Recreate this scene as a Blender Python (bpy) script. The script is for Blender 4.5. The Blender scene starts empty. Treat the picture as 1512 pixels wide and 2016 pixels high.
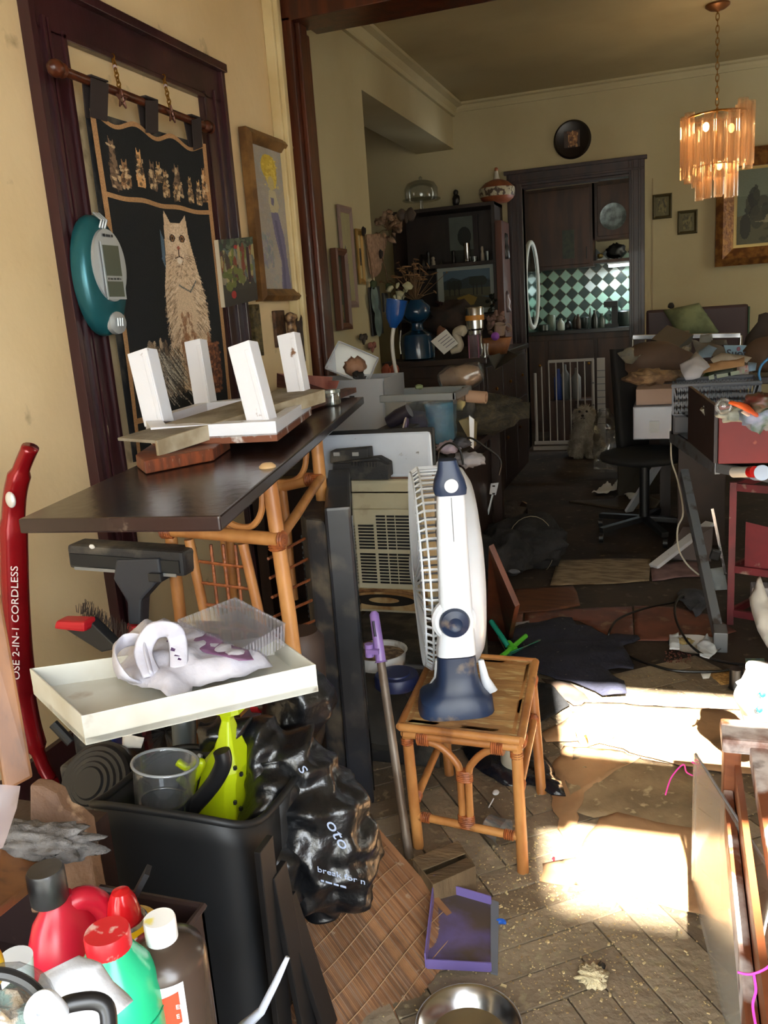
import bpy, bmesh, math, random
import numpy as np
from mathutils import Vector, Matrix, noise
random.seed(7)
S = bpy.context.scene
V = Vector
PI = math.pi
# ---------------------------------------------------------------- camera
F_PX, CX, CY, CAM_H = 1670.0, 756.0, 1008.0, 1.35
_d = V((574, -433, F_PX)).normalized()                    # depth direction of the room in camera axes
_v = V((514, (F_PX**2 + 574*514)/433, F_PX)).normalized() # straight down
_x = _v.cross(_d).normalized()
cam_data = bpy.data.cameras.new('camera')
cam_data.sensor_fit = 'VERTICAL'; cam_data.sensor_height = 36; cam_data.lens = F_PX/2016*36
cam_data.clip_start = 0.05
cam = bpy.data.objects.new('camera', cam_data)
S.collection.objects.link(cam)
cam.matrix_world = Matrix(((_x[0], -_x[1], -_x[2], 0), (_d[0], -_d[1], -_d[2], 0), (-_v[0], _v[1], _v[2], CAM_H), (0, 0, 0, 1)))
S.camera = cam
# ---------------------------------------------------------------- daylight
S.view_settings.view_transform = 'Standard'; S.view_settings.look = 'None'
S.view_settings.gamma = 1; S.view_settings.use_curve_mapping = False
S.view_settings.exposure = 0.3
w = bpy.data.worlds.new('daylight'); S.world = w; w.use_nodes = True
bg = w.node_tree.nodes['Background']; bg.inputs[0].default_value = (0.86, 0.93, 1.0, 1); bg.inputs[1].default_value = 14.0
sl = bpy.data.lights.new('sun', 'SUN'); sl.energy = 90; sl.angle = 0.009; sl.color = (1.0, 0.93, 0.80)
sun = bpy.data.objects.new('sun', sl); S.collection.objects.link(sun)
SUN_DIR = V((-0.15, 0.80, -0.62)).normalized()
sun.rotation_euler = SUN_DIR.to_track_quat('-Z', 'Y').to_euler()
def portal(name, loc, sx, sy, normal):
    a = bpy.data.lights.new(name, 'AREA'); a.shape = 'RECTANGLE'; a.size = sx; a.size_y = sy; a.cycles.is_portal = True
    o = bpy.data.objects.new(name, a); S.collection.objects.link(o); o.location = loc
    o.rotation_euler = V(normal).to_track_quat('-Z', 'Y').to_euler()
portal('daylight_portal', (0.3, -0.72, 1.38), 3.0, 2.78, (0, 1, 0))
portal('daylight_portal', (2.82, 6.2, 1.75), 1.0, 1.1, (-1, 0, 0))
portal('daylight_portal', (0.55, 8.95, 1.45), 0.8, 0.8, (-1, 0, 0))

# ---------------------------------------------------------------- pixel rays of the photograph -> points in the room
def ray(px, py):
    r = V((px-CX, py-CY, F_PX)); return V((r.dot(_x), r.dot(_d), -r.dot(_v)))
def PZ(px, py, z=0.0):
    r = ray(px, py); return r*((z-CAM_H)/r.z) + V((0, 0, CAM_H))
def PY(px, py, y):
    r = ray(px, py); return r*(y/r.y) + V((0, 0, CAM_H))
def PX(px, py, x):
    r = ray(px, py); return r*(x/r.x) + V((0, 0, CAM_H))

# ---------------------------------------------------------------- materials
_mats = {}
def lin(c):
    return tuple(((v/12.92) if v <= 0.04045 else ((v+0.055)/1.055)**2.4) for v in c)
def rgb(r, g, b): return lin((r/255, g/255, b/255))
def mat(name, c, rough=0.6, metal=0.0, c2=None, scale=8.0, lo=0.4, hi=0.6, bump=0.0, bscale=60.0, stretch=(1,1,1), trans=0.0, emit=None, spec=0.5, dirt=None, dscale=4.0, dlo=.5, dhi=.62, coat=0.0):
    if name in _mats: return _mats[name]
    m = bpy.data.materials.new(name); m.use_nodes = True; _mats[name] = m
    n, l = m.node_tree.nodes, m.node_tree.links
    b = n['Principled BSDF']; b.inputs['Roughness'].default_value = rough; b.inputs['Metallic'].default_value = metal
    b.inputs['Base Color'].default_value = (*c, 1); b.inputs['Specular IOR Level'].default_value = spec
    b.inputs['Transmission Weight'].default_value = trans; b.inputs['Coat Weight'].default_value = coat
    if emit: b.inputs['Emission Color'].default_value = (*emit[0], 1); b.inputs['Emission Strength'].default_value = emit[1]
    tc = n.new('ShaderNodeTexCoord'); mp = n.new('ShaderNodeMapping'); mp.inputs['Scale'].default_value = stretch
    l.new(tc.outputs['Object'], mp.inputs[0])
    cur = None
    def nz(sc, det=6):
        t = n.new('ShaderNodeTexNoise'); t.inputs['Scale'].default_value = sc; t.inputs['Detail'].default_value = det
        l.new(mp.outputs[0], t.inputs['Vector']); return t
    def layer(prev, col, sc, a, bb):
        t = nz(sc); r = n.new('ShaderNodeMapRange'); r.inputs[1].default_value = a; r.inputs[2].default_value = bb
        l.new(t.outputs[0], r.inputs[0]); mx = n.new('ShaderNodeMix'); mx.data_type = 'RGBA'
        l.new(r.outputs[0], mx.inputs[0])
        if isinstance(prev, tuple): mx.inputs[6].default_value = (*prev, 1)
        else: l.new(prev, mx.inputs[6])
        mx.inputs[7].default_value = (*col, 1); return mx.outputs[2]
    cur = c
    if c2: cur = layer(cur, c2, scale, lo, hi)
    if dirt: cur = layer(cur, dirt, dscale, dlo, dhi)
    if not isinstance(cur, tuple): l.new(cur, b.inputs['Base Color'])
    if bump:
        t = nz(bscale, 4); bp = n.new('ShaderNodeBump'); bp.inputs['Strength'].default_value = bump; bp.inputs['Distance'].default_value = 0.01
        l.new(t.outputs[0], bp.inputs['Height']); l.new(bp.outputs[0], b.inputs['Normal'])
    return m
def clear(name, tint, opac=0.15, gloss=0.15, rough=0.08, haze=None):
    """thin clear plastic or glass: see-through with a milky share and a sheen"""
    if name in _mats: return _mats[name]
    m = bpy.data.materials.new(name); m.use_nodes = True; _mats[name] = m
    n, l = m.node_tree.nodes, m.node_tree.links; n.remove(n['Principled BSDF'])
    out = n['Material Output']; t = n.new('ShaderNodeBsdfTransparent'); t.inputs[0].default_value = (*tint, 1)
    d = n.new('ShaderNodeBsdfPrincipled'); d.inputs['Base Color'].default_value = (*(haze or tint), 1); d.inputs['Roughness'].default_value = 0.5
    g = n.new('ShaderNodeBsdfGlossy'); g.inputs['Roughness'].default_value = rough
    a = n.new('ShaderNodeMixShader'); a.inputs[0].default_value = opac; l.new(t.outputs[0], a.inputs[1]); l.new(d.outputs[0], a.inputs[2])
    fr = n.new('ShaderNodeFresnel'); ad = n.new('ShaderNodeMath'); ad.operation = 'MULTIPLY_ADD'; ad.inputs[1].default_value = 0.45; ad.inputs[2].default_value = gloss
    l.new(fr.outputs[0], ad.inputs[0])
    b = n.new('ShaderNodeMixShader'); l.new(ad.outputs[0], b.inputs[0]); l.new(a.outputs[0], b.inputs[1]); l.new(g.outputs[0], b.inputs[2])
    l.new(b.outputs[0], out.inputs[0]); return m
def print_mat(name, rough=0.7, bump=0.0, coat=0.0):
    if name in _mats: return _mats[name]
    m = mat(name, (1, 1, 1), rough, bump=bump, bscale=300, coat=coat)
    a = m.node_tree.nodes.new('ShaderNodeAttribute'); a.attribute_name = 'Col'
    m.node_tree.links.new(a.outputs[0], m.node_tree.nodes['Principled BSDF'].inputs['Base Color']); return m

# ---------------------------------------------------------------- mesh builder
def rotm(rx=0, ry=0, rz=0): return Matrix.Rotation(rz, 3, 'Z') @ Matrix.Rotation(ry, 3, 'Y') @ Matrix.Rotation(rx, 3, 'X')
def frame(a):
    a = V(a).normalized(); u = a.cross(V((0, 0, 1)))
    if u.length < 1e-3: u = V((1, 0, 0))
    u.normalize(); return u, a.cross(u).normalized(), a
def smooth_path(pts, k=6):
    pts = [V(p) for p in pts]; out = []
    for i in range(len(pts)-1):
        p0, p1, p2, p3 = pts[max(i-1, 0)], pts[i], pts[i+1], pts[min(i+2, len(pts)-1)]
        for j in range(k):
            t = j/k; out.append(0.5*((2*p1)+(p2-p0)*t+(2*p0-5*p1+4*p2-p3)*t*t+(3*p1-p0-3*p2+p3)*t**3))
    out.append(pts[-1]); return out
class M:
    def __init__(s): s.v = []; s.f = []; s.col = None
    def add(s, vs, fs):
        k = len(s.v); s.v += [V(p) for p in vs]; s.f += [[i+k for i in f] for f in fs]; return s
    def box(s, c, d, R=None):
        c = V(c); R = R or Matrix.Identity(3)
        vs = [c + R @ V((x*d[0]/2, y*d[1]/2, z*d[2]/2)) for x in (-1, 1) for y in (-1, 1) for z in (-1, 1)]
        return s.add(vs, [(0, 1, 3, 2), (4, 6, 7, 5), (0, 4, 5, 1), (2, 3, 7, 6), (0, 2, 6, 4), (1, 5, 7, 3)])
    def bb(s, a, b): return s.box([(a[i]+b[i])/2 for i in range(3)], [abs(b[i]-a[i]) for i in range(3)])
    def hexa(s, p): return s.add(p, [(0, 3, 2, 1), (4, 5, 6, 7), (0, 1, 5, 4), (1, 2, 6, 5), (2, 3, 7, 6), (3, 0, 4, 7)])
    def slab(s, quad, t):
        """quad of four points given thickness along its normal"""
        q = [V(p) for p in quad]; n = (q[1]-q[0]).cross(q[3]-q[0]).normalized()*t
        return s.hexa(q + [p+n for p in q])
    def prism(s, poly, vec):
        n = len(poly); a = [V(p) for p in poly]; b = [p+V(vec) for p in a]
        return s.add(a+b, [list(range(n))[::-1], [i+n for i in range(n)]] + [(i, (i+1) % n, n+(i+1) % n, n+i) for i in range(n)])
    def rod(s, a, b, r, r2=None, n=10): return s.tube([a, b], [r, r if r2 is None else r2], n)
    def bar(s, a, b, w, t, up=(0, 0, 1)):
        a, b = V(a), V(b); d = (b-a).normalized(); u = d.cross(V(up)).normalized()*w/2; k = d.cross(u).normalized()*t/2
        return s.hexa([a-u-k, a+u-k, a+u+k, a-u+k, b-u-k, b+u-k, b+u+k, b-u+k])
    def tube(s, pts, r, n=8, flat=1.0, closed=False):
        pts = [V(p) for p in pts]; m = len(pts); rr = r if isinstance(r, (list, tuple)) else [r]*m
        if len(rr) != m: rr = [rr[0]+(rr[-1]-rr[0])*i/(m-1) for i in range(m)]
        vs = []; u = None
        for i, p in enumerate(pts):
            t = (pts[min(i+1, m-1)]-pts[max(i-1, 0)])
            if closed: t = pts[(i+1) % m]-pts[i-1]
            t.normalize()
            if u is None: u = frame(t)[0]
            else:
                u = (u - t*u.dot(t))
                u = u.normalized() if u.length > 1e-5 else frame(t)[0]
            w_ = t.cross(u)
            for j in range(n):
                a = 2*PI*j/n; vs.append(p + u*math.cos(a)*rr[i] + w_*math.sin(a)*rr[i]*flat)
        fs = []
        for i in range(m if closed else m-1):
            for j in range(n):
                k = ((i+1) % m)*n; fs.append((i*n+j, i*n+(j+1) % n, k+(j+1) % n, k+j))
        if not closed: fs += [list(range(n))[::-1], [(m-1)*n+j for j in range(n)]]
        return s.add(vs, fs)
    def lathe(s, prof, c=(0, 0, 0), axis=(0, 0, 1), n=24, sx=1.0, sy=1.0, u=None):
        U, W, A = frame(axis)
        if u is not None: U = V(u).normalized(); W = A.cross(U)
        c = V(c); vs = []
        for (r, z) in prof:
            for j in range(n):
                a = 2*PI*j/n; vs.append(c + U*math.cos(a)*r*sx + W*math.sin(a)*r*sy + A*z)
        fs = [(i*n+j, i*n+(j+1) % n, (i+1)*n+(j+1) % n, (i+1)*n+j) for i in range(len(prof)-1) for j in range(n)]
        if prof[0][0] > 1e-6: fs.append(list(range(n))[::-1])
        if prof[-1][0] > 1e-6: fs.append([(len(prof)-1)*n+j for j in range(n)])
        return s.add(vs, fs)
    def shell(s, prof, t, **k):
        """open vessel: outer profile plus the same profile set in by t"""
        return s.lathe(prof + [(max(r-t, 0.0), z) for r, z in prof[::-1][:-1]] + [(0.0, prof[0][1]+t)], **k)
    def grid(s, fn, nu, nv):
        vs = [fn(i/nu, j/nv) for j in range(nv+1) for i in range(nu+1)]
        return s.add(vs, [(j*(nu+1)+i, j*(nu+1)+i+1, (j+1)*(nu+1)+i+1, (j+1)*(nu+1)+i) for j in range(nv) for i in range(nu)])
    def blob(s, c, r, amp=0.1, fr=3.0, sub=3, seed=0, R=None, flat=None):
        bm = bmesh.new(); bmesh.ops.create_icosphere(bm, subdivisions=sub, radius=1); R = R or Matrix.Identity(3)
        r = V(r) if not isinstance(r, (int, float)) else V((r, r, r)); vs = []
        for v in bm.verts:
            k = 1+amp*noise.noise(v.co*fr+V((seed*3.1, seed*1.7, seed)))*2
            q = V((v.co.x*r.x, v.co.y*r.y, v.co.z*r.z))*k
            if flat is not None: q.z = max(q.z, flat)
            vs.append(V(c)+R @ q)
        fs = [[v.index for v in f.verts] for f in bm.faces]; bm.free(); return s.add(vs, fs)
    def mesh(s, name, smooth=False, bevel=0.0, solid=0.0, recalc=True):
        me = bpy.data.meshes.new(name); me.from_pydata([tuple(p) for p in s.v], [], s.f); me.update()
        bm = bmesh.new(); bm.from_mesh(me)
        if recalc: bmesh.ops.recalc_face_normals(bm, faces=bm.faces)
        if solid: bmesh.ops.solidify(bm, geom=bm.faces[:], thickness=solid)
        if bevel: bmesh.ops.bevel(bm, geom=bm.edges[:]+bm.verts[:], offset=bevel, segments=2, affect='EDGES', profile=0.6, clamp_overlap=True)
        bm.to_mesh(me); bm.free()
        if smooth:
            for p in me.polygons: p.use_smooth = True
            if smooth != 'all':
                bm = bmesh.new(); bm.from_mesh(me)
                for e in bm.edges:
                    if len(e.link_faces) == 2 and e.calc_face_angle(0) > 0.7: e.smooth = False
                bm.to_mesh(me); bm.free()
        return me
    def part(s, name, m, parent=None, world=True, label=None, kind=None, smooth=False, bevel=0.0, solid=0.0, recalc=True):
        me = s.mesh(name, smooth, bevel, solid, recalc); me.materials.append(m)
        o = bpy.data.objects.new(name, me); S.collection.objects.link(o)
        if parent:
            o.parent = parent
            if world: o.matrix_parent_inverse = gm(parent).inverted()
        if label: o['label'] = label
        if kind: o['kind'] = kind
        return o
    def solo(s, name, m, label, cat, group=None, kind=None, **k):
        lo = V([min(p[i] for p in s.v) for i in range(3)]); hi = V([max(p[i] for p in s.v) for i in range(3)])
        c = V(((lo.x+hi.x)/2, (lo.y+hi.y)/2, lo.z)); s.v = [p-c for p in s.v]
        o = s.part(name, m, **k); o.location = c; o['label'] = label; o['category'] = cat
        if group: o['group'] = group
        if kind: o['kind'] = kind
        return o
    def struct(s, name, m, parent=None, **k):
        o = s.part(name, m, parent, **k)
        if not parent: o['kind'] = 'structure'
        return o
def gm(o):
    m = o.matrix_basis.copy()
    if o.parent: m = gm(o.parent) @ o.matrix_parent_inverse @ m
    return m
def thing(name, label, cat, loc=(0, 0, 0), rot=(0, 0, 0), group=None):
    o = bpy.data.objects.new(name, None); S.collection.objects.link(o); o.empty_display_size = 0.05
    o.location = loc; o.rotation_euler = rot; o['label'] = label; o['category'] = cat
    if group: o['group'] = group
    return o
def dup(root, loc, rot=None, label=None):
    r = root.copy(); S.collection.objects.link(r); r.location = loc
    if rot: r.rotation_euler = rot
    if label: r['label'] = label
    for ch in [o for o in S.collection.objects if o.parent == root]:
        c = ch.copy(); S.collection.objects.link(c); c.parent = r
        for g in [o for o in S.collection.objects if o.parent == ch]:
            h = g.copy(); S.collection.objects.link(h); h.parent = c
    return r
def text_mesh(body, size, o, right, up, m, parent, name='lettering', off=0.0008, bold=0.0):
    """flat lettering laid at point o, reading along right"""
    cu = bpy.data.curves.new('t', 'FONT'); cu.body = body; cu.size = size; cu.extrude = 0.0003; cu.offset = bold
    cu.resolution_u = 3; ob = bpy.data.objects.new('t', cu); S.collection.objects.link(ob)
    me = bpy.data.meshes.new_from_object(ob.evaluated_get(bpy.context.evaluated_depsgraph_get()))
    bpy.data.objects.remove(ob); r = V(right).normalized(); u = V(up).normalized(); n = r.cross(u)
    k = M(); k.v = [V(o)+r*v.co.x+u*v.co.y+n*(v.co.z+off) for v in me.vertices]; k.f = [list(p.vertices) for p in me.polygons]
    return k.part(name, m, parent, recalc=False)

def strokes(o, right, up, L, h, m, parent, seed=1):
    """a line of print too small to read: short dark dashes"""
    r = V(right).normalized(); u = V(up).normalized(); n = r.cross(u); rs = random.Random(seed); x = 0; k = M()
    while x < L:
        w_ = min(h*rs.uniform(.8, 2.6), L-x+1e-4); a = V(o)+r*x; k.slab([a, a+r*w_, a+r*w_+u*h*rs.uniform(.6, 1), a+u*h*.8], .0003); x += w_+h*.5
    return k.part('printed_line', m, parent, kind='stuff')
# ---------------------------------------------------------------- flat prints (woven, painted or printed pictures)
class Canvas:
    def __init__(s, w, h, c, var=0.0, seed=1):
        s.w, s.h = w, h; s.a = np.ones((h, w, 3))*np.array(c); s.rs = np.random.RandomState(seed)
        yy, xx = np.mgrid[0:h, 0:w]; s.x = (xx+.5)/w; s.y = (yy+.5)/h     # y runs down
        if var: s.a *= 1+var*s.noise(6)[..., None]
    def noise(s, k):
        g = s.rs.rand(k+2, k+2)*2-1; fx = s.x*k; fy = s.y*k; i = fx.astype(int); j = fy.astype(int); u = fx-i; v = fy-j
        return (g[j, i]*(1-u)*(1-v)+g[j, i+1]*u*(1-v)+g[j+1, i]*(1-u)*v+g[j+1, i+1]*u*v)
    def put(s, mask, c, op=1.0): s.a[mask] = s.a[mask]*(1-op)+np.array(c)*op; return s
    def poly(s, pts, c, op=1.0):
        ins = np.zeros(s.x.shape, bool); n = len(pts)
        for i in range(n):
            x1, y1 = pts[i]; x2, y2 = pts[(i+1) % n]
            if y1 == y2: continue
            ins ^= ((y1 > s.y) != (y2 > s.y)) & (s.x < (x2-x1)*(s.y-y1)/(y2-y1)+x1)
        return s.put(ins, c, op)
    def ell(s, cx, cy, rx, ry, c, op=1.0): return s.put(((s.x-cx)/rx)**2+((s.y-cy)/ry)**2 < 1, c, op)
    def rect(s, x0, y0, x1, y1, c, op=1.0): return s.put((s.x > x0) & (s.x < x1) & (s.y > y0) & (s.y < y1), c, op)
    def line(s, x0, y0, x1, y1, w, c, op=1.0):
        dx, dy = x1-x0, (y1-y0)*s.h/s.w; L = dx*dx+dy*dy+1e-9; px = s.x-x0; py = (s.y-y0)*s.h/s.w
        t = np.clip((px*dx+py*dy)/L, 0, 1); return s.put((px-t*dx)**2+(py-t*dy)**2 < w*w, c, op)
    def specks(s, n, x0, y0, x1, y1, r, cols, op=.8, asp=1.0):
        for _ in range(n):
            s.ell(s.rs.uniform(x0, x1), s.rs.uniform(y0, y1), r*s.rs.uniform(.5, 1.5), r*asp*s.rs.uniform(.5, 1.5)*s.w/s.h, cols[s.rs.randint(len(cols))], op)
        return s
    def grain(s, amt): s.a *= 1+amt*(s.rs.rand(s.h, s.w, 1)-.5); return s
def picture(cv, tl, tr, bl, br, name, m, parent=None, wave=None, **k):
    """mesh sheet whose faces carry the canvas colours"""
    w, h = cv.w, cv.h; tl, tr, bl, br = V(tl), V(tr), V(bl), V(br); vs = []
    for j in range(h+1):
        for i in range(w+1):
            u, v = i/w, j/h; p = tl*(1-u)*(1-v)+tr*u*(1-v)+bl*(1-u)*v+br*u*v
            if wave: p = p+wave(u, v)
            vs.append(p)
    fs = [(j*(w+1)+i, (j+1)*(w+1)+i, (j+1)*(w+1)+i+1, j*(w+1)+i+1) for j in range(h) for i in range(w)]
    b = M(); b.v = vs; b.f = fs
    o = b.part(name, m, parent, recalc=False, **k)
    at = o.data.color_attributes.new('Col', 'FLOAT_COLOR', 'CORNER')
    c = np.ones((h*w, 4, 4), dtype=np.float32); c[:, :, :3] = np.clip(cv.a, 0, 1).reshape(-1, 1, 3)
    at.data.foreach_set('color', c.ravel()); return o
# ================================================================ common materials
wall_cream = mat('wall_cream', rgb(226,200,156), .75, c2=rgb(212,184,138), scale=1.5, lo=.35, hi=.7, bump=.15, bscale=25, dirt=rgb(120,98,66), dscale=7, dlo=.66, dhi=.8)
wall_far = mat('wall_far', rgb(184,172,136), .75, c2=rgb(170,156,120), scale=1.2, lo=.35, hi=.7, bump=.15, bscale=25)
ceil_m = mat('ceiling_paint', rgb(176,160,120), .8, c2=rgb(162,146,108), scale=1.0, bump=.1, bscale=20)
cream_trim = mat('cream_trim', rgb(214,196,150), .5, c2=rgb(196,174,126), scale=3)
maroon = mat('maroon_gloss', rgb(58,28,32), .28, c2=rgb(46,24,28), scale=6, bump=.25, bscale=18, stretch=(1,1,.3), coat=.15)
brownwood = mat('brown_gloss_wood', rgb(84,40,22), .3, c2=rgb(58,26,16), scale=5, stretch=(4,4,.5), bump=.12, bscale=20)
darkwood = mat('dark_wood', rgb(44,24,18), .45, c2=rgb(30,16,12), scale=5, stretch=(3,3,.6), bump=.1, bscale=30)
redwood = mat('reddish_wood', rgb(92,48,30), .5, c2=rgb(70,34,22), scale=4, stretch=(5,5,.5))
black_pl = mat('black_plastic', rgb(28,29,32), .45, c2=rgb(40,41,42), scale=20, lo=.5, hi=.8)
black_dust = mat('dusty_black', rgb(36,36,38), .65, dirt=rgb(92,86,76), dscale=14, dlo=.48, dhi=.72, bump=.2, bscale=90)
white_pl = mat('white_plastic', rgb(226,230,238), .35)
white_paint = mat('white_paint', rgb(222,224,232), .4, dirt=rgb(120,84,60), dscale=22, dlo=.68, dhi=.74, bump=.1, bscale=40)
grey_pl = mat('grey_plastic', rgb(96,100,106), .45)
steel = mat('steel', rgb(190,190,192), .22, metal=1)
brass = mat('brass', rgb(150,110,50), .35, metal=1)
paper = mat('white_paper', rgb(222,220,214), .8)
rattan = mat('rattan', rgb(190,134,76), .42, c2=rgb(156,100,52), scale=9, stretch=(1,1,.5), bump=.15, bscale=30, dirt=rgb(96,58,32), dscale=12, dlo=.62, dhi=.75)
wrapm = mat('cane_wrapping', rgb(158,88,44), .45, c2=rgb(122,64,32), scale=60, bump=.3, bscale=120)
clearp = clear('clear_plastic', (.96,.97,.98), .05, .035, .12, haze=(.7,.72,.74))
milky = clear('milky_plastic', (.8,.82,.84), .62, .05, .3, haze=rgb(176,178,182))
glassm = clear('clear_glass', (.92,.95,.93), .04, .08, .03)
printm = print_mat('painted_print', .6); glossp = print_mat('glossy_print', .3)
# ================================================================ the setting
XL, XF, YB, ZC = -1.8, -1.9, 8.0, 3.11      # near left wall, far left wall, back wall, ceiling
def floor_mat():
    m = mat('old_parquet_dirt', rgb(112,98,80), .7, c2=rgb(80,68,54), scale=2.2, lo=.35, hi=.65, bump=.5, bscale=40, dirt=rgb(150,138,112), dscale=26, dlo=.56, dhi=.68); return m
fm = floor_mat()
under = mat('subfloor_dirt', rgb(74,62,50), .8, c2=rgb(104,90,72), scale=5, bump=.4, bscale=50, dirt=rgb(120,106,84), dscale=40, dlo=.6, dhi=.7)
floor = M().bb((-3.3,-.75,-.1), (2.75,8.0,-.006)).struct('floor', under)
# herringbone blocks of the parquet, laid over the stretch of floor that is near enough to show them
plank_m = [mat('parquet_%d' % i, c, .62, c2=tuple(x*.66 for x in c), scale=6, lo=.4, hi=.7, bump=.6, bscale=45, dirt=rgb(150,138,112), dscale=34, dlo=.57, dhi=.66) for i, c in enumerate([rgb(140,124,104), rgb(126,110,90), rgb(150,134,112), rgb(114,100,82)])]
PW, PL = .082, .41
pm = []
for k in range(4):
    me = M().box((0,0,-.002), (PL-.004,PW-.004,.010)).mesh('plank', bevel=.0015); me.materials.append(plank_m[k]); pm.append(me)
cand = []
a45 = math.radians(38)
for i in range(-40, 41):
    for j in range(-12, 13):
        # double herringbone lattice: one block along u, one along v per cell
        for kind in (0, 1):
            u = i*PW + j*2*PL*.5 ; v = i*PW - j*2*PL*.5
            if kind == 0: cu, cv, rz = u+PL/2, v+PW/2, 0
            else: cu, cv, rz = u+PW/2+0, v+PW+PL/2, PI/2
            x = .25+cu*math.cos(a45)-cv*math.sin(a45); y = 2.2+cu*math.sin(a45)+cv*math.cos(a45)
            if -1.05 < x < .95 and .75 < y < 3.05: cand.append((math.hypot(x+.2, y-1.2), x, y, rz+a45))
cand.sort()
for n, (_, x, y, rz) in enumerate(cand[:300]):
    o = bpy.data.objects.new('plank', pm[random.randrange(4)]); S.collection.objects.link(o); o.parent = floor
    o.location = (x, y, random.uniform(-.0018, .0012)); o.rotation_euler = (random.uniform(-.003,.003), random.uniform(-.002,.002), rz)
# boards beyond them are worn and dark
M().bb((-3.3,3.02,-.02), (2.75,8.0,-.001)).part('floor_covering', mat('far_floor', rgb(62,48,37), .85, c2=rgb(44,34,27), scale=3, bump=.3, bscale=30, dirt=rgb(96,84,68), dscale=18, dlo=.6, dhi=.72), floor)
M().bb((XL-.12,-.75,0), (XL,4.1,ZC)).struct('wall_left', wall_cream)
M().bb((XF-.12,4.1,0), (XF,5.55,ZC)).struct('wall_left_far', wall_far)
M().bb((XF-.35,5.55,2.74), (XF,8.0,ZC)).struct('trim_beam', wall_far)
M().bb((-3.3,5.5,0), (XF-.12,5.55,ZC)).struct('wall_alcove_front', wall_far)
M().bb((-3.4,5.5,0), (-3.3,8.0,ZC)).struct('wall_alcove_left', wall_far)
DX0, DX1, DZ = -1.30, -.385, 2.36          # doorway to the kitchen
wb = M(); wb.bb((-3.4,YB,0), (DX0,YB+.12,ZC)); wb.bb((DX1,YB,0), (2.75,YB+.12,ZC)); wb.bb((DX0,YB,DZ), (DX1,YB+.12,ZC))
wb.struct('wall_back', wall_far)
# ceiling falls gently towards the doorway side, as in an old house
M().bb((-3.4,-.75,ZC), (2.85,8.12,ZC+.1)).struct('ceiling', ceil_m)
wr = M(); wr.bb((2.75,-.75,0), (2.85,5.7,ZC)); wr.bb((2.75,6.7,0), (2.85,8.1,ZC)); wr.bb((2.75,5.7,0), (2.85,6.7,1.2)); wr.bb((2.75,5.7,2.3), (2.85,6.7,ZC))
wr.struct('wall_right', wall_far)
# wall behind the camera: wide glazed doorway, the daylight comes in here
wf = M(); wf.bb((-1.9,-.75,0), (-1.2,-.65,ZC)); wf.bb((1.8,-.75,0), (2.75,-.65,ZC)); wf.bb((-1.2,-.75,2.80), (1.8,-.65,ZC)); wf.bb((-1.2,-.75,2.12), (.26,-.65,2.80)); wf.bb((1.25,-.75,2.12), (1.8,-.65,2.80)); wf.bb((.26,-.72,2.12), (1.25,-.68,2.38))
wf.struct('wall_front', wall_cream)
# ---- cornices
def moulding(m, a, b, s, out):
    """stepped strip from a to b, size s, pushed out along out"""
    a, b, o = V(a), V(b), V(out); up = V((0,0,1))
    prof = [(0,0),(s,0),(s,-s*.25),(s*.55,-s*.35),(s*.3,-s*.7),(s*.25,-s),(0,-s)]
    A = [a+o*p+up*q for p, q in prof]; m.prism(A, b-a); return m
moulding(M(), (XF,4.2,ZC), (XF,8,ZC), .10, (1,0,0)).struct('trim_cornice_left', wall_far)
moulding(M(), (XF,8,ZC), (2.75,8,ZC), .07, (0,-1,0)).struct('trim_cornice_back', wall_far)
moulding(M(), (XL,-.6,2.86), (XL,4.05,2.86), .06, (1,0,0)).struct('trim_cornice_near', cream_trim)
# pilaster strip beside the dark post
c = M(); c.bb((XL,3.93,0), (XL+.05,4.02,2.9)); c.bb((XL,3.95,0), (XL+.07,3.99,2.9)); c.struct('trim_pilaster', cream_trim, bevel=.006)
# ---- dark post and header between the two rooms
p = M(); p.bb((XL-.12,4.02,0), (XL+.10,4.20,2.72)); p.bb((XL-.12,4.20,0), (XL+.06,4.34,2.72)); p.bb((XL+.10,4.06,0), (XL+.125,4.15,2.70))
p.struct('trim_post', brownwood, bevel=.006)
h = M(); h.bb((XL-.1,4.02,2.70), (2.75,4.20,ZC)); h.bb((XL+.1,3.99,2.86), (2.75,4.02,ZC)); h.bb((XL+.1,4.20,2.72), (2.75,4.34,ZC))
h.struct('trim_header', brownwood, bevel=.004)
# ---- maroon casing of the blocked door on the left wall
Y0, Y1, CW, ZH = 2.26, 3.42, .17, 2.375
def casing(m, y0, y1, z0, z1):
    m.bb((XL,y0,z0), (XL+.022,y1,z1))
tL = M(); casing(tL, Y0, Y0+CW, 0, ZH-.13); tL.bb((XL,Y0-.004,0), (XL+.04,Y0+.022,ZH-.02)); tL.bb((XL,Y0+.06,0), (XL+.032,Y0+.075,ZH-.1)); tL.bb((XL,Y0+.085,0), (XL+.030,Y0+.095,ZH-.1)); tL.bb((XL,Y0+CW-.02,0), (XL+.030,Y0+CW-.004,ZH-.12))
tL.struct('trim_1', maroon, bevel=.003)
tR = M(); casing(tR, Y1-CW, Y1, 0, ZH-.13); tR.bb((XL,Y1-.022,0), (XL+.04,Y1+.004,ZH-.02)); tR.bb((XL,Y1-.085,0), (XL+.032,Y1-.07,ZH-.1)); tR.bb((XL,Y1-CW+.004,0), (XL+.03,Y1-CW+.02,ZH-.12))
tR.struct('trim_2', maroon, bevel=.003)
tH = M(); casing(tH, Y0+.002, Y1-.002, ZH-.14, ZH); tH.bb((XL,Y0-.012,ZH-.02), (XL+.05,Y1+.012,ZH+.012)); tH.bb((XL,Y0+CW-.02,ZH-.145), (XL+.03,Y1-CW+.02,ZH-.128))
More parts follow.
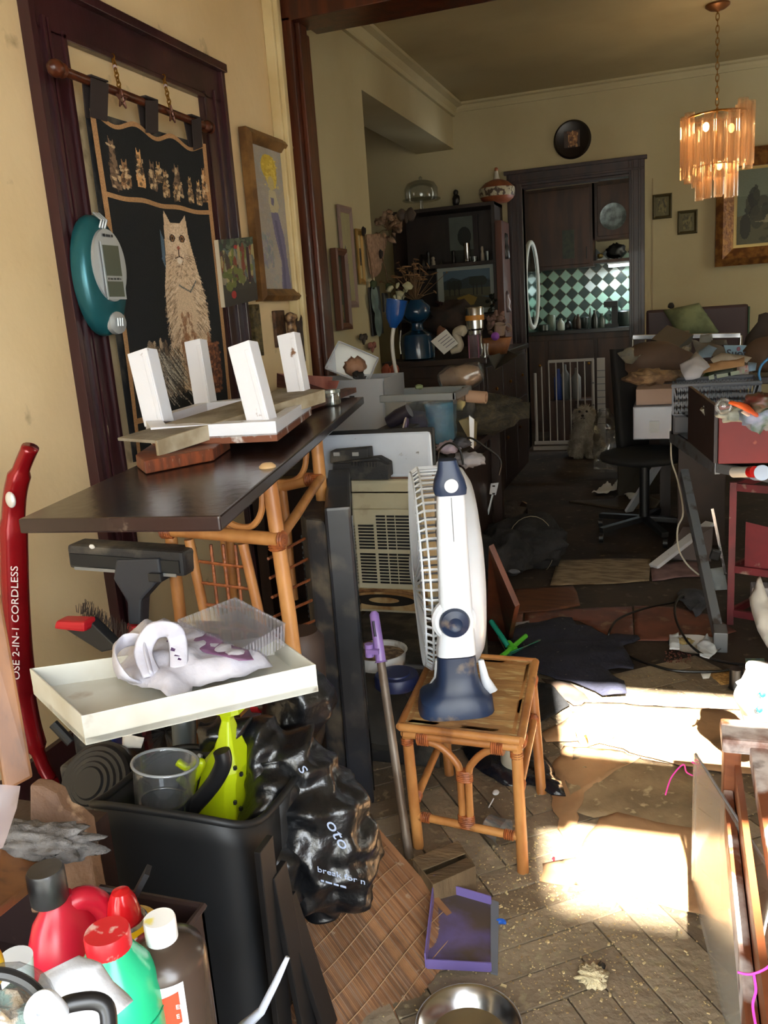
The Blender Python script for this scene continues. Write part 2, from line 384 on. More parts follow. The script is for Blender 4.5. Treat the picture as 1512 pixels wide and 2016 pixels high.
tH.struct('trim_3', maroon, bevel=.003)
M().bb((XL+.001,-.6,.0), (XL+.02,2.24,.14)).struct('baseboard_left', maroon)
M().bb((-.25,YB-.02,.0), (2.75,YB-.001,.16)).struct('baseboard_back', darkwood)
# ---- doorway to the kitchen
dk = mat('dark_door_casing', rgb(38,26,28), .4, c2=rgb(56,36,34), scale=5, stretch=(3,3,.4), coat=.1)
d = M()
for x0, x1 in ((DX0-.13, DX0), (DX1, DX1+.13)):
    d.bb((x0,YB-.03,0), (x1,YB,DZ+.12)); d.bb((x0+.02,YB-.045,0), (x0+.04,YB-.03,DZ+.1)); d.bb((x1-.05,YB-.045,0), (x1-.03,YB-.03,DZ+.1))
d.bb((DX0,YB-.03,DZ), (DX1,YB,DZ+.12)); d.bb((DX0-.15,YB-.055,DZ+.10), (DX1+.15,YB,DZ+.13)); d.bb((DX0-.13,YB-.045,DZ+.02), (DX1+.13,YB-.03,DZ+.04))
d.bb((DX0-.02,YB-.0,0), (DX0,YB+.13,DZ)); d.bb((DX1,YB,0), (DX1+.02,YB+.13,DZ)); d.bb((DX0,YB,DZ-.02), (DX1,YB+.13,DZ))
d.struct('door_1', dk, bevel=.003)
M().bb((DX1+.19,YB-.006,.9), (DX1+.197,YB,2.3)).solo('wall_cable', mat('cable_beige', rgb(150,130,96), .5), 'thin cable running down the wall right of the kitchen doorway', 'cable')
# kitchen shell
kw = mat('kitchen_wall', rgb(150,140,112), .7)
k = M(); k.bb((-2.6,9.75,0), (.6,9.85,2.7)); k.bb((-2.6,8.12,0), (-2.5,9.8,2.7)); k.bb((-2.6,8.12,2.6), (.7,9.85,2.7))
k.bb((.5,8.12,0), (.6,9.85,1.05)); k.bb((.5,8.12,1.85), (.6,9.85,2.7)); k.bb((.5,8.12,1.05), (.6,8.5,1.85)); k.bb((.5,9.4,1.05), (.6,9.85,1.85))
k.struct('wall_kitchen', kw)
M().bb((-2.6,8.0,-.1), (.6,9.85,-.002)).struct('floor_kitchen', mat('kitchen_floor', rgb(50,42,36), .6, c2=rgb(70,60,50), scale=6))
M().bb((5.5,2.7,-.1), (5.6,13,7.2)).struct('wall_sunblock_right', mat('sunblock_render', rgb(200,196,184), .9))  # unseen wall added outside to keep sun out of the right-hand windows
sunblk = M(); sunblk.bb((-3.0,-9,-.1), (1.58,-8,10.5)); sunblk.bb((1.58,-9,-.1), (5.5,-8,7.55)); sunblk.struct('wall_sunblock_behind', mat('sunblock_render', (0,0,0)))  # unseen stepped block behind the camera, added and shaped to trim the sun patches
M().bb((-12,-14,-.2), (12,-.76,-.1)).struct('floor_outside', mat('paving', rgb(150,146,138), .9))
# ================================================================ more helpers
from mathutils.geometry import delaunay_2d_cdt
def PR(px, py, dist): return ray(px, py).normalized()*dist + V((0, 0, CAM_H))
def inside(p, poly):
    c = False
    for i in range(len(poly)):
        a, b = poly[i], poly[i-1]
        if (a[1] > p[1]) != (b[1] > p[1]) and p[0] < (b[0]-a[0])*(p[1]-a[1])/(b[1]-a[1])+a[0]: c = not c
    return c
def cloth(m, pts, n=(0, 0, 1), amp=.01, fr=12, step=.02, seed=0, dome=0.0, lift=0.0, rag=0.0):
    """limp sheet with a free outline: pts is the outline in the room, n its normal"""
    pts = [V(p) for p in pts]; u, w_, a = frame(n); o = sum(pts, V())/len(pts)
    P2 = [((p-o).dot(u), (p-o).dot(w_)) for p in pts]; B = []
    rs = random.Random(seed)
    for i in range(len(P2)):
        p, q = P2[i], P2[(i+1) % len(P2)]; L = math.dist(p, q); k = max(1, int(L/step))
        for j in range(k):
            t = j/k; r = rag*(rs.random()-.5) if j else 0
            B.append((p[0]+(q[0]-p[0])*t+r, p[1]+(q[1]-p[1])*t+r*.7))
    nb = len(B); xs = [b[0] for b in B]; ys = [b[1] for b in B]; I = []
    x = min(xs)
    while x < max(xs):
        y = min(ys)
        while y < max(ys):
            q = (x+rs.uniform(-.3, .3)*step, y+rs.uniform(-.3, .3)*step)
            if inside(q, B) and min((q[0]-b[0])**2+(q[1]-b[1])**2 for b in B) > (step*.45)**2: I.append(q)
            y += step
        x += step
    r = delaunay_2d_cdt([V(p) for p in B+I], [], [list(range(nb))], 1, 1e-6)
    vs = []
    for p in r[0]:
        e = min(math.hypot(p[0]-b[0], p[1]-b[1]) for b in B); q = o+u*p[0]+w_*p[1]
        s = V((seed*3.7, seed*1.3, seed*.7)); k = 1-abs(noise.noise(q*fr+s))*2; k2 = noise.noise(q*fr*2.3+s)
        vs.append(q+a*(lift+amp*(k*.7+k2*.5)+dome*(1-math.exp(-e/.04))))
    m.add(vs, [list(f) for f in r[2]]); return m
def bag(m, path, radii, amp=.02, fr=10, flat=1.0, n=40, k=8, seed=0, ridge=True):
    """stuffed or crumpled bag: a fat path with creased skin"""
    pts = smooth_path(path, k); L = len(pts); R = []
    for i in range(L):
        t = i/(L-1)*(len(radii)-1); j = min(int(t), len(radii)-2); f = t-j; f = f*f*(3-2*f); R.append(radii[j]*(1-f)+radii[j+1]*f)
    s0 = len(m.v); m.tube(pts, R, n, flat); s = V((seed*2.9, seed*.7, seed*5.1))
    for i in range(s0, len(m.v)):
        c = pts[(i-s0)//n]; d = m.v[i]-c
        if d.length < 1e-6: continue
        q = m.v[i]*fr+s; k_ = (.5-abs(noise.noise(q)))*2 if ridge else noise.noise(q)
        k_ += .5*noise.noise(q*2.7); m.v[i] = m.v[i]+d.normalized()*amp*k_
    return m
def framed(name, label, cat, axis, plane, tl, br, fw, depth, fm_, cv=None, pm_=None, mount=0, mount_m=None, group=None, z=None, ab=None, back=0.0):
    """framed picture on a wall: axis 'x' (left wall) or 'y' (back wall); tl, br are the outer corners as seen in the photograph"""
    if axis == 'x':
        a, b = PX(*tl, plane), PX(*br, plane); s0, s1, z1, z0 = a.y, b.y, a.z, b.z
        if ab: s0, s1 = ab
        if z: z0, z1 = z
        P = lambda s, z_, k: V((plane+k, s, z_))
    else:
        a, b = PY(*tl, plane), PY(*br, plane); s0, s1, z1, z0 = a.x, b.x, a.z, b.z
        if ab: s0, s1 = ab
        if z: z0, z1 = z
        P = lambda s, z_, k: V((s, plane-k, z_))
    o = thing(name, label, cat, P((s0+s1)/2, z0, 0), group=group)
    m = M(); i0, i1, j0, j1 = s0+fw, s1-fw, z0+fw, z1-fw
    O = [(s0, z0), (s1, z0), (s1, z1), (s0, z1)]; Q = [(i0, j0), (i1, j0), (i1, j1), (i0, j1)]; mid = [((O[k][0]*.6+Q[k][0]*.4), (O[k][1]*.6+Q[k][1]*.4)) for k in range(4)]
    for k in range(4):
        l = (k+1) % 4
        vs = [P(*O[k], back), P(*O[l], back), P(*Q[l], back), P(*Q[k], back), P(*O[k], depth*.7), P(*O[l], depth*.7), P(*Q[l], depth*.45), P(*Q[k], depth*.45), P(*mid[k], depth), P(*mid[l], depth)]
        m.add(vs, [(0,1,2,3), (0,4,5,1), (4,8,9,5), (8,7,6,9), (7,3,2,6)])
    m.part('frame', fm_, o)
    M().slab([P(i0-.001, j0-.001, back+.001), P(i1+.001, j0-.001, back+.001), P(i1+.001, j1+.001, back+.001), P(i0-.001, j1+.001, back+.001)], .002).part('backing', mat('card_backing', rgb(150,140,110), .8) if not mount else mount_m, o)
    if cv:
        g = mount
        picture(cv, P(i0+g, j1-g, back+depth*.3), P(i1-g, j1-g, back+depth*.3), P(i0+g, j0+g, back+depth*.3), P(i1-g, j0+g, back+depth*.3), 'picture', pm_ or printm, o)
    return o
def bottle_prof(r, h, neck_r, neck_h, sh=.25, base=.1):
    return [(r*.85, 0), (r, h*.03), (r, h*(1-sh)), (r*.93, h*(1-sh*.6)), (r*.7, h*(1-sh*.25)), (neck_r, h), (neck_r, h+neck_h)]
# ================================================================ left wall
# --- hanging rod, tapestry and hooks
xr = XL+.085
ra, rb = PX(112,135,xr), PX(408,250,xr)
t = thing('curtain_rod', 'dark turned wooden rod hung across the blocked doorway above the cat tapestry', 'rod', (ra+rb)/2)
M().rod(ra, rb, .014, n=12).part('pole', brownwood, t, smooth=True)
for e, s in ((ra, -1), (rb, 1)):
    M().lathe([(0,-.035),(.014,-.03),(.024,-.015),(.026,0),(.018,.014),(.022,.024),(.014,.035)], e, (rb-ra), n=14).part('finial', brownwood, t, smooth=True)
xt = XL+.06
TL, TR, BL, BR = PX(170,214,xt), PX(401,284,xt), PX(266,910,xt), PX(452,862,xt)
cv = Canvas(190, 420, rgb(15,17,20), .25, 3)
tan, fur, furd = rgb(172,130,88), rgb(206,178,146), rgb(120,96,74)
cv.rect(0,0,.035,1,tan); cv.rect(.965,0,1,1,tan); cv.rect(0,0,1,.014,tan); cv.rect(0,.216,1,.232,tan); cv.rect(0,.868,1,.885,tan)
cats = [(.12,.06,.20,.05,furd),(.20,.115,.19,.055,rgb(150,112,76)),(.33,.085,.185,.05,rgb(204,156,104)),(.44,.10,.18,.05,furd),(.50,.095,.15,.04,rgb(186,146,98)),(.56,.115,.195,.045,rgb(150,116,80)),(.68,.10,.185,.06,furd),(.66,.16,.205,.04,rgb(206,162,110)),(.80,.115,.195,.035,rgb(196,156,106)),(.88,.125,.2,.035,rgb(206,166,116)),(.945,.085,.19,.04,rgb(190,140,92))]
for cx_, top, bot, wd, col in cats:      # row of standing cats in the upper band
    cv.poly([(cx_-wd*.35,top-.012),(cx_-wd*.15,top),(cx_+wd*.15,top),(cx_+wd*.35,top-.012),(cx_+wd*.4,top+.03),(cx_+wd*.8,bot-.02),(cx_+wd*.7,bot),(cx_-wd*.7,bot),(cx_-wd*.8,bot-.03),(cx_-wd*.4,top+.03)], col)
    cv.specks(26, cx_-wd*.6, top+.01, cx_+wd*.6, bot, .012, [rgb(30,26,24), rgb(90,70,52), rgb(210,180,140)], .7)
# sitting long-haired cat
cv.specks(260, .24, .66, .56, .80, .02, [fur, furd, rgb(150,130,110), rgb(20,20,22)], .75, 2.2)
cv.poly([(.50,.30),(.51,.235),(.57,.275),(.66,.275),(.72,.245),(.735,.31),(.76,.36),(.79,.42),(.83,.50),(.84,.58),(.80,.66),(.76,.72),(.745,.80),(.60,.815),(.54,.80),(.55,.72),(.50,.65),(.455,.56),(.46,.47),(.49,.40)], fur)
for q in range(1500):
    a = cv.rs.uniform(0, 2*PI); rr = cv.rs.uniform(.5, 1.06); px_ = .645+.17*rr*math.cos(a); py_ = .56+.2*rr*math.sin(a)
    cv.line(px_, py_, px_+.03*math.cos(a), py_+.014+.01*math.sin(a), .0035, [fur, rgb(226,202,174), rgb(176,146,116), furd][cv.rs.randint(4)], .6)
for q in range(420):
    px_, py_ = cv.rs.normal(.42,.08), cv.rs.normal(.735,.035); cv.line(px_, py_, px_+.05, py_+.03, .003, [rgb(200,190,172), rgb(90,82,74), rgb(30,28,28)][cv.rs.randint(3)], .6)
cv.ell(.625,.335,.10,.06,rgb(214,188,158)); cv.specks(120,.53,.28,.72,.39,.008,[rgb(226,204,178),rgb(180,150,122)],.5)
for ex in (.575,.67):
    cv.ell(ex,.322,.028,.012,rgb(60,44,34)); cv.ell(ex,.322,.014,.009,rgb(150,104,60)); cv.ell(ex,.322,.007,.006,rgb(10,10,10))
cv.ell(.627,.352,.014,.007,rgb(160,84,62)); cv.line(.627,.357,.627,.378,.004,rgb(70,46,38)); cv.line(.627,.378,.59,.384,.004,rgb(70,46,38)); cv.line(.627,.378,.665,.384,.004,rgb(70,46,38)); cv.ell(.627,.392,.024,.010,rgb(226,212,196))
for sx in (-1,1):
    for q in range(3): cv.line(.627+sx*.05,.372+.005*q,.627+sx*.16,.378+.012*q,.0025,rgb(120,98,80),.7)
cv.line(.60,.47,.70,.49,.006,rgb(70,80,84),.8); cv.line(.70,.49,.76,.455,.006,rgb(70,80,84),.8); cv.poly([(.46,.30),(.49,.33),(.485,.42),(.455,.39)],rgb(96,120,140),.7)
cv.poly([(.56,.64),(.64,.62),(.62,.80),(.585,.80)],rgb(134,92,62),.55); cv.specks(90,.57,.56,.70,.72,.01,[rgb(120,76,50),rgb(150,104,70)],.6,1.8)
cv.line(.66,.66,.665,.80,.005,rgb(90,66,50),.8)
cv.poly([(.80,.70),(.815,.625),(.845,.66),(.90,.655),(.915,.69),(.92,.78),(.88,.83),(.81,.83)],rgb(96,56,36)); cv.specks(110,.80,.66,.92,.83,.012,[rgb(150,96,60),rgb(60,36,26),rgb(120,72,46)],.7)
cv.poly([(.80,.66),(.815,.62),(.84,.655)],rgb(150,104,72))
cv.grain(.35)
tap = thing('tapestry', 'black woven tapestry of a sitting white cat under a row of small cats, tan borders', 'tapestry', (BL+BR)/2)
picture(cv, TL, TR, BL, BR, 'woven_panel', print_mat('woven_print', .9, .25), tap, wave=lambda u, v: V((.012*math.sin(u*6+v*3)*(.3+v)+.01, 0, -.028*math.sin(u*PI*3)**2*(1-v)**6)), smooth='all')
M().slab([TL+V((-.006,0,0)), TR+V((-.006,0,0)), BR+V((-.006,0,0)), BL+V((-.006,0,0))], .002).part('lining', black_dust, tap)
tabm = mat('tab_cloth', rgb(44,34,32), .85)
for (ax, ay, bx, by, wpx) in ((188,165,188,222,.085), (291,203,294,250,.075), (379,238,385,282,.07)):
    a, b = PX(ax, ay, xr), PX(bx, by, xr-.015); m = M()
    for k in (-1, 1): m.bar(a+V((k*.017,0,.006)), b+V((k*.008,0,-.02)), wpx, .004, up=(1,0,0))
    m.box(a+V((0,0,.013)), (.038, wpx, .005)); m.part('tab', tabm, tap)
for i, (x0, y0, x1, y1, lb) in enumerate(((222,112,240,195,'beaded metal ornament chain over the wooden rod, left of the two'), (322,152,338,225,'beaded metal ornament chain over the wooden rod, right of the two'))):
    a, b = PX(x0, y0, XL+.03), PX(x1, y1, xr+.02); t = thing('ornament_chain', lb, 'ornament', b)
    n_ = 9
    for k in range(n_):
        p = a.lerp(b, k/n_); m = M(); m.tube([p+V((0, .007*math.cos(q*PI/4), .010*math.sin(q*PI/4))) if k % 2 else p+V((.007*math.cos(q*PI/4), 0, .010*math.sin(q*PI/4))) for q in range(8)], .0025, 5, closed=True); m.part('link', brass, t)
    m = M()
    for q in range(5):
        aa = PI/2+q*2*PI/5; ab_ = aa+4*PI/5; f = lambda z: b+V((0, .03*math.cos(z), .03*math.sin(z))); m.rod(f(aa), f(ab_), .003, n=5)
    m.part('star', mat('rosy_metal', rgb(150,112,104), .35, 1), t)
    M().blob(a.lerp(b,.25), .008, .1, sub=2).part('bead', mat('bead', rgb(190,170,170), .2), t)
# --- teal oval wall phone gadget
xc = XL+.045
c0 = PX(185,545,xc); pl, pr_ = PX(134,545,xc), PX(236,545,xc); hh = (PX(185,430,xc).z-PX(185,664,xc).z)/2; hw = (pr_.y-pl.y)/2*.82
ck = thing('wall_display', 'teal oval wall gadget with a silver face and blank grey screen, on the maroon casing', 'gadget', c0+V((0,0,-hh)))
tealm = mat('teal_metallic', rgb(38,104,112), .3, .4, c2=rgb(28,84,92), scale=3)
silv = mat('silver_plastic', rgb(168,172,174), .35, .4)
M().lathe([(1,0),(1.02,.012),(1,.03),(.93,.045),(.80,.055),(0,.062)], c0, (1,0,0), 40, sx=hw, sy=hh, u=(0,1,0)).part('body', tealm, ck, smooth=True)
m = M(); m.v = []; 
M().lathe([(1,.0),(.97,.018),(0,.02)], c0+V((.046,.005,.03)), (1,0,0), 36, sx=hw*.78, sy=hh*.62, u=(0,1,0)).part('face_plate', silv, ck, smooth=True); fpl = [o for o in S.collection.objects if o.parent == ck][-1]
yw, zt, zb = hw*.52, .10, -.075
M().slab([c0+V((.068,-yw*.7,zb)), c0+V((.068,yw*1.0,zb)), c0+V((.068,yw*1.0,zt)), c0+V((.068,-yw*.7,zt))], .004).part('bezel', silv, fpl)
M().slab([c0+V((.0725,-yw*.62,zb+.008)), c0+V((.0725,yw*.82,zb+.008)), c0+V((.0725,yw*.82,zt-.01)), c0+V((.0725,-yw*.62,zt-.01))], .001).part('screen', mat('lcd_grey', rgb(74,80,66), .25), fpl)
M().slab([c0+V((.0738,-yw*.62,-.02)), c0+V((.0738,yw*.82,-.02)), c0+V((.0738,yw*.82,-.003)), c0+V((.0738,-yw*.62,-.003))], .0005).part('screen_strip', mat('strip_grey', rgb(150,152,146), .5), fpl)
strokes(c0+V((.0745,-yw*.55,-.015)), (0,1,0), (0,0,1), yw*1.2, .007, mat('ink', rgb(40,42,44), .7), ck)
strokes(c0+V((.067,-yw*.3,zt+.016)), (0,1,0), (0,0,1), yw*.9, .010, mat('ink', rgb(40,42,44), .7), ck)
for q in range(3):
    M().tube([c0+V((.055,-.012+.013*q,hh*.78)), c0+V((.066,-.012+.013*q,hh*.9)), c0+V((.04,-.012+.013*q,hh*1.03))], .004, 6).part('ridge', silv, ck, smooth=True)
    M().rod(c0+V((.066,.0+.012*q,-hh*.86)), c0+V((.068,.0+.012*q,-hh*.72)), .0035, n=6).part('button', silv, ck)
M().lathe([(1,.0),(.95,.014),(0,.02)], c0+V((.045,.012,-hh*.80)), (1,0,0), 24, sx=hw*.42, sy=hh*.2, u=(0,1,0)).part('lower_plate', silv, ck, smooth=True)
# --- framed painting of a fair-haired woman
cv = Canvas(90, 190, rgb(158,150,140), .12, 5)
cv.specks(500,0,0,1,1,.03,[rgb(168,158,150),rgb(150,146,150),rgb(140,150,150),rgb(164,150,132)],.4)
cv.ell(.38,.13,.17,.09,rgb(196,168,54)); cv.ell(.42,.19,.12,.09,rgb(206,180,70)); cv.specks(60,.26,.05,.56,.27,.02,[rgb(220,196,84),rgb(182,150,44)],.7)
cv.ell(.40,.24,.07,.05,rgb(186,170,118)); cv.poly([(.34,.29),(.48,.29),(.54,.40),(.46,.48),(.36,.47),(.31,.38)],rgb(184,174,140)); cv.poly([(.36,.34),(.44,.34),(.42,.40),(.37,.39)],rgb(110,104,130))
cv.poly([(.34,.45),(.50,.44),(.60,.62),(.62,.80),(.66,1),(.44,1),(.48,.80),(.38,.60)],rgb(108,104,134)); cv.poly([(.40,.50),(.46,.50),(.56,.80),(.54,1),(.48,1),(.50,.8)],rgb(88,84,116))
cv.specks(90,.68,.55,.98,.95,.02,[rgb(84,118,130),rgb(120,130,150),rgb(70,90,120)],.5,2); cv.specks(60,.05,.6,.3,.85,.02,[rgb(110,130,136),rgb(130,124,150)],.5,2)
cv.grain(.12)
goldold = mat('old_gold_wood', rgb(130,94,50), .45, .2, c2=rgb(92,62,32), scale=10, bump=.2, bscale=60)
framed('framed_painting', 'tall framed painting of a fair-haired woman in a blue dress', 'painting', 'x', XL+.012, (470,262), (605,588), .055, .05, goldold, cv, z=(PX(560,592,XL+.04).z, PX(475,246,XL+.04).z))
# --- unframed crowd painting
cv = Canvas(90, 120, rgb(60,58,52), .2, 6)
cv.specks(40,0,0,1,.2,.05,[rgb(50,70,56),rgb(96,108,90)],.8); cv.specks(200,.02,.2,.98,.62,.05,[rgb(150,140,120),rgb(96,110,112),rgb(130,60,44),rgb(112,124,60),rgb(70,60,58),rgb(176,160,110)],.85,2.4)
cv.specks(12,.05,.45,.6,.75,.07,[rgb(110,116,60),rgb(92,104,52)],.9); cv.rect(.0,.78,1,1,rgb(56,50,46),.7); cv.ell(.28,.84,.07,.06,rgb(160,44,44)); cv.ell(.45,.13,.05,.03,rgb(170,50,48)); cv.rect(.75,.15,.84,.7,rgb(58,34,48)); cv.grain(.15)
a, b, c_, d_ = PX(430,472,XL+.10), PX(497,466,XL+.07), PX(444,605,XL+.10), PX(508,590,XL+.07)
t = thing('canvas_painting', 'small unframed painting of a colourful crowd, overlapping the big gilt frame', 'painting', c_)
picture(cv, a, b, c_, d_, 'picture', printm, t)
M().slab([a+V((-.02,0,0)), c_+V((-.02,0,0)), d_+V((-.02,0,0)), b+V((-.02,0,0))], .017).part('stretcher', mat('raw_canvas', rgb(190,176,150), .8), t)
# --- small ornate frame, figurine plaque, slice of wood
cv = Canvas(40, 60, rgb(120,140,124), .1, 8); cv.rect(0,.45,1,.72,rgb(92,96,66)); cv.specks(50,0,.4,1,1,.05,[rgb(150,80,60),rgb(70,84,56),rgb(150,132,96),rgb(40,44,34)],.8); cv.rect(.1,.08,.9,.2,rgb(150,170,160),.6)
orn = mat('ornate_gold', rgb(96,82,46), .5, .3, c2=rgb(66,56,34), scale=40, bump=.8, bscale=90)
framed('ornate_frame', 'small ornate olive-gold frame hanging below the crowd painting', 'painting', 'x', XL+.006, (488,600), (512,700), .042, .03, orn, cv)
a, b = PX(534,612,XL), PX(560,682,XL); t = thing('wall_plaque', 'carved brown wall plaque with a small pale figurine standing out from it', 'ornament', V((XL, (a.y+b.y)/2, b.z)))
M().bb((XL, a.y, b.z), (XL+.018, b.y, a.z)).part('board', mat('carved_board', rgb(92,62,38), .6, c2=rgb(56,38,26), scale=30, bump=.8, bscale=70), t, bevel=.004)
cy_ = (a.y+b.y)/2+.05; m = M(); m.blob((XL+.05, cy_, a.z-.04), (.03,.035,.03), .2, 4, 2); m.blob((XL+.05, cy_, (a.z+b.z)/2), (.022,.03,.06), .2, 4, 2); m.bb((XL+.015, cy_-.03, b.z+.02), (XL+.075, cy_+.03, b.z+.035))
m.part('figure', mat('figure_ivory', rgb(168,134,96), .5, c2=rgb(70,46,30), scale=40), t, smooth='all')
p = PX(598,668,XL+.02); m = M(); m.lathe([(1,0),(1.02,.012),(.98,.03),(.9,.034),(0,.034)], p, (1,0,0), 28, sx=.115, sy=.16, u=(0,1,0))
for i, q in enumerate(m.v): m.v[i] = q+(q-p)*.12*noise.noise(q*16)
m.solo('wood_slice', mat('bark_brown', rgb(66,48,38), .7, c2=rgb(40,28,22), scale=20, bump=.8, bscale=50), 'dark rough oval wood slice hanging beside the carved plaque', 'ornament')
# ================================================================ dark board on the rattan stand and what lies on it
ZB = 1.03
A_, B_, C_, D_ = PZ(35,1022,ZB), PZ(432,1016,ZB), PZ(716,781,ZB), PZ(716,781,ZB)
wdir = (B_-A_); D_ = C_-wdir*.92
board = M().slab([A_+V((0,0,-.028)), B_+V((0,0,-.028)), C_+V((0,0,-.028)), D_+V((0,0,-.028))], .028)
board.solo('table_board', mat('dark_varnished_board', rgb(46,30,28), .22, c2=rgb(36,24,22), scale=4, bump=.06, bscale=30, dirt=rgb(84,70,60), dscale=30, dlo=.68, dhi=.76), 'long dark varnished board laid over the rattan stand, white stool on it', 'board', bevel=.004)
# white upturned stool
fy = PZ(520,848,ZB+.03)
def onb(px, py, z): return PZ(px, py, z)
st = thing('footstool', 'white-painted wooden footstool lying upside down with four legs in the air', 'stool', PZ(440,850,ZB+.028))
zf = ZB+.065
feet = [((318,835), (280,692), .066), ((410,800), (385,671), .060), ((522,835), (478,678), .064), ((597,795), (568,658), .060)]
for (bx, by), (tx, ty), wd in feet:
    b = PZ(bx-4, by, zf); tdir = PY(tx, ty, b.y+.03); m = M()
    m.bar(b, tdir, wd, wd*.75, up=(0,1,0)); m.bar(b+V((wd*.36,-wd*.4,0)), tdir+V((wd*.36,-wd*.4,-.012)), wd*.22, .005, up=(0,1,0))
    m.part('leg', white_paint, st, bevel=.005)
q = [PZ(300,868,zf-.02), PZ(545,856,zf-.02), PZ(613,806,zf-.02), PZ(600,792,zf-.02), PZ(400,812,zf-.02), PZ(288,848,zf-.02)]
o_ = sum(q, V())/6; m = M()
for i in range(6):
    a, b = q[i], q[(i+1) % 6]; a2, b2 = o_+(a-o_)*.84, o_+(b-o_)*.84; up = V((0,0,.034)); m.hexa([a, b, b2, a2, a+up, b+up, b2+up, a2+up])
m.part('apron', white_paint, st)
M().prism([p+V((0,0,-.016)) for p in q], V((0,0,.02))).part('seat', mat('chipped_brown', rgb(116,62,34), .5, c2=rgb(210,204,200), scale=14, lo=.55, hi=.62), st)
# grey weathered shelf plank leaning across
a, b, c_, d_ = PZ(232,868,ZB+.06), PZ(310,874,ZB+.06), PZ(640,772,ZB+.10), PZ(560,768,ZB+.10)
greyw = mat('weathered_paint', rgb(150,142,126), .7, c2=rgb(112,102,86), scale=9, stretch=(1,1,1), bump=.3, bscale=60)
t = thing('shelf_plank', 'grey weathered shelf plank with a turned-down lip, lying across the white stool', 'plank', b)
M().slab([a, b, c_, d_], .008).part('top', greyw, t, bevel=.002); M().slab([b+V((0,0,-.03)), c_+V((0,0,-.03)), c_+V((0,0,.008)), b+V((0,0,.008))], -.008).part('lip', mat('lip_cream', rgb(184,172,148), .6, c2=rgb(140,124,98), scale=8), t, bevel=.002)
# brown broken plank end
q = [PZ(x, y, ZB+.02) for x, y in ((268,905), (285,918), (420,892), (452,870), (430,858), (330,862))]
M().prism([p+V((0,0,-.018)) for p in q], V((0,0,.03))).solo('wood_offcut', mat('orange_brown_wood', rgb(132,66,36), .5, c2=rgb(96,50,32), scale=12, stretch=(1,5,1), dirt=rgb(150,120,100), dscale=30, dlo=.62, dhi=.7), 'reddish brown wooden offcut under the grey plank on the dark board', 'wood', bevel=.003)
# long brown strip behind the stool
M().bar(PZ(545,822,ZB+.02), PZ(690,768,ZB+.02), .05, .02).solo('wood_strip', redwood, 'narrow reddish wooden strip on the far end of the dark board', 'wood')
# pink paper folder
m = M(); q = [PZ(545,762,ZB+.01), PZ(650,768,ZB+.01), PZ(655,742,ZB+.06), PZ(548,735,ZB+.13)]
m.slab(q, .002); m.slab([PZ(545,762,ZB+.014), PZ(545,735,ZB+.12), PZ(565,742,ZB+.10), PZ(580,764,ZB+.01)], .002)
m.slab([PZ(560,770,ZB+.004), PZ(660,772,ZB+.004), PZ(668,750,ZB+.05), PZ(570,748,ZB+.05)], .0015)
m.solo('folder', mat('pink_card', rgb(168,108,98), .8, c2=rgb(140,84,76), scale=6), 'faded pink paper folder standing bent behind the white stool', 'folder')
# glass jar
p = PZ(655,797,ZB+.002); m = M().shell([(.028,0),(.032,.004),(.032,.04),(.03,.048)], .002, c=p); t = thing('glass_jar', 'small round glass jar lying near the far edge of the dark board', 'jar', p)
m.part('body', glassm, t, smooth=True); M().lathe([(.033,.046),(.033,.056),(0,.057)], p).part('lid', clear('jar_lid', (.6,.66,.62), .4, .2, .1), t)
# clear open tote tilted on the board end
t = thing('clear_box', 'tilted clear plastic box with small things inside, above the milky bin', 'box', PR(690,760,3.95))
dd = 3.9; A2, B2, C2, D2 = PR(667,672,dd), PR(745,705,dd), PR(722,757,dd), PR(640,725,dd); n_ = (B2-A2).cross(D2-A2).normalized()*.14
if n_.y < 0: n_ = -n_
m = M(); m.slab([A2,B2,B2+n_,A2+n_], .004); m.slab([B2,C2,C2+n_,B2+n_], .004); m.slab([C2,D2,D2+n_,C2+n_], .004); m.slab([D2,A2,A2+n_,D2+n_], .004)
m.part('walls', clearp, t); M().slab([A2+n_,B2+n_,C2+n_,D2+n_], .003).part('bottom', clear('clear_haze', (.94,.95,.96), .10, .03, .25, haze=(.5,.52,.55)), t)
m = M(); 
for a, b in ((A2,B2),(B2,C2),(C2,D2),(D2,A2)): m.rod(a, b, .004, n=6)
m.part('rim', milky, t)
M().blob(A2.lerp(C2,.58)+n_*.7, (.05,.03,.04), .3, 3, 3, seed=2).solo('wrapped_bundle', mat('tan_wrap', rgb(150,110,84), .7), 'small tan bundle inside the tilted clear box', 'bundle', smooth='all')
M().blob(A2.lerp(C2,.72)+n_*.6+V((0,-.01,-.03)), (.03,.03,.035), .35, 4, 3, seed=5).solo('dark_trinket', black_pl, 'small dark trinket inside the tilted clear box', 'trinket', smooth='all')
# milky white bin
z0, z1 = .60, .95; p = [PZ(600,790,z1), PZ(752,744,z1)]
yb = 3.55; a, b = PY(604,762,yb), PY(752,745,yb); c_ = PY(764,850,yb); m = M()
t = thing('plastic_bin', 'milky white plastic bin behind the far end of the dark board', 'bin', (b.x-.2, yb+.15, c_.z))
x0, x1, zt, zb = a.x-.1, (b.x+c_.x)/2, b.z, c_.z
m.bb((x0,yb,zb), (x1,yb+.004,zt)); m.bb((x0,yb+.3,zb), (x1,yb+.304,zt)); m.bb((x0,yb,zb), (x0+.004,yb+.3,zt)); m.bb((x1-.004,yb,zb), (x1,yb+.3,zt)); m.bb((x0,yb,zb), (x1,yb+.3,zb+.004))
m.part('tub', milky, t); M().bb((x0-.006,yb-.006,zt-.012), (x1+.006,yb+.0,zt)).part('rim', milky, t)
M().box(PY(693,782,yb-.004), (.022,.004,.012)).part('latch_hole', black_pl, t)
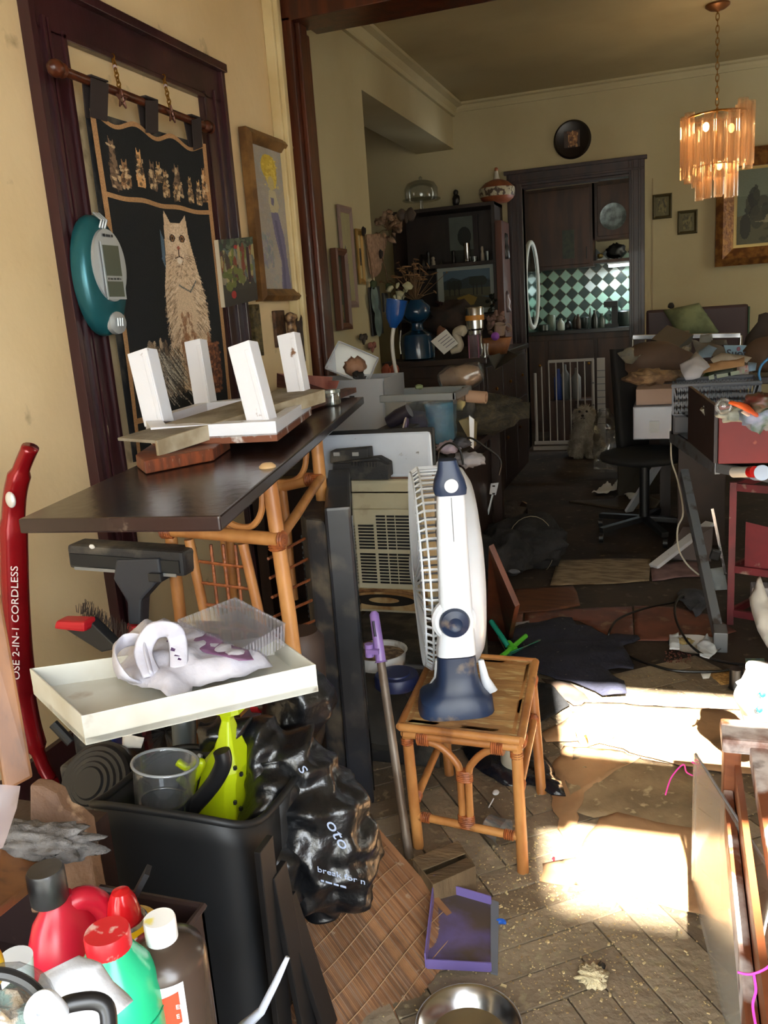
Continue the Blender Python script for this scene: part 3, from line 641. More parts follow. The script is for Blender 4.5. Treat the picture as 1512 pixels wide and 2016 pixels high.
# ================================================================ rattan stand
Yf, Yr = 1.70, 2.25
def drop(p, z=0): return V((p.x, p.y, z))
rs_ = thing('rattan_stand', 'honey-coloured rattan stand with lattice sides under the dark board', 'stand', (PY(450,1000,2.2).x, 2.2, 0))
def pole(nm, a, b, r, m=rattan, n=12): return M().tube([a, a.lerp(b,.33)+V((.002,.001,0)), a.lerp(b,.66), b], r, n).part(nm, m, rs_, smooth=True)
f1, f0 = PY(527,922,Yf), PY(330,1000,Yf+.05); f1b, f0b = PY(582,1320,Yf-.02), PY(362,1290,Yf+.05)
def ext(a, b): return a+(b-a)*((a.z)/(a.z-b.z))
pole('post', f1, ext(f1, f1b), .0175); pole('post', f0, ext(f0, f0b), .016)
r1, r0 = PY(622,858,Yr), PY(430,960,Yr+.05); r1b, r0b = PY(665,1330,Yr), PY(470,1300,Yr)
pole('post', r1, ext(r1, r1b), .018); pole('post', r0, ext(r0, r0b), .016)
pole('rail', PY(322,1042,Yf), PY(548,1062,Yf-.02), .0165); pole('rail', PY(428,985,Yr), PY(622,942,Yr), .018)
pole('rail', PY(548,1062,Yf), PY(632,940,Yr), .013); pole('rail', PY(330,1042,Yf+.02), PY(440,980,Yr), .013)
for (x0,y0,x1,y1,Y) in ((372,1062,408,1240,Yf+.02),(478,1070,516,1240,Yf),(447,990,462,1120,Yr),(556,958,580,1120,Yr)): pole('spindle', PY(x0,y0,Y), ext(PY(x0,y0,Y), PY(x1,y1,Y)) if Y < 2 else PY(x1,y1+60,Y), .0125, n=9)
M().tube(smooth_path([PY(x,y,Yf-.005) for x,y in ((350,1042),(392,1020),(430,1018),(468,1036),(498,1034),(516,1000),(514,925))], 5), .008, 8).part('curved_brace', rattan, rs_, smooth=True)
M().tube(smooth_path([PY(x,y,Yr-.005) for x,y in ((470,960),(540,950),(580,945),(600,920),(604,868))], 5), .009, 8).part('curved_brace', rattan, rs_, smooth=True)
for k in range(5):
    a, b = PY(392+5*k, 1105+42*k, Yf+.02), PY(492+6*k, 1118+42*k, Yf+.02); M().rod(a, b, .004, n=6).part('lattice_cane', wrapm, rs_)
    a, b = PY(528+4*k, 1100+38*k, Yf+.06), PY(600+6*k, 1060+40*k, Yr-.2); M().rod(a, b, .004, n=6).part('lattice_cane', wrapm, rs_)
for k in range(3): M().rod(PY(415+24*k,1072,Yf+.022), PY(440+24*k,1300,Yf+.022), .004, n=6).part('lattice_cane', wrapm, rs_)
for (x,y,Y,dr) in ((548,1062,Yf-.012,(1,0,0)),(545,1070,Yf-.012,(0,0,1)),(624,942,Yr-.008,(0,0,1)),(612,944,Yr-.008,(1,0,0)),(330,1044,Yf,(1,0,0))):
    m = M(); p = PY(x,y,Y)
    for q in range(5): m.lathe([(.0185,-.003),(.0215,0),(.0185,.003)], p+V(dr)*(.006*(q-2)), dr, 12)
    m.part('cane_wrap', wrapm, rs_, smooth=True)
M().lathe([(.019,0),(.019,.006),(.012,.012),(0,.013)], f1, (0,0,1), 14).part('post_cap', mat('pale_cane_end', rgb(206,170,124), .6), rs_, smooth=True)
# ================================================================ vacuum cleaner, floor head, brush
t = thing('stick_vacuum', 'red cordless stick vacuum with white lettering leaning on the left wall', 'vacuum cleaner', PY(30,1540,1.62))
redm = mat('red_metallic', rgb(142,14,22), .25, .35, c2=rgb(110,10,18), scale=3, coat=.4)
Yv = 1.62; path = smooth_path([PY(x,y,Yv) for x,y in ((60,880),(38,935),(27,1000),(28,1120),(34,1240),(44,1340),(60,1430),(82,1500),(100,1535))], 6)
m = M(); m.tube(path, [.023]*6+[.031]*8+[.038]*18+[.031]*8+[.020]*9, 14, flat=.8); m.part('body', redm, t, smooth='all')
M().tube([p+V((.018,.0,0)) for p in path[14:40]], .010, 6).part('grip_stripe', mat('dark_red', rgb(84,8,14), .35), t, smooth='all')
M().blob(PY(21,984,Yv-.035), (.014,.008,.020), 0, sub=3).part('power_button', mat('silver_button', rgb(210,206,200), .35, .3), t, smooth='all')
a, b = PY(34,1310,Yv-.044), PY(30,1085,Yv-.044); text_mesh('OSE 2-IN-1 CORDLESS', .0315, a+V((0,0,-.04)), b-a, (-1,0,0), mat('silver_ink', rgb(206,196,196), .4), t)
M().bar(path[-1], path[-1]+V((.06,.0,-.32)), .03, .02).part('lower_tube', redm, t)
t = thing('carpet_sweeper', 'dusty black carpet sweeper turned upside down on its tube, red ring at the neck', 'sweeper', PY(262,1300,1.72))
Y = 1.70; a, b = PY(152,1092,Y), PY(376,1100,Y); m = M(); m.bar(a+V((0,0,.005)), b+V((0,0,-.005)), .07, .062, up=(0,0,1)); m.part('housing', black_dust, t, bevel=.010)
M().bar(a+V((.01,-.037,.0)), b+V((-.01,-.037,-.01)), .006, .03, up=(0,0,1)).part('brush_strip', mat('strip_black', rgb(22,24,26), .6), t)
M().bar(a+V((.02,-.04,-.022)), b+V((-.02,-.04,-.030)), .004, .008, up=(0,0,1)).part('metal_edge', mat('grey_edge', rgb(140,144,148), .35, .6), t)
M().prism([PY(x,y,Y-.045) for x,y in ((228,1102),(312,1100),(318,1138),(278,1182),(276,1230),(252,1230),(250,1186),(222,1140))], V((0,.04,0))).part('neck', mat('neck_grey', rgb(44,48,56), .45), t, bevel=.006)
M().rod(PY(266,1228,Y-.025), PY(268,1256,Y-.025), .0195, n=16).part('ring', mat('ring_red', rgb(176,22,36), .4), t, smooth=True)
M().rod(PY(268,1256,Y-.025), V((PY(268,1256,Y).x+.05, Y+.0, .02)), .016, n=12).part('tube', black_pl, t, smooth=True)
M().box(PY(315,1132,Y-.03), (.035,.05,.022)).part('pedal', black_pl, t, bevel=.003)
M().blob(PY(181,1076,Y-.036), (.008,.004,.006), sub=2).part('sticker', paper, t)
t = thing('scrub_brush', 'black scrubbing brush with a red tip and dark bristles, left of the carpet sweeper', 'brush', PY(200,1280,1.72))
Y = 1.60; M().slab([PY(130,1222,Y), PY(215,1275,Y), PY(248,1268,Y), PY(190,1212,Y)], .03).part('handle', black_pl, t, bevel=.004)
M().slab([PY(129,1226,Y-.012), PY(190,1232,Y-.012), PY(190,1212,Y-.012), PY(133,1210,Y-.012)], .045).part('grip', mat('ring_red', rgb(176,22,36), .4), t, bevel=.008)
m = M()
for k in range(150):
    u = random.random(); p = PY(150,1206,Y).lerp(PY(248,1262,Y), u)+V((0,random.uniform(-.0,.035),0)); m.rod(p, p+V((random.uniform(0,.012),0,random.uniform(.016,.028))), .0012, .0007, 3)
m.part('bristles', mat('bristle_brown', rgb(60,46,38), .8), t, kind='stuff')
# ================================================================ white tray table and what it carries
ZT = .75; traym = mat('tray_white', rgb(206,206,198), .35, c2=rgb(186,182,168), scale=5, dirt=rgb(140,108,70), dscale=9, dlo=.60, dhi=.74)
a, b, c_, d_ = PZ(160,1412,ZT), PZ(622,1310,ZT), PZ(540,1252,ZT), PZ(58,1318,ZT)
o_ = (a+b+c_+d_)/4
t = thing('metal_tray', 'shallow white metal tray with rusty rim holding a carrier bag and clamshell', 'tray', V((o_.x,o_.y,ZT-.05)))
M().slab([p+V((0,0,-.05)) for p in (a,b,c_,d_)], .012).part('base', traym, t)
ins = lambda p: p+(o_-p)*.02
for u_, v_ in ((a,b),(b,c_),(c_,d_),(d_,a)):
    m = M(); up, dn = V((0,0,.002)), V((0,0,-.05)); m.hexa([u_+dn, v_+dn, ins(v_)+dn, ins(u_)+dn, u_+up, v_+up, ins(v_)+up, ins(u_)+up]); m.part('rim', traym, t, bevel=.0015)
zt = ZT-.036
bagm = mat('bag_white', rgb(208,206,216), .45, c2=rgb(190,188,200), scale=6, bump=.5, bscale=25, trans=0.0)
t = thing('carrier_bag', 'crumpled white carrier bag with purple print lying on the white tray', 'bag', PZ(330,1350,zt))
m = M(); cloth(m, [PZ(x,y,zt+.01) for x,y in ((222,1290),(232,1262),(268,1252),(330,1238),(375,1240),(420,1268),(455,1285),(530,1308),(538,1322),(470,1345),(380,1358),(375,1376),(330,1384),(318,1376),(262,1360),(228,1330))], amp=.022, fr=16, step=.012, seed=4, dome=.045)
m.part('body', bagm, t, smooth='all', solid=.0008)
for pth in (((275,1345,0),(240,1330,.03),(225,1290,.05),(245,1262,.06),(285,1262,.06),(290,1290,.045),(300,1330,.02)), ((300,1330,.02),(282,1285,.05),(300,1245,.08),(335,1240,.085),(350,1262,.06),(352,1318,.02))):
    M().tube(smooth_path([PZ(x,y,zt+.02+z) for x,y,z in pth], 6), .017, 10, flat=.22).part('handle', bagm, t, smooth='all')
for (x0,y0,w_,h_) in ((335,1252,14,12),(330,1262,10,8),(338,1278,8,10),(345,1292,10,6),(352,1298,6,8)):
    m = M(); cloth(m, [PZ(x0,y0,zt+.076), PZ(x0+w_,y0+3,zt+.076), PZ(x0+w_*.8,y0+h_,zt+.074), PZ(x0-2,y0+h_*.8,zt+.074)], amp=.001, step=.004, lift=.004)
    m.part('print', mat('purple_ink', rgb(84,40,104), .6), t)
# clear clamshell
t = thing('clamshell', 'clear ribbed clamshell container with purple stains on the tray', 'container', PZ(460,1290,zt))
q = [PZ(362,1262,zt+.02), PZ(468,1222,zt+.07), PZ(560,1272,zt+.05), PZ(480,1318,zt+.01)]; up = V((0,0,.045)); o2 = sum(q, V())/4
m = M()
for i in range(4):
    a_, b_ = q[i], q[(i+1) % 4]
    for k in range(14):
        u0, u1 = k/14, (k+.55)/14; s0, s1 = a_.lerp(b_, u0), a_.lerp(b_, u1); m.slab([s0, s1, s1+up+(s1-o2)*.06, s0+up+(s0-o2)*.06], .002)
m.part('ribbed_side', clear('ribbed', (.93,.92,.95), .12, .10, .1, haze=(.75,.74,.8)), t, kind='stuff')
M().slab([p+up*1.02+(p-o2)*.07 for p in q], .002).part('lid', clearp, t); M().slab([p+up*.5 for p in q], .002).part('inner_tray', clear('clamshell_in', (.93,.91,.95), .12, .05, .15, haze=(.6,.56,.66)), t)
m = M(); cloth(m, [PZ(x,y,zt+.05) for x,y in ((372,1262),(410,1246),(432,1252),(440,1268),(490,1282),(500,1300),(470,1302),(400,1284))], amp=.004, step=.01, seed=2)
m.part('purple_residue', mat('purple_smear', rgb(122,84,122), .6, c2=rgb(150,120,150), scale=20), t, smooth='all', solid=.001)
# ================================================================ side table and fan
ZS = .362
def tt(x, y, z=ZS): return PZ(x, y, z)
FL, FR, BR_, BL_ = tt(790,1425), tt(1022,1452), tt(1052,1300), None
BL_ = FL+(BR_-FR)
ctr = (FL+FR+BR_+BL_)/4
t = thing('side_table', 'small rattan side table with arched braces, the white fan standing on it', 'table', V((ctr.x, ctr.y, 0)))
top = M().slab([p+V((0,0,-.012)) for p in (FL,FR,BR_,BL_)], .010); top.part('tabletop', mat('cane_top', rgb(182,140,88), .45, c2=rgb(150,108,62), scale=7, stretch=(1,5,1), bump=.2, bscale=40, dirt=rgb(206,182,130), dscale=16, dlo=.55, dhi=.68), t)
def cane(nm, a, b, r=.011, m=rattan): return M().tube([a, a.lerp(b,.5), b], r, 12).part(nm, m, t, smooth=True)
E_ = lambda p, k=1.0: ctr+(p-ctr)*k
cs = [FL, FR, BR_, BL_]
for i in range(4): cane('edge_cane', E_(cs[i],1.02)+V((0,0,-.006)), E_(cs[(i+1)%4],1.02)+V((0,0,-.006)), .0105)
for i in range(4): cane('apron_cane', E_(cs[i],.97)+V((0,0,-.030)), E_(cs[(i+1)%4],.97)+V((0,0,-.030)), .0105)
for i in range(4):
    a, b = E_(cs[i],.86), E_(cs[(i+1)%4],.86); M().slab([a+V((0,0,-.002)), b+V((0,0,-.002)), E_(cs[(i+1)%4],.92)+V((0,0,-.002)), E_(cs[i],.92)+V((0,0,-.002))], .004).part('top_strip', rattan, t)
feet_ = [PZ(824,1668), PZ(1030,1718), PZ(1066,1562), None]; feet_[3] = feet_[0]+(feet_[2]-feet_[1])
leg_top = [E_(c_,.94)+V((0,0,-.012)) for c_ in cs]
for a, b in zip(leg_top, feet_): M().tube([a, a.lerp(b,.5), b], [.0135,.014,.0145], 14).part('leg', rattan, t, smooth=True)
at_ = lambda i, z: leg_top[i].lerp(feet_[i], (leg_top[i].z-z)/(leg_top[i].z))
legs_ = [o for o in S.collection.objects if o.parent == t and o.name.startswith('leg')]
for i, j, z in ((0,1,.095),(1,2,.215),(3,0,.13),(2,3,.215)):
    so_ = cane('stretcher', at_(i,z), at_(j,z), .0105)
    for e, o_ in ((i,j),(j,i)):
        d_ = (at_(o_,z)-at_(e,z)).normalized(); m = M()
        for q in range(5): m.lathe([(.0112,-.0025),(.0138,0),(.0112,.0025)], at_(e,z)+d_*(.020+.005*q), d_, 12)
        m.part('cane_wrap', wrapm, so_, smooth=True)
for i, j in ((0,1),(1,2),(2,3),(3,0)):
    d_ = (leg_top[j]-leg_top[i]).normalized(); zt_ = V((0,0,-.018))
    for e, s in ((i,1),(j,-1)):
        m = M(); p = leg_top[e]+zt_+d_*s*.032
        for q in range(6): m.lathe([(.020,-.0025),(.0225,0),(.020,.0025)], p+d_*s*.005*q+V((0,0,-.006)), d_, 14, sy=1.0)
        m.part('cane_wrap', wrapm, t, smooth=True)
    m = M(); 
    for q in range(3): m.lathe([(.014,-.003),(.0165,0),(.014,.003)], leg_top[i]+V((0,0,-.034-.006*q)), (0,0,1), 12)
    m.part('cane_wrap', wrapm, legs_[i], smooth=True)
# arched braces of the near end
a0, a1 = leg_top[0]+V((0,0,-.03)), leg_top[1]+V((0,0,-.03)); md = a0.lerp(a1,.52); dz = V((0,0,-1)); dx_ = (a1-a0).normalized()
low = at_(0,.095).lerp(at_(1,.095),.5)
for s, st_ in ((-1,a0),(1,a1)):
    pth = smooth_path([st_.lerp(md,.25)+dz*.004, st_.lerp(md,.55)+dz*.012, md+dx_*s*.025+dz*.045, md+dx_*s*.011+dz*.085, low+dx_*s*.010+V((0,0,.0))], 6)
    M().tube(pth, .0095, 10).part('arched_brace', rattan, t, smooth=True)
for p, k in ((md+dz*.088,6),(low+V((0,0,.014)),7)):
    m = M()
    for q in range(k): m.lathe([(.0205,-.0025),(.0225,0),(.0205,.0025)], p+dz*(.005*q-.015), dz, 14, sx=1, sy=.6, u=dx_)
    m.part('cane_wrap', wrapm, t, smooth=True)
# ---- fan
whitef = mat('fan_white', rgb(222,228,238), .3, c2=rgb(214,220,230), scale=3, dirt=rgb(150,140,120), dscale=10, dlo=.68, dhi=.8)
navy = mat('fan_navy', rgb(34,52,84), .4, c2=rgb(28,42,70), scale=4, dirt=rgb(120,106,92), dscale=18, dlo=.6, dhi=.72)
ax = V((-.94,-.34,0)).normalized(); side = V((.34,-.94,0)).normalized()   # side: horizontally towards the viewer
base = PZ(897,1385,ZS); C = V((base.x, base.y, 0))+V((0,0,.715))-side*.165
R_ = .288; C = PY(887,1114,base.y+R_*.90+.03)
t = thing('table_fan', 'white and navy table fan seen edge-on, ribbed grille facing left', 'fan', V((base.x, base.y, ZS)))
M().lathe([(R_*.25,-.078),(R_*.6,-.076),(R_*.85,-.066),(R_*.96,-.048),(R_,-.02),(R_*1.0,.0),(R_*.985,.004)], C, ax, 56).part('rear_housing', whitef, t, smooth='all')
M().lathe([(R_*.95,.0),(R_*1.035,.003),(R_*1.035,.018),(R_*.96,.020)], C+ax*-.002, ax, 56).part('rim', whitef, t, smooth=True)
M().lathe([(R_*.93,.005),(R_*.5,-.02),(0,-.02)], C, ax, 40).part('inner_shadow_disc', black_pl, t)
for q in range(68):
    a_ = 2*PI*q/68; r_ = math.cos(a_)*V((0,0,1))+math.sin(a_)*side; tw = math.cos(a_+.5)*V((0,0,1))+math.sin(a_+.5)*side
    M().tube([C+r_*R_*.985+ax*.015, C+r_*R_*.985+ax*.078, C+r_*R_*.94+ax*.096, C+(r_*.55+tw*.45).normalized()*R_*.45+ax*.104, C+tw*.045+ax*.106], .0034, 4).part('grille_rib', whitef, t)
M().lathe([(.05,.100),(.052,.110),(.03,.116),(0,.118)], C, ax, 24).part('grille_hub', whitef, t, smooth=True)
for r_, z_ in ((R_*.99,.076),(R_*.95,.094)):
    M().tube([C+ax*z_+(math.cos(k*PI/24)*V((0,0,1))+math.sin(k*PI/24)*side)*r_ for k in range(48)], .003, 5, closed=True).part('grille_ring', whitef, t)
for q in range(5):
    a_ = 2*PI*q/5; u_ = math.cos(a_)*V((0,0,1))+math.sin(a_)*side; w_ = ax.cross(u_); m = M()
    m.grid(lambda s, v: C+u_*(.04+.19*v)+w_*(.06*(s-.5)*(1+v))+ax*(.0+.03*(s-.5)), 4, 6); m.part('blade', mat('fan_blade', rgb(120,140,170), .4), t, smooth='all', solid=.002)
# column in front of the housing
pc = lambda x, y, Y: PY(x, y, Y)
Yc = base.y-.01
def ring(y, xl, xr, d): 
    a, b = PY(xl, y, Yc), PY(xr, y, Yc); c_ = (a+b)/2; w_ = (b-a).length/2; u_ = -ax; return c_, w_, d
secs = [(1394,826,970,.080),(1366,830,966,.078),(1352,852,950,.062),(1340,860,943,.052),(1320,862,938,.045),(1285,862,934,.04)]
def loft(nm, secs, m_, bulge=.6):
    m = M(); n = 20; vs = []
    for (y, xl, xr, d) in secs:
        c_, w_, d = ring(y, xl, xr, d)
        for k in range(n):
            a_ = 2*PI*k/n; ca, sa = math.cos(a_), math.sin(a_); e = .55
            vs.append(c_ + (-ax)*w_*math.copysign(abs(ca)**e, ca) + side*d*math.copysign(abs(sa)**e, sa))
    fs = [(i*n+k, i*n+(k+1)%n, (i+1)*n+(k+1)%n, (i+1)*n+k) for i in range(len(secs)-1) for k in range(n)]+[list(range(n)), [(len(secs)-1)*n+k for k in range(n)]]
    m.add(vs, fs); return m.part(nm, m_, t, smooth=True)
loft('base', secs, navy)
loft('column', [(1283,860,936,.040),(1215,866,930,.036),(1100,862,922,.030),(1000,860,916,.026),(965,861,913,.024)], whitef)
loft('grip', [(972,857,917,.028),(960,853,918,.030),(945,855,914,.030),(925,862,905,.026),(905,863,898,.022)], navy)
for sx in (-1, 1):
    p0 = PY(905+sx*42,1300,Yc); p1 = PY(905+sx*58,1368,Yc); m = M(); m.tube([p0, PY(905+sx*46,1340,Yc)+V((0,.02,0)), p1+V((0,.02,0))], [.008,.012,.02], 10, flat=.7); m.part('base_flange', whitef, t, smooth='all')
kn = PY(892,1216,Yc)+side*.034
M().lathe([(.036,-.012),(.038,.004),(.034,.014),(.018,.020),(.014,.017),(0,.017)], kn, side, 32).part('knob', navy, t, smooth=True)
M().lathe([(.055,-.03),(.055,-.012),(.047,-.004)], kn, side, 32).part('knob_collar', whitef, t, smooth=True)
M().lathe([(.0165,-.004),(.0165,.004),(0,.006)], PY(886,952,Yc)+side*.028, side, 24).part('button', white_pl, t, smooth=True)
M().bar(PY(886,975,Yc)+side*.0275, PY(891,1060,Yc)+side*.031, .0015, .0015).part('seam', grey_pl, t)
M().tube(smooth_path([C+V((0,0,-.262))+ax*-.02, C+V((0,-.08,-.29)), base+V((0,.02,.05))], 4), .03, 10).part('neck', whitef, t, smooth='all')
# ================================================================ television on its edge
t = thing('television', 'black flat television standing on its side edge, sockets on the back facing left', 'television', PZ(690,1590))
Yt0, Yt1 = 1.98, 2.55
def tvp(x, y, Y): return PY(x, y, Y)
a_t, a_b = PY(668,1040,Yt0), PY(722,1580,Yt0); b_t = PY(648,955,Yt1); zt_ = (PY(650,985,Yt0).z); 
x0 = PY(664,1300,Yt0).x; zz = PY(655,968,Yt0+.2).z
M().bb((x0, Yt0, .0), (x0+.07, Yt1, zz)).part('front_panel', mat('tv_black', rgb(24,25,28), .3, c2=rgb(40,42,48), scale=3, dirt=rgb(74,68,60), dscale=10, dlo=.55, dhi=.75), t, bevel=.008)
M().bb((x0+.07, Yt0+.02, .03), (x0+.073, Yt1-.02, zz-.03)).part('screen', mat('tv_glass', rgb(8,9,11), .12), t)
m = M(); z1_ = zz-.04; sec = [(x0, Yt0+.02), (x0-.055, Yt0+.07), (x0-.075, Yt0+.16), (x0-.075, Yt1-.1), (x0, Yt1-.02)]
m.prism([V((x,y,.05)) for x,y in sec], V((0,0,z1_-.05))); m.part('back_shell', mat('tv_back', rgb(40,42,48), .55, dirt=rgb(96,88,76), dscale=12, dlo=.5, dhi=.7), t, bevel=.012)
for k in range(16): M().bb((x0-.079, Yt0+.17, z1_-.07-.016*k), (x0-.073, Yt1-.12, z1_-.078-.016*k)).part('vent_slat', black_pl, t)
M().slab([PY(x,y,Yt0+.035)+V((-.03,0,0)) for x,y in ((640,1288),(668,1288),(668,1372),(640,1372))], .012).part('socket_panel', black_pl, t)
for k, (y, c_) in enumerate(((1310,rgb(170,60,50)),(1323,rgb(210,210,210)),(1335,rgb(206,180,60)),(1343,rgb(180,180,180)))):
    p = PY(655,y,Yt0+.02)+V((-.022,0,0)); M().lathe([(.006,0),(.0065,.008),(.003,.008),(.003,.004),(0,.004)], p, (0,-1,0), 12).part('socket', mat('socket_%d' % k, c_, .4), t, smooth=True)
M().lathe([(.010,0),(.010,.006),(.007,.006),(0,.003)], PY(658,1352,Yt0+.02)+V((-.02,0,0)), (0,-1,0), 14).part('round_socket', black_pl, t, smooth=True)
M().blob(PY(690,1585,Yt0-.005), .004, 0, sub=2).part('screw', steel, t)
piv = V((x0, Yt0, 0)); t.matrix_basis = Matrix.Translation(piv) @ Matrix.Rotation(math.radians(21), 4, 'Z') @ Matrix.Translation(-piv) @ t.matrix_basis
# ================================================================ air conditioner, monitor, phone, cabinet
t = thing('floor_cabinet', 'low black cabinet with a rounded front under the tin bowl, behind the purple pole', 'cabinet', V((-.86,2.45,0)))
zc_ = PZ(760,1330,0) ; zcab = .34
m = M(); m.bb((-1.02,2.22,0), (-.66,2.95,zcab)); m.part('body', black_dust, t, bevel=.01)
m = M(); m.lathe([(.13,0),(.13,.01),(.11,.014),(.10,.006),(.02,.002),(0,.004)], V((-.84,2.219,.18)), (0,-1,0), 30); m.part('speaker_cone', mat('speaker_grey', rgb(44,42,38), .8, c2=rgb(60,56,50), scale=14), t, smooth=True)
M().bb((-1.0,2.216,.325), (-.68,2.222,.335)).part('trim_strip', grey_pl, t)
Ya = 2.62; ivory = mat('ac_ivory', rgb(208,202,178), .5, c2=rgb(192,184,156), scale=4, dirt=rgb(124,84,44), dscale=6, dlo=.62, dhi=.76)
a, b = PY(662,940,Ya), PY(822,1350,Ya); z1_, z0_ = PY(740,945,Ya).z, zcab; xa, xb = PY(655,1100,Ya).x, PY(840,1100,Ya).x
t = thing('air_conditioner', 'rusty ivory window air conditioner with a slotted grille behind the fan', 'air conditioner', V(((xa+xb)/2, Ya+.15, z0_)))
M().bb((xa,Ya,z0_), (xb,Ya+.33,z1_)).part('case', ivory, t, bevel=.012)
gz1, gz0 = PY(740,1008,Ya).z, PY(740,1150,Ya).z
M().bb((xa+.01,Ya-.012,gz0-.012), (xb-.005,Ya+.0,gz1+.012)).part('grille_panel', ivory, t, bevel=.003)
xs = [PY(x,1080,Ya-.015).x for x in (668,676,680,700,708,738,744,762,765,780,812,832)]
nrow = 22; rows = 0
for r_ in range(nrow):
    z = gz1-.006-(gz1-gz0-.012)*(r_+.5)/nrow
    if r_ == 11: continue
    m = M()
    for x0_, x1_ in ((xs[2],xs[3]),(xs[4],xs[5]),(xs[6],xs[7]),(xs[8],xs[9]),(xs[9]+.004,xs[10]+.02)):
        if r_ < 3 and x0_ < xs[4]+.001: continue
        m.bb((x0_,Ya-.0145,z-.0032), (x1_,Ya-.0115,z+.0032))
    m.part('slot_row', black_pl, t)
zd = PY(740,1180,Ya).z
m = M(); m.lathe([(1,0),(.96,.006),(0,.002)], V(((xa+xb)/2+.01,Ya-.002,zd)), (0,-1,0), 28, sx=.115, sy=.022); m.part('torn_opening', mat('scorched', rgb(26,20,16), .9), t)
M().tube([V(((xa+xb)/2+.01+.14*math.cos(k*PI/12),Ya-.006,zd+.006+.03*math.sin(k*PI/12))) for k in range(13)], .006, 6).part('bent_lip', mat('rusty_lip', rgb(150,112,70), .7, c2=rgb(96,60,34), scale=30), t, smooth='all')
M().bb((xa+.004,Ya-.006,zd-.035), (xb-.004,Ya-.001,zd+.045)).part('rust_band', mat('rust_stain', rgb(150,108,62), .8, c2=rgb(186,160,116), scale=18, lo=.4, hi=.6), t)
M().bb((xa-.006,Ya+.0,z1_-.045), (xb+.006,Ya+.02,z1_-.040)).part('seam', mat('seam_yellow', rgb(186,170,120), .6), t)
# monitor lying on the air conditioner
Ym = 2.66; a, b, c_, d_ = PY(622,862,Ym+.07), PY(850,853,Ym+.07), PY(856,942,Ym), PY(626,946,Ym)
t = thing('silver_monitor', 'silver rounded back panel of a monitor propped on the air conditioner', 'monitor', V(((c_.x+d_.x)/2, Ym, z1_+.002)))
silb = mat('brushed_silver', rgb(204,214,230), .3, .2, c2=rgb(176,188,208), scale=3, dirt=rgb(80,76,72), dscale=40, dlo=.68, dhi=.76)
M().slab([a,b,c_,d_], -.03).part('back_panel', silb, t, bevel=.010)
M().slab([a+V((-.004,.035,.012)),b+V((.002,.035,.012)),c_+V((0,.035,0)),d_+V((-.004,.035,0))], -.02).part('front_bezel', black_pl, t, bevel=.004)
M().box(a.lerp(b,.835)+V((0,-.018,-.045)), (.028,.004,.005)).part('badge', white_pl, t)
M().bb((d_.x,Ym-.02,z1_), (c_.x,Ym+.07,z1_+.012)).part('foot_edge', mat('rust_edge', rgb(92,60,42), .7), t)
t = thing('cordless_phone_dock', 'dusty black phone dock lying on its side against the silver monitor', 'telephone', PY(700,940,Ym-.08))
M().slab([PY(x,y,Ym-.05) for x,y in ((650,888),(724,882),(726,906),(650,912))], .05).part('dock', black_dust, t, bevel=.004)
M().slab([PY(x,y,Ym-.07) for x,y in ((652,912),(742,900),(764,912),(766,940),(655,944))][:4]+[], .05).part('body', black_dust, t, bevel=.006)
m = M(); m.slab([PY(x,y,Ym-.09) for x,y in ((655,914),(745,908),(764,916),(764,942))], .03); m.slab([PY(x,y,Ym-.09) for x,y in ((655,914),(764,942),(764,944),(655,944))], .03); m.part('handset', black_dust, t)
for x in (663, 700): M().box(PY(x,894,Ym-.055), (.022,.006,.012)).part('contact', mat('socket_grey', rgb(170,174,180), .3, .5), t)
for k in range(9): M().box(PY(692+6*k,912+.4*k,Ym-.125), (.003,.006,.014)).part('grip_ridge', black_pl, t)
# tin bowl, blue lid, note
Pb = PZ(750,1312,zcab); t = thing('tin_bowl', 'old tin bowl full of dirt on the black cabinet, behind the purple pole', 'bowl', Pb)
M().shell([(.05,0),(.072,.01),(.078,.05),(.082,.052)], .003, c=Pb, n=32).part('shell', mat('tin_white', rgb(206,204,200), .35, .3, c2=rgb(120,90,66), scale=10, lo=.55, hi=.62), t, smooth=True)
M().lathe([(.074,.036),(.05,.042),(0,.044)], Pb, n=24).part('dirt', mat('dry_dirt', rgb(150,124,92), .9, c2=rgb(92,70,50), scale=50, bump=1, bscale=80), t)
Pb = PZ(782,1350,zcab); M().lathe([(.058,0),(.062,.004),(.062,.03),(.058,.036),(.04,.036),(.038,.040),(0,.040)], Pb, n=32).solo('round_tub', mat('navy_plastic', rgb(26,34,72), .45), 'flat dark blue round plastic tub beside the tin bowl', 'tub', smooth=True)
m = M(); m.slab([PZ(x,y,zcab+.001) for x,y in ((752,1328),(796,1328),(788,1362),(744,1356))], .001); m.solo('note', mat('note_blue', rgb(186,190,204), .7), 'small white note card on the black cabinet', 'paper')
# purple-handled pole
t = thing('broom_pole', 'long dull metal pole with a purple plastic hanger end, leaning on the black cabinet', 'pole', PZ(806,1690))
pt, pb_ = PY(737,1212,1.97), PZ(806,1690); u_ = (pb_-pt).normalized(); kk = pt.lerp(pb_, .19)
M().rod(kk, pb_, .0115, n=14).part('tube', mat('pole_metal', rgb(140,128,116), .5, .3, c2=rgb(100,84,70), scale=12, stretch=(1,1,.3)), t, smooth=True)
lil = mat('lilac_plastic', rgb(150,124,184), .35, c2=rgb(132,104,164), scale=8)
M().tube([pt-u_*.012, pt-u_*.004, pt.lerp(kk,.5), kk, kk+u_*.004], [.006,.0125,.0135,.014,.018], 14).part('hanger_end', lil, t, smooth=True)
M().tube([kk+V((-.03,-.0,.01)), kk+V((-.03,-.0,.045))], .012, 12).part('clip', lil, t, smooth=True); M().bar(kk+V((-.034,0,.028)), kk+V((0,0,.028)), .03, .012).part('clip_arm', lil, t)
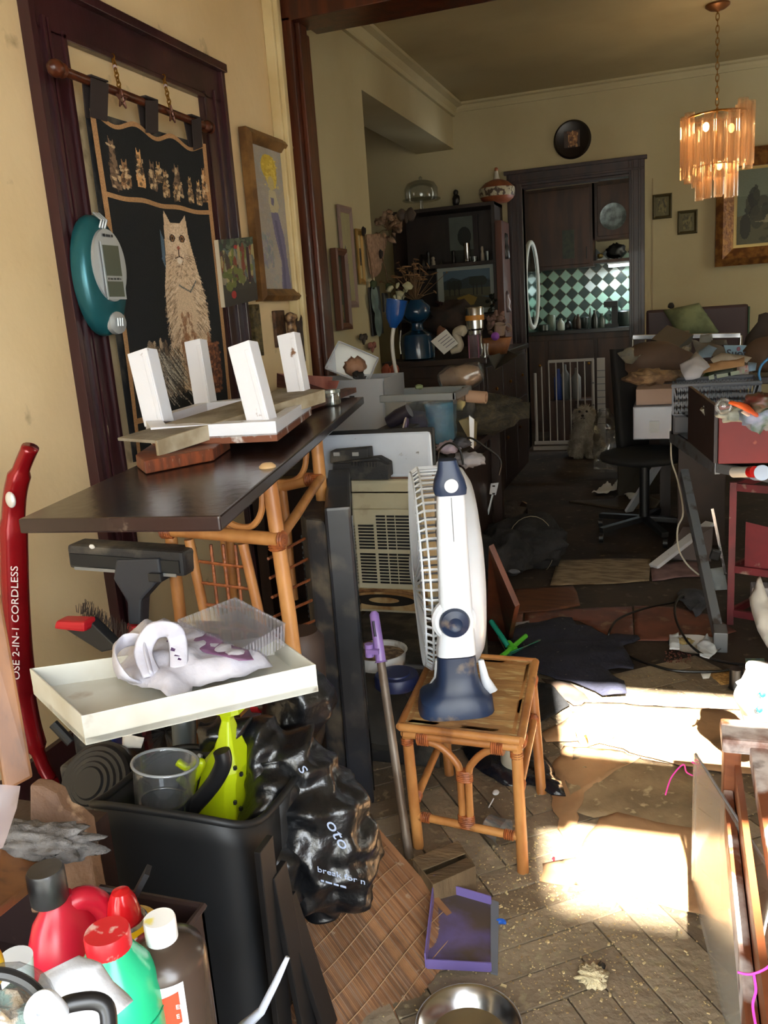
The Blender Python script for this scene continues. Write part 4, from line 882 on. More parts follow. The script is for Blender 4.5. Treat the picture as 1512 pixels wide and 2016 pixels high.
M().rod(pt+u_*.01+V((0,-.0125,0)), pt+u_*.05+V((0,-.0135,0)), .004, n=6).part('slot', mat('dark_slot', rgb(40,30,50), .6), t)
# ================================================================ bamboo mat
B0, C0 = PZ(922,1848), PZ(772,2034); C0 = B0+(C0-B0)*1.6; A0 = PY(598,1472,1.98); D0 = C0+(A0-B0)*1.0
t = thing('bamboo_mat', 'rolled-out brown bamboo slat mat leaning from the floor up behind the black bag', 'mat', (B0+C0)/2)
nb_ = 116; nrm = (B0-A0).cross(C0-B0).normalized()
if nrm.z < 0: nrm = -nrm
bam = [mat('bamboo_%d' % k, c_, .55, c2=tuple(v*.7 for v in c_), scale=10, stretch=(1,1,1), dirt=rgb(172,150,128), dscale=30, dlo=.66, dhi=.72) for k, c_ in enumerate((rgb(156,112,80), rgb(138,96,68), rgb(172,126,90), rgb(130,96,74), rgb(160,126,102)))]
for k in range(nb_):
    f0, f1 = (k+.06)/nb_, (k+.90)/nb_; j = random.uniform(-.004,.004); dA = (A0-B0)
    bow = lambda f: nrm*(.012*math.sin(f*PI*2.2))
    p = [B0.lerp(C0,f0)+dA*(j), B0.lerp(C0,f1)+dA*(j), D0+(A0-D0)*(1-f1)+dA*j*-1, D0+(A0-D0)*(1-f0)+dA*j*-1]
    p[2], p[3] = A0.lerp(D0,f1), A0.lerp(D0,f0)
    m = M(); m.slab([q+bow(f0)+nrm*random.uniform(0,.0008) for q in (p[0],p[1],p[2],p[3])], .0028); m.part('slat', bam[random.randrange(5)] if random.random() < .8 else bam[0], t)
for k in range(13):
    f = (k+.5)/13; a, b = B0.lerp(A0,f)+nrm*.0035, C0.lerp(D0,f)+nrm*.0035; M().tube([a.lerp(b,q/16)+nrm*(.012*math.sin(q/16*PI*2.2)) for q in range(17)], .0012, 4).part('thread', mat('thread_tan', rgb(160,128,96), .8), t)
M().bar(B0+nrm*.003, A0+nrm*.003, .016, .006, up=nrm).part('border_strip', bam[0], t); 
# ================================================================ black bin and what it holds
t = thing('rubbish_bin', 'large black plastic rubbish bin holding a yellow-green jug and a measuring cup', 'bin', (-.80,1.28,0))
cb, hb = V((-.845,1.24,0)), .50
def binp(u, v):
    a_ = 2*PI*u; ca, sa = math.cos(a_), math.sin(a_); e = .45; k = .86+.14*v
    zt_ = hb+.03*max(0,-sa)+.02*(1-ca*ca)*(sa < 0) ; return cb+V((.165*k*math.copysign(abs(ca)**e, ca), .15*k*math.copysign(abs(sa)**e, sa), v*zt_))
M().grid(binp, 56, 10).part('wall', mat('bin_black', rgb(16,17,19), .55, c2=rgb(22,23,25), scale=3), t, smooth='all', solid=.003)
M().tube([binp(k/56,1)+V((0,0,-.003)) for k in range(56)], .007, 8, closed=True).part('rim', mat('bin_black', (0,0,0)), t, smooth='all')
M().lathe([(.13,.004),(0,.004)], cb, n=24).part('bottom', black_pl, t)
# yellow-green jug
Yj = 1.30; limem = mat('lime_plastic', rgb(190,206,20), .35, c2=rgb(172,190,14), scale=4)
t = thing('lime_jug', 'bright yellow-green plastic jug with a flared funnel top in the black bin', 'jug', PY(430,1640,Yj))
def jsec(y, xl, xr, d):
    a, b = PY(xl,y,Yj), PY(xr,y,Yj); c_ = (a+b)/2; w_ = abs(b.x-a.x)/2; return [c_+V((sx*w_, sy*d, 0)) for sx, sy in ((-1,-.7),(-.7,-1),(.7,-1),(1,-.7),(1,.7),(.7,1),(-.7,1),(-1,.7))]
def loft2(rings):
    m = M(); n = len(rings[0]); m.add([p for r in rings for p in r], [(i*n+k, i*n+(k+1)%n, (i+1)*n+(k+1)%n, (i+1)*n+k) for i in range(len(rings)-1) for k in range(n)]+[list(range(n)), [(len(rings)-1)*n+k for k in range(n)]]); return m
loft2([jsec(1640,380,482,.05), jsec(1520,388,480,.05), jsec(1500,405,482,.045), jsec(1465,432,470,.03), jsec(1415,440,456,.012), jsec(1402,436,460,.014)]).part('body', limem, t, bevel=.003)
loft2([jsec(1404,437,458,.012), jsec(1392,414,482,.035), jsec(1384,420,478,.03)]).part('funnel', limem, t)
M().tube(smooth_path([PY(x,y,Yj-.055) for x,y in ((350,1500),(372,1512),(392,1500),(396,1508),(372,1545),(352,1530))], 4), .008, 8).part('handle', limem, t, smooth='all')
M().bar(PY(393,1530,Yj-.052), PY(378,1600,Yj-.052), .006, .002).part('label_stroke', mat('ink_black', rgb(16,16,16), .6), t)
text_mesh('EC', .022, PY(398,1522,Yj-.055), (.3,0,.95), (-.95,0,.3), mat('ink_black', rgb(16,16,16), .6), t)
for x, y in ((463,1512),(475,1524),(463,1580),(474,1592)): M().box(PY(x,y,Yj-.05), (.005,.006,.007)).part('rivet', black_pl, t)
# black bent hose
M().tube(smooth_path([PY(x,y,1.20) for x,y in ((436,1478),(440,1500),(428,1530),(405,1562),(372,1600),(350,1640))], 5), .0155, 14).solo('vacuum_hose_handle', mat('hose_black', rgb(24,24,26), .35), 'bent black tube handle leaning out of the bin in front of the jug', 'handle', smooth=True)
# measuring cup
Pc = PY(325,1505,1.19); rcup = .058; tilt = V((.10,.12,.98)).normalized()
t = thing('measuring_cup', 'clear plastic measuring cup with grey rim and scale marks in the bin', 'cup', Pc-tilt*.14)
M().lathe([(rcup*.78,-.15),(rcup,0),(rcup+.004,.002),(rcup+.004,.006),(rcup-.002,.006),(rcup-.002,0),(rcup*.76,-.148)], Pc, tilt, 36).part('wall', clear('cup_clear', (.93,.94,.95), .06, .05, .1, haze=(.5,.52,.54)), t, smooth='all')
M().tube([Pc+tilt*.004+(frame(tilt)[0]*math.cos(k*PI/18)+frame(tilt)[1]*math.sin(k*PI/18))*(rcup+.001) for k in range(36)], .0028, 6, closed=True).part('rim', mat('cup_rim', rgb(150,152,154), .3), t, smooth='all')
M().lathe([(rcup*.72,-.085),(rcup*.74,-.07),(rcup*.62,-.072),(0,-.075)], Pc, tilt, 28).part('inner_lid', mat('steel_grey', rgb(110,114,116), .3, .6), t, smooth=True)
M().tube([Pc+tilt*-.068+(frame(tilt)[0]*math.cos(k*PI/18)+frame(tilt)[1]*math.sin(k*PI/18))*(rcup*.74) for k in range(36)], .0025, 6, closed=True).part('inner_ring', steel, t, smooth='all')
M().box(Pc-tilt*.105+V((.0,-.05,0)), (.05,.002,.045), rotm(rx=-.1)).part('paper_band', mat('pale_band', rgb(170,166,176), .6), t)
# ================================================================ garbage bag
gb = mat('garbage_bag', rgb(14,15,18), .30, bump=.6, bscale=22, spec=.7)
t = thing('garbage_bag', 'glossy black garbage bag with white lettering slumped right of the bin', 'bag', PY(640,1800,1.36))
m = M(); bag(m, [PY(x,y,Y) for x,y,Y in ((458,1434,1.36),(505,1452,1.37),(560,1510,1.37),(605,1600,1.37),(640,1700,1.38),(652,1785,1.40))], [.014,.026,.060,.088,.088,.03], amp=.034, fr=11, n=90, k=20, seed=3); m.part('body', gb, t, smooth='all')
m = M(); bag(m, [PY(x,y,Y) for x,y,Y in ((530,1500,1.34),(540,1600,1.30),(535,1700,1.26),(528,1850,1.22),(520,1930,1.22))], [.02,.05,.045,.035,.01], amp=0.022, fr=11, n=44, k=14, seed=8); m.part('hanging_fold', gb, t, smooth='all')
m = M(); bag(m, [PY(x,y,Y) for x,y,Y in ((390,1432,1.30),(420,1440,1.31),(455,1438,1.33),(480,1450,1.33))], [.012,.022,.022,.02], amp=0.022, fr=16, n=24, k=8, seed=5); m.part('twisted_neck', gb, t, smooth='all')
wi = mat('bag_lettering', rgb(176,190,220), .5)
text_mesh('break for n', .021, PY(625,1715,1.245), (1,.0,-.13), (.13,-.25,1), wi, t); strokes(PY(632,1735,1.245), (1,.0,-.13), (.13,-.25,1), .05, .006, wi, t)
text_mesh('oto', .042, PY(640,1618,1.245), (.45,.0,-.9), (.9,-.2,.45), wi, t); text_mesh('S', .030, PY(586,1512,1.255), (.55,.0,-.8), (.8,-.2,.55), wi, t)
# small black bag behind tray end
m = M(); bag(m, [PY(x,y,1.62) for x,y in ((590,1330),(585,1380),(570,1440),(555,1475))], [.05,.075,.06,.03], amp=0.017, fr=12, n=40, k=10, seed=12); m.solo('small_black_bag', gb, 'small black plastic bag bundle under the right corner of the tray', 'bag', smooth='all')
# thin black boards in the gap beside the mat
bb_ = mat('black_board', rgb(15,14,15), .5, c2=rgb(24,22,22), scale=4)
for k, (x0,y0,x1,y1,Y0_,lb) in enumerate(((560,1790,650,2060,1.16,'thin black board leaning beside the bamboo mat, nearest the mat'),(540,1730,610,2060,1.12,'thin black board leaning beside the bamboo mat, middle one'),(512,1680,560,2060,1.08,'thin black board leaning beside the bamboo mat, nearest the bin'))):
    a = PY(x0,y0,Y0_); b = PZ(x1,y1+30*k,0.0); M().slab([a, a+V((.0,.05,.0)), b+V((0,.05,0)), b], .012).solo('black_board', bb_, lb, 'board', group='thin black boards between bin and mat', bevel=.002)
M().tube([PY(566,1885,1.0), PY(545,1930,.99), PY(515,1990,.98), PY(470,2030,.97)], [.004,.006,.007,.010], 8).solo('toilet_brush_handle', mat('brush_white', rgb(206,212,226), .35), 'white plastic brush handle sticking up between the bin and the black boards', 'brush', smooth='all')
# things under the tray, behind the bin
t = thing('black_machine', 'black boxy appliance with a round coiled front under the left half of the tray', 'appliance', PY(210,1640,1.50))
M().slab([PY(x,y,1.52) for x,y in ((140,1432),(215,1440),(228,1490),(150,1500))], .12).part('box', black_dust, t, bevel=.008)
M().rod(PY(105,1425,1.52), PY(140,1462,1.52), .012, n=10).part('lever', black_pl, t)
m = M()
for k in range(5): m.lathe([(.080-.012*k,0),(.086-.012*k,.008),(.080-.012*k,.016)], PY(192,1545,1.36)+V((0,-.004*k,.003*k)), (0,-.8,.6), 30)
m.part('coil', black_pl, t, smooth=True, kind='stuff'); M().lathe([(.095,-.05),(.095,0),(.02,.0),(0,0)], PY(192,1545,1.38), (0,-.8,.6), 30).part('drum', black_pl, t)
M().bb((PY(150,1500,1.5).x,1.44,0), (PY(260,1500,1.5).x,1.62,PY(200,1490,1.5).z)).part('base', black_dust, t, bevel=.01)
M().bar(PY(222,1428,1.48), PY(238,1490,1.48), .022, .012).solo('plastic_paddle', mat('deep_blue', rgb(26,44,110), .4), 'dark blue plastic paddle under the tray beside the black appliance', 'paddle', bevel=.003)
m = M(); cloth(m, [PY(x,y,1.46) for x,y in ((240,1440),(262,1448),(285,1452),(280,1472),(246,1470))], (0,-1,.2), amp=.006, step=.01, seed=7); m.solo('paper_scrap', paper, 'white paper scrap under the tray next to the blue handle', 'paper', smooth='all', solid=.0008)
m = M()
for k in range(160):
    a_ = V((random.gauss(0,1),random.gauss(0,1),random.gauss(0,1)+.3)).normalized(); p = PY(325,1440,1.5); m.rod(p, p+a_*random.uniform(.03,.06), .0012, .0006, 3)
m.solo('tinsel_bush', black_dust, 'dark spiky brush or garland behind the measuring cup', 'brush', kind='stuff')
M().bar(PY(282,1410,1.5), PY(300,1500,1.5), .02, .01).solo('dark_red_slat', mat('dark_red_slat', rgb(70,16,20), .5), 'dark red slat standing under the middle of the tray', 'slat')
M().lathe([(.025,0),(.026,.10),(.02,.11),(0,.11)], PY(365,1500,1.42), (.1,0,1), 20).solo('grey_bottle', mat('grey_bottle', rgb(72,78,80), .4), 'dark grey bottle behind the yellow-green jug', 'bottle', smooth=True)
M().box(PY(392,1497,1.38), (.012,.01,.03), rotm(ry=.3)).solo('white_clip', white_pl, 'small white curved clip between grey bottle and black tube', 'clip', bevel=.004)
t = thing('metal_can', 'silver tin can with a red band under the right end of the tray', 'can', PY(515,1395,1.60))
M().lathe([(.017,0),(.017,.05),(.015,.052),(0,.052)], PY(497,1384,1.6), (1,0,.05), 20).part('can', steel, t, smooth=True); M().lathe([(.0175,0),(.0175,.02)], PY(499,1388,1.6), (1,0,.05), 20).part('red_band', mat('ring_red', rgb(176,22,36), .4), t, smooth=True)
M().slab([PY(x,y,1.66) for x,y in ((465,1420),(525,1400),(530,1450),(470,1465))], .09).solo('purple_book', mat('mauve_cover', rgb(92,82,112), .6), 'mauve book wedged under the tray right of the jug', 'book', bevel=.003)
M().blob(PY(617,1422,1.75), (.026,.026,.034), .02, 3, 3).solo('speckled_egg', mat('speckled', rgb(190,178,160), .5, c2=rgb(70,40,34), scale=60, lo=.5, hi=.58), 'speckled egg-shaped ornament beside the television', 'ornament', smooth='all')
M().lathe([(.055,0),(.06,.15),(.045,.17),(0,.17)], PY(598,1330,1.80)+V((0,0,-.05)), (.0,0,1), 24).solo('brown_bucket', mat('brown_bucket', rgb(72,54,44), .6, c2=rgb(52,40,34), scale=6), 'brown tub standing between the tray corner and the television', 'tub', smooth=True)
# ================================================================ wooden unit at the left edge
pine = mat('orange_pine', rgb(132,88,52), .5, c2=rgb(106,68,40), scale=3, stretch=(6,6,.7), dirt=rgb(86,58,38), dscale=6, dlo=.62, dhi=.75)
M().slab([PR(x,y,1.30) for x,y in ((-60,1120),(2,1170),(66,1530),(10,1560),(-60,1560))][:4], .02).solo('pine_plank', pine, 'upright orange-brown wooden plank at the left edge of the room view', 'plank', bevel=.004)
t = thing('wooden_unit', 'worn low wooden shelf unit with a chewed side panel, lower left corner', 'shelf', PR(100,1700,1.3))
sp = [PR(x,y,1.22) for x,y in ((58,1545),(85,1548),(112,1562),(125,1592),(148,1602),(170,1622),(182,1700),(195,1772),(178,1776),(120,1790),(60,1800))]
M().prism(sp, V((.0,.018,0))).part('side_panel', mat('chewed_wood', rgb(112,82,58), .7, c2=rgb(84,58,40), scale=7, dirt=rgb(170,140,110), dscale=14, dlo=.6, dhi=.68, bump=.5, bscale=40), t, bevel=.003)
M().slab([PR(0,1655,1.16), PR(142,1650,1.2), PR(120,1690,1.14), PR(-20,1800,1.0)], .016).part('shelf', pine, t, bevel=.003)
M().bb((-1.1,.86,0), (-.86,1.0,.60)).part('base', darkwood, t)
m = M(); m.blob(PR(80,1655,1.14), (.075,.03,.016), .3, 3, 4, seed=4, R=rotm(rz=.1)); m.solo('dust_clump', mat('grey_lint', rgb(104,100,98), .95, c2=rgb(76,72,70), scale=30, bump=1, bscale=60), 'grey matted clump of dusty cloth on the wooden shelf', 'cloth', smooth='all')
m = M(); cloth(m, [PR(x,y,1.05) for x,y in ((-30,1545),(62,1545),(48,1590),(25,1640),(8,1668),(-30,1680))], (0,-1,.5), amp=.006, fr=14, step=.012, seed=2); m.solo('hazy_plastic_sheet', clear('hazy_mauve', (.75,.7,.72), .6, .05, .3, haze=rgb(132,116,116)), 'hazy plastic sheet hanging over the wooden shelf at the left edge', 'plastic', smooth='all')
# ================================================================ bottles in the dark metal bin
crm = mat('brown_enamel', rgb(40,28,28), .4, dirt=rgb(96,74,64), dscale=20, dlo=.62, dhi=.72)
cr = PR(400,1785,1.15); crx1, cry1, crz = cr.x, cr.y, cr.z; crx0, cry0 = crx1-.34, cry1-.42
t = thing('metal_box', 'open dark brown metal box holding the cleaning bottles', 'box', ((crx0+crx1)/2, (cry0+cry1)/2, 0))
w_ = .005
for a, b in (((crx0,cry0,0),(crx0+w_,cry1,crz)),((crx1-w_,cry0,0),(crx1,cry1,crz)),((crx0,cry1-w_,0),(crx1,cry1,crz)),((crx0,cry0,0),(crx1,cry0+w_,crz))): M().bb(a, b).part('side', crm, t)
M().bb((crx0,cry0,.55), (crx1,cry1,.56)).part('shelf', crm, t)
M().tube([V((crx0,cry1,crz)), V((crx1,cry1,crz)), V((crx1,cry0,crz))], .005, 6).part('rim', crm, t)
zb_ = .56
def foot(p, tall): return V((p.x, p.y, p.z-tall))
def floorp(px, py, dist): p = PR(px, py, dist); return p
# green bottle, red cap
pc_ = PR(210,1834,.96); h = pc_.z-zb_; g0 = V((pc_.x, pc_.y, zb_+.001)); t = thing('green_bottle', 'bright green round-shouldered bottle with a dusty red cap', 'bottle', g0)
M().lathe([(.040,0),(.044,.008),(.044,h*.55),(.043,h*.68),(.037,h*.80),(.023,h*.90),(.020,h*.95)], g0, n=40).part('body', mat('mint_green', rgb(36,178,128), .25, c2=rgb(30,166,116), scale=5), t, smooth=True)
M().lathe([(.0210,h*.89),(.0220,h*.90),(.0220,h*.985),(.021,h),(0,h)], g0, n=36).part('cap', mat('cap_red', rgb(188,26,36), .35, dirt=rgb(200,160,150), dscale=60, dlo=.56, dhi=.64), t, smooth=True)
M().tube([g0+V((.0443*math.cos(k*PI/18),.0443*math.sin(k*PI/18),h*.6)) for k in range(36)], .0008, 4, closed=True).part('seam', mat('green_dark', rgb(24,130,92), .4), t)
# red bottle, black cap
pc_ = PR(88,1712,1.06); zr = zb_; h = pc_.z-zr; g0 = V((pc_.x, pc_.y, zr+.001)); t = thing('red_bottle', 'red detergent bottle with black cap and yellow-green label', 'bottle', g0)
rb = mat('bottle_red', rgb(188,28,50), .3, c2=rgb(170,22,44), scale=4, dirt=rgb(190,130,110), dscale=14, dlo=.7, dhi=.76)
U = V((.20,.90,0)).normalized()
M().lathe([(.9,0),(1,.006),(1,h*.50),(.96,h*.60),(.74,h*.72),(.42,h*.80),(.34,h*.82)], g0+U*.010, (0,0,1), 40, sx=.046, sy=.034, u=U).part('body', rb, t, smooth=True)
M().tube(smooth_path([g0+U*.010+V((0,0,h*.74)), g0+U*.030+V((.012,0,h*.76)), g0+U*.044+V((.02,0,h*.66)), g0+U*.044+V((.02,0,h*.40))], 5), .014, 12).part('handle', rb, t, smooth='all')
M().lathe([(.0185,h*.83),(.020,h*.84),(.020,h*.985),(.018,h),(0,h)], g0, n=30).part('cap', mat('cap_black', rgb(22,22,24), .35, c2=rgb(50,50,50), scale=20), t, smooth=True)
pp = [g0+U*s+V((.0,-.0,z))+V((U.y,-U.x,0))*.0375 for s, z in ((.005,h*.12),(.05,h*.12),(.062,h*.52),(.02,h*.58))]
M().slab(pp, .0015).part('label', mat('label_dark', rgb(18,36,26), .4), t); pp2 = [g0+U*s+V((.0,-.0,z))+V((U.y,-U.x,0))*.0395 for s, z in ((.030,h*.16),(.055,h*.16),(.064,h*.50),(.050,h*.53))]
M().slab(pp2, .001).part('label_flash', mat('label_lime', rgb(200,204,40), .4), t)
text_mesh('Su', .020, g0+U*.040+V((U.y,-U.x,0))*.042+V((0,0,h*.24)), U*.6+V((0,0,.8)), V((0,0,.6))-U*.8, mat('ink_black', rgb(16,16,16), .6), t)
# yellow can with red dome cap
pc_ = PR(236,1748,1.08); h = pc_.z-zb_; g0 = V((pc_.x, pc_.y, zb_+.001)); t = thing('yellow_spray_can', 'yellow aerosol can with a red dome cap behind the green bottle', 'spray can', g0)
M().lathe([(.037,0),(.039,.004),(.039,h*.66),(.035,h*.73),(.024,h*.765)], g0, n=34).part('body', mat('can_yellow', rgb(224,176,16), .35, c2=rgb(206,158,12), scale=5), t, smooth=True)
M().lathe([(.0225,h*.755),(.025,h*.765),(.0225,h*.785),(.020,h*.78)], g0, n=30).part('rim', steel, t, smooth=True)
M().lathe([(.0185,h*.77),(.0185,h*.83),(.015,h*.92),(.010,h*.97),(0,h*.985)], g0, n=26).part('cap', mat('cap_red2', rgb(186,22,28), .2), t, smooth=True)
M().bar(g0+V((.0,.022,h*.85)), g0+V((.018,.03,h*1.02)), .018, .006).part('trigger', black_pl, t)
# brown bottle
pc_ = PR(311,1802,1.0); h = pc_.z-zb_; g0 = V((pc_.x, pc_.y, zb_+.001)); t = thing('brown_bottle', 'dark brown bottle with a white cap and a white and orange label', 'bottle', g0)
U = V((.72,-.25,0)).normalized(); br_ = mat('bottle_brown', rgb(56,44,38), .25, c2=rgb(66,54,46), scale=4)
g1 = g0+V((.004,-.004,0))
M().lathe([(.040,0),(.043,.005),(.043,h*.76),(.040,h*.81),(.028,h*.855),(.016,h*.88),(.0145,h*.90)], g1, n=34).part('body', br_, t, smooth=True)
M().lathe([(.0155,h*.86),(.0165,h*.87),(.0165,h*.985),(.0155,h),(0,h)], g1, n=30).part('cap', mat('cap_white', rgb(236,236,232), .35, c2=rgb(232,220,120), scale=18, lo=.62, hi=.66), t, smooth=True)
nl = V((.42,-.907,0)); ul = V((.907,.42,0)); R1 = .0436
def lab(s, z, r=R1):
    a_ = s/r; return g1+nl*(r*math.cos(a_))+ul*(r*math.sin(a_))+V((0,0,z))
M().grid(lambda u, v: lab(-.024+.048*u, h*.12+h*.64*v), 10, 2).part('label', mat('label_white', rgb(206,204,206), .5), t, recalc=False, solid=.0003)
M().grid(lambda u, v: lab(-.020+.038*u, h*.50+h*.18*v+.008*u, R1+.0006), 10, 2).part('label_patch', mat('label_orange', rgb(214,64,34), .5), t, recalc=False, solid=.0003)
for j, (tx, z) in enumerate((('HYDROGEN', h*.625), ('PEROXIDE', h*.57))): text_mesh(tx, .0072, lab(-.018, z, R1+.0012), ul, (0,0,1), mat('ink_cream', rgb(236,232,226), .6), t)
for j, (z, L_, c_) in enumerate(((h*.715,.022,'ink_grey'),(h*.53,.026,'ink_cream'),(h*.42,.032,'ink_grey'),(h*.37,.034,'ink_grey'),(h*.32,.028,'ink_grey'),(h*.27,.034,'ink_grey'),(h*.22,.030,'ink_grey'))): strokes(lab(-.018, z, R1+.0012), ul, (0,0,1), L_, .0035, mat(c_, rgb(96,96,106), .6), t, j)
# white cloth, hose, glass, fitting in the corner
m = M(); bag(m, [PR(x,y,.84) for x,y in ((112,1902),(126,1945),(150,1990),(180,2040))], [.006,.020,.026,.028], amp=.012, fr=16, n=36, k=8, seed=9); m.solo('white_rag', mat('rag_white', rgb(206,208,214), .7, bump=.3, bscale=50), 'crumpled white rag in front of the red bottle, bottom left corner', 'rag', smooth='all')
M().tube(smooth_path([PR(x,y,.76) for x,y in ((118,1985),(140,1975),(185,1970),(210,1985),(215,2030))], 5), .0065, 10).solo('black_hose', mat('hose_black', (0,0,0)), 'short loop of grubby black hose over the white rag', 'hose', smooth=True)
t = thing('glass_bowl', 'clear glass bowl full of small coloured bits with a black rim, bottom left corner', 'bowl', PR(20,2030,.80))
M().blob(PR(5,2010,.80), .040, .0, sub=3).part('glass', clearp, t, smooth='all'); m = M(); m.blob(PR(2,2025,.81), (.032,.032,.028), .2, 6, 3)
m.part('contents', mat('mixed_bits', rgb(140,128,110), .8, c2=rgb(110,84,40), scale=60, dirt=rgb(90,110,100), dscale=50, dlo=.5, dhi=.55, bump=1, bscale=90), t)
M().tube(smooth_path([PR(x,y,.76) for x,y in ((-20,1915),(20,1920),(60,1940),(86,1975),(90,2030))], 5), .0045, 8).part('black_band', mat('hose_black', (0,0,0)), t, smooth=True)
M().lathe([(.012,-.02),(.013,0),(.011,.003),(.006,.003),(.005,-.004),(0,-.004)], PR(82,1985,.74), (.1,-.5,.85), 24).solo('white_fitting', white_pl, 'white plastic threaded fitting beside the glass bowl', 'fitting', smooth=True)
M().lathe([(.015,0),(.016,.03),(.0,.03)], PR(36,1935,1.02), (.1,0,1), 24).solo('white_tub', mat('tub_white', rgb(220,226,232), .4, c2=rgb(60,110,190), scale=22, lo=.62, hi=.64), 'white tub with blue and yellow print behind the rag', 'tub', smooth=True)
M().blob(PR(-14,1900,.95), (.010,.010,.022), 0, sub=3).solo('yellow_bottle', mat('can_yellow', rgb(224,176,16)), 'yellow bottle top at the extreme left edge above the glass bowl', 'bottle', smooth='all')
# ================================================================ floor near the table and on the right
def flat(name, pxs, m_, label, cat, z=.004, th=.003, amp=.003, fr=10, step=.03, seed=0, rag=0.0, group=None, dome=0.0):
    m = M(); cloth(m, [PZ(x,y,z) for x,y in pxs], amp=amp, fr=fr, step=step, seed=seed, rag=rag, dome=dome)
    return m.solo(name, m_, label, cat, group=group, smooth='all', solid=th)
kraft = mat('kraft_paper', rgb(176,138,100), .8, c2=rgb(156,120,86), scale=5, dirt=rgb(120,94,66), dscale=8, dlo=.58, dhi=.72, bump=.2, bscale=30)
flat('kraft_sheet', ((1066,1446),(1110,1420),(1150,1385),(1210,1386),(1330,1394),(1520,1402),(1520,1528),(1420,1520),(1340,1508),(1262,1488),(1205,1470),(1150,1458),(1075,1462)), kraft, 'large brown paper sheet on the floor in the upper sun patch', 'paper', z=.010, seed=1, rag=.01)
flat('kraft_sheet', ((1062,1735),(1068,1700),(1130,1690),(1145,1668),(1180,1612),(1215,1600),(1290,1618),(1380,1634),(1385,1800),(1330,1790),(1240,1762),(1150,1745)), kraft, 'brown paper sheet on the floor in the lower sun patch', 'paper', z=.010, seed=2, rag=.012)
flat('kraft_sheet', ((1090,1600),(1085,1520),(1110,1470),(1200,1478),(1262,1492),(1210,1520),(1150,1560),(1130,1640),(1118,1660)), kraft, 'creased dirty brown paper between the two sun patches, right of the side table', 'paper', z=.008, seed=3, rag=.015, amp=.006)
flat('canvas_sheet', ((1128,1476),(1205,1478),(1262,1496),(1340,1512),(1376,1524),(1374,1648),(1290,1628),(1215,1606),(1170,1612),(1130,1600),(1112,1540)), mat('tan_dirty', rgb(160,138,106), .9, c2=rgb(126,108,82), scale=7, dirt=rgb(190,172,136), dscale=30, dlo=.6, dhi=.7, bump=.4, bscale=40), 'dirty tan cloth sheet on the floor between the two sun patches, beside the plastic panel', 'sheet', z=.0055, amp=.004, rag=.02, seed=17)
a, b = PZ(1148,1456,.03), PZ(1200,1440,.03); m = M(); u_, w_, d_ = frame(b-a)
m.grid(lambda u, v: a.lerp(b,v)+(u_*math.cos(u*5.0-1.2)+w_*math.sin(u*5.0-1.2))*(.024+.012*u)+V((0,0,.006)), 20, 6)
m.solo('paper_roll', mat('kraft_light', rgb(206,172,132), .8), 'curled brown paper roll lying at the left end of the upper sun patch', 'paper', smooth='all', solid=.0008)
navyc = mat('navy_cloth', rgb(26,28,44), .9, c2=rgb(34,36,54), scale=6, bump=.5, bscale=60, dirt=rgb(120,112,104), dscale=45, dlo=.68, dhi=.72)
flat('navy_cloth', ((998,1244),(1043,1227),(1106,1217),(1126,1219),(1135,1229),(1164,1235),(1196,1257),(1214,1252),(1256,1250),(1261,1258),(1247,1268),(1226,1276),(1241,1295),(1249,1308),(1247,1321),(1217,1318),(1195,1320),(1213,1335),(1229,1344),(1235,1368),(1210,1372),(1186,1370),(1171,1359),(1122,1341),(1095,1338),(1062,1329),(1040,1310),(1000,1290)), navyc, 'dark navy cloth spread ragged-edged on the floor behind the side table', 'cloth', z=.02, amp=.016, fr=7, dome=.015, seed=5, th=.004)
flat('black_rag', ((1062,1425),(1058,1345),(1085,1350),(1122,1392),(1108,1400),(1080,1418)), mat('black_cloth', rgb(18,19,23), .9, bump=.4, bscale=60), 'small black rag right behind the side table top', 'rag', z=.012, amp=.01, fr=12, seed=6)
flat('brown_cloth', ((1066,1338),(1120,1346),(1150,1368),(1165,1385),(1130,1392),(1100,1372)), mat('brown_cloth', rgb(98,78,64), .9, c2=rgb(76,60,50), scale=12), 'crumpled brown scrap beside the navy cloth', 'cloth', z=.006, amp=.008, seed=7)
blackbag = mat('black_film', rgb(18,22,32), .18, bump=.5, bscale=30)
flat('black_plastic_film', ((905,1470),(960,1450),(1040,1455),(1080,1500),(1105,1540),(1114,1572),(1085,1566),(1040,1545),(990,1545),(935,1520)), blackbag, 'shiny black plastic film under the side table', 'plastic', z=.008, amp=.02, fr=12, seed=8, dome=.02)
t = thing('white_bottle', 'milky white plastic bottle standing under the side table', 'bottle', PZ(1012,1520)); g0 = PZ(1012,1518,.002)
M().lathe([(.034,0),(.038,.006),(.038,.10),(.032,.125),(.016,.14),(.015,.155)], g0, n=28).part('body', mat('bottle_milky', rgb(180,176,160), .4), t, smooth=True); M().lathe([(.018,.15),(.018,.172),(0,.172)], g0, n=20).part('cap', white_pl, t)
t = thing('plastic_cup', 'clear plastic cup lying on the dirty floor under the side table', 'cup', PZ(968,1640))
m = M(); m.lathe([(.026,0),(.036,.05),(.038,.053),(.0355,.053),(.0345,.05),(.0245,.002)], PZ(960,1622,.032), (.75,-.35,-.1), 28); m.part('wall', clear('cup_thin', (.92,.93,.95), .18, .15, .08, haze=(.6,.62,.64)), t, smooth=True)
t = thing('plastic_spoon', 'white plastic spoon beside the clear cup on the floor', 'spoon', PZ(975,1570)); M().blob(PZ(976,1560,.02), (.010,.014,.004), 0, sub=2).part('bowl', white_pl, t, smooth='all'); M().tube([PZ(972,1572,.016), PZ(962,1590,.008)], .002, 6).part('stem', white_pl, t)
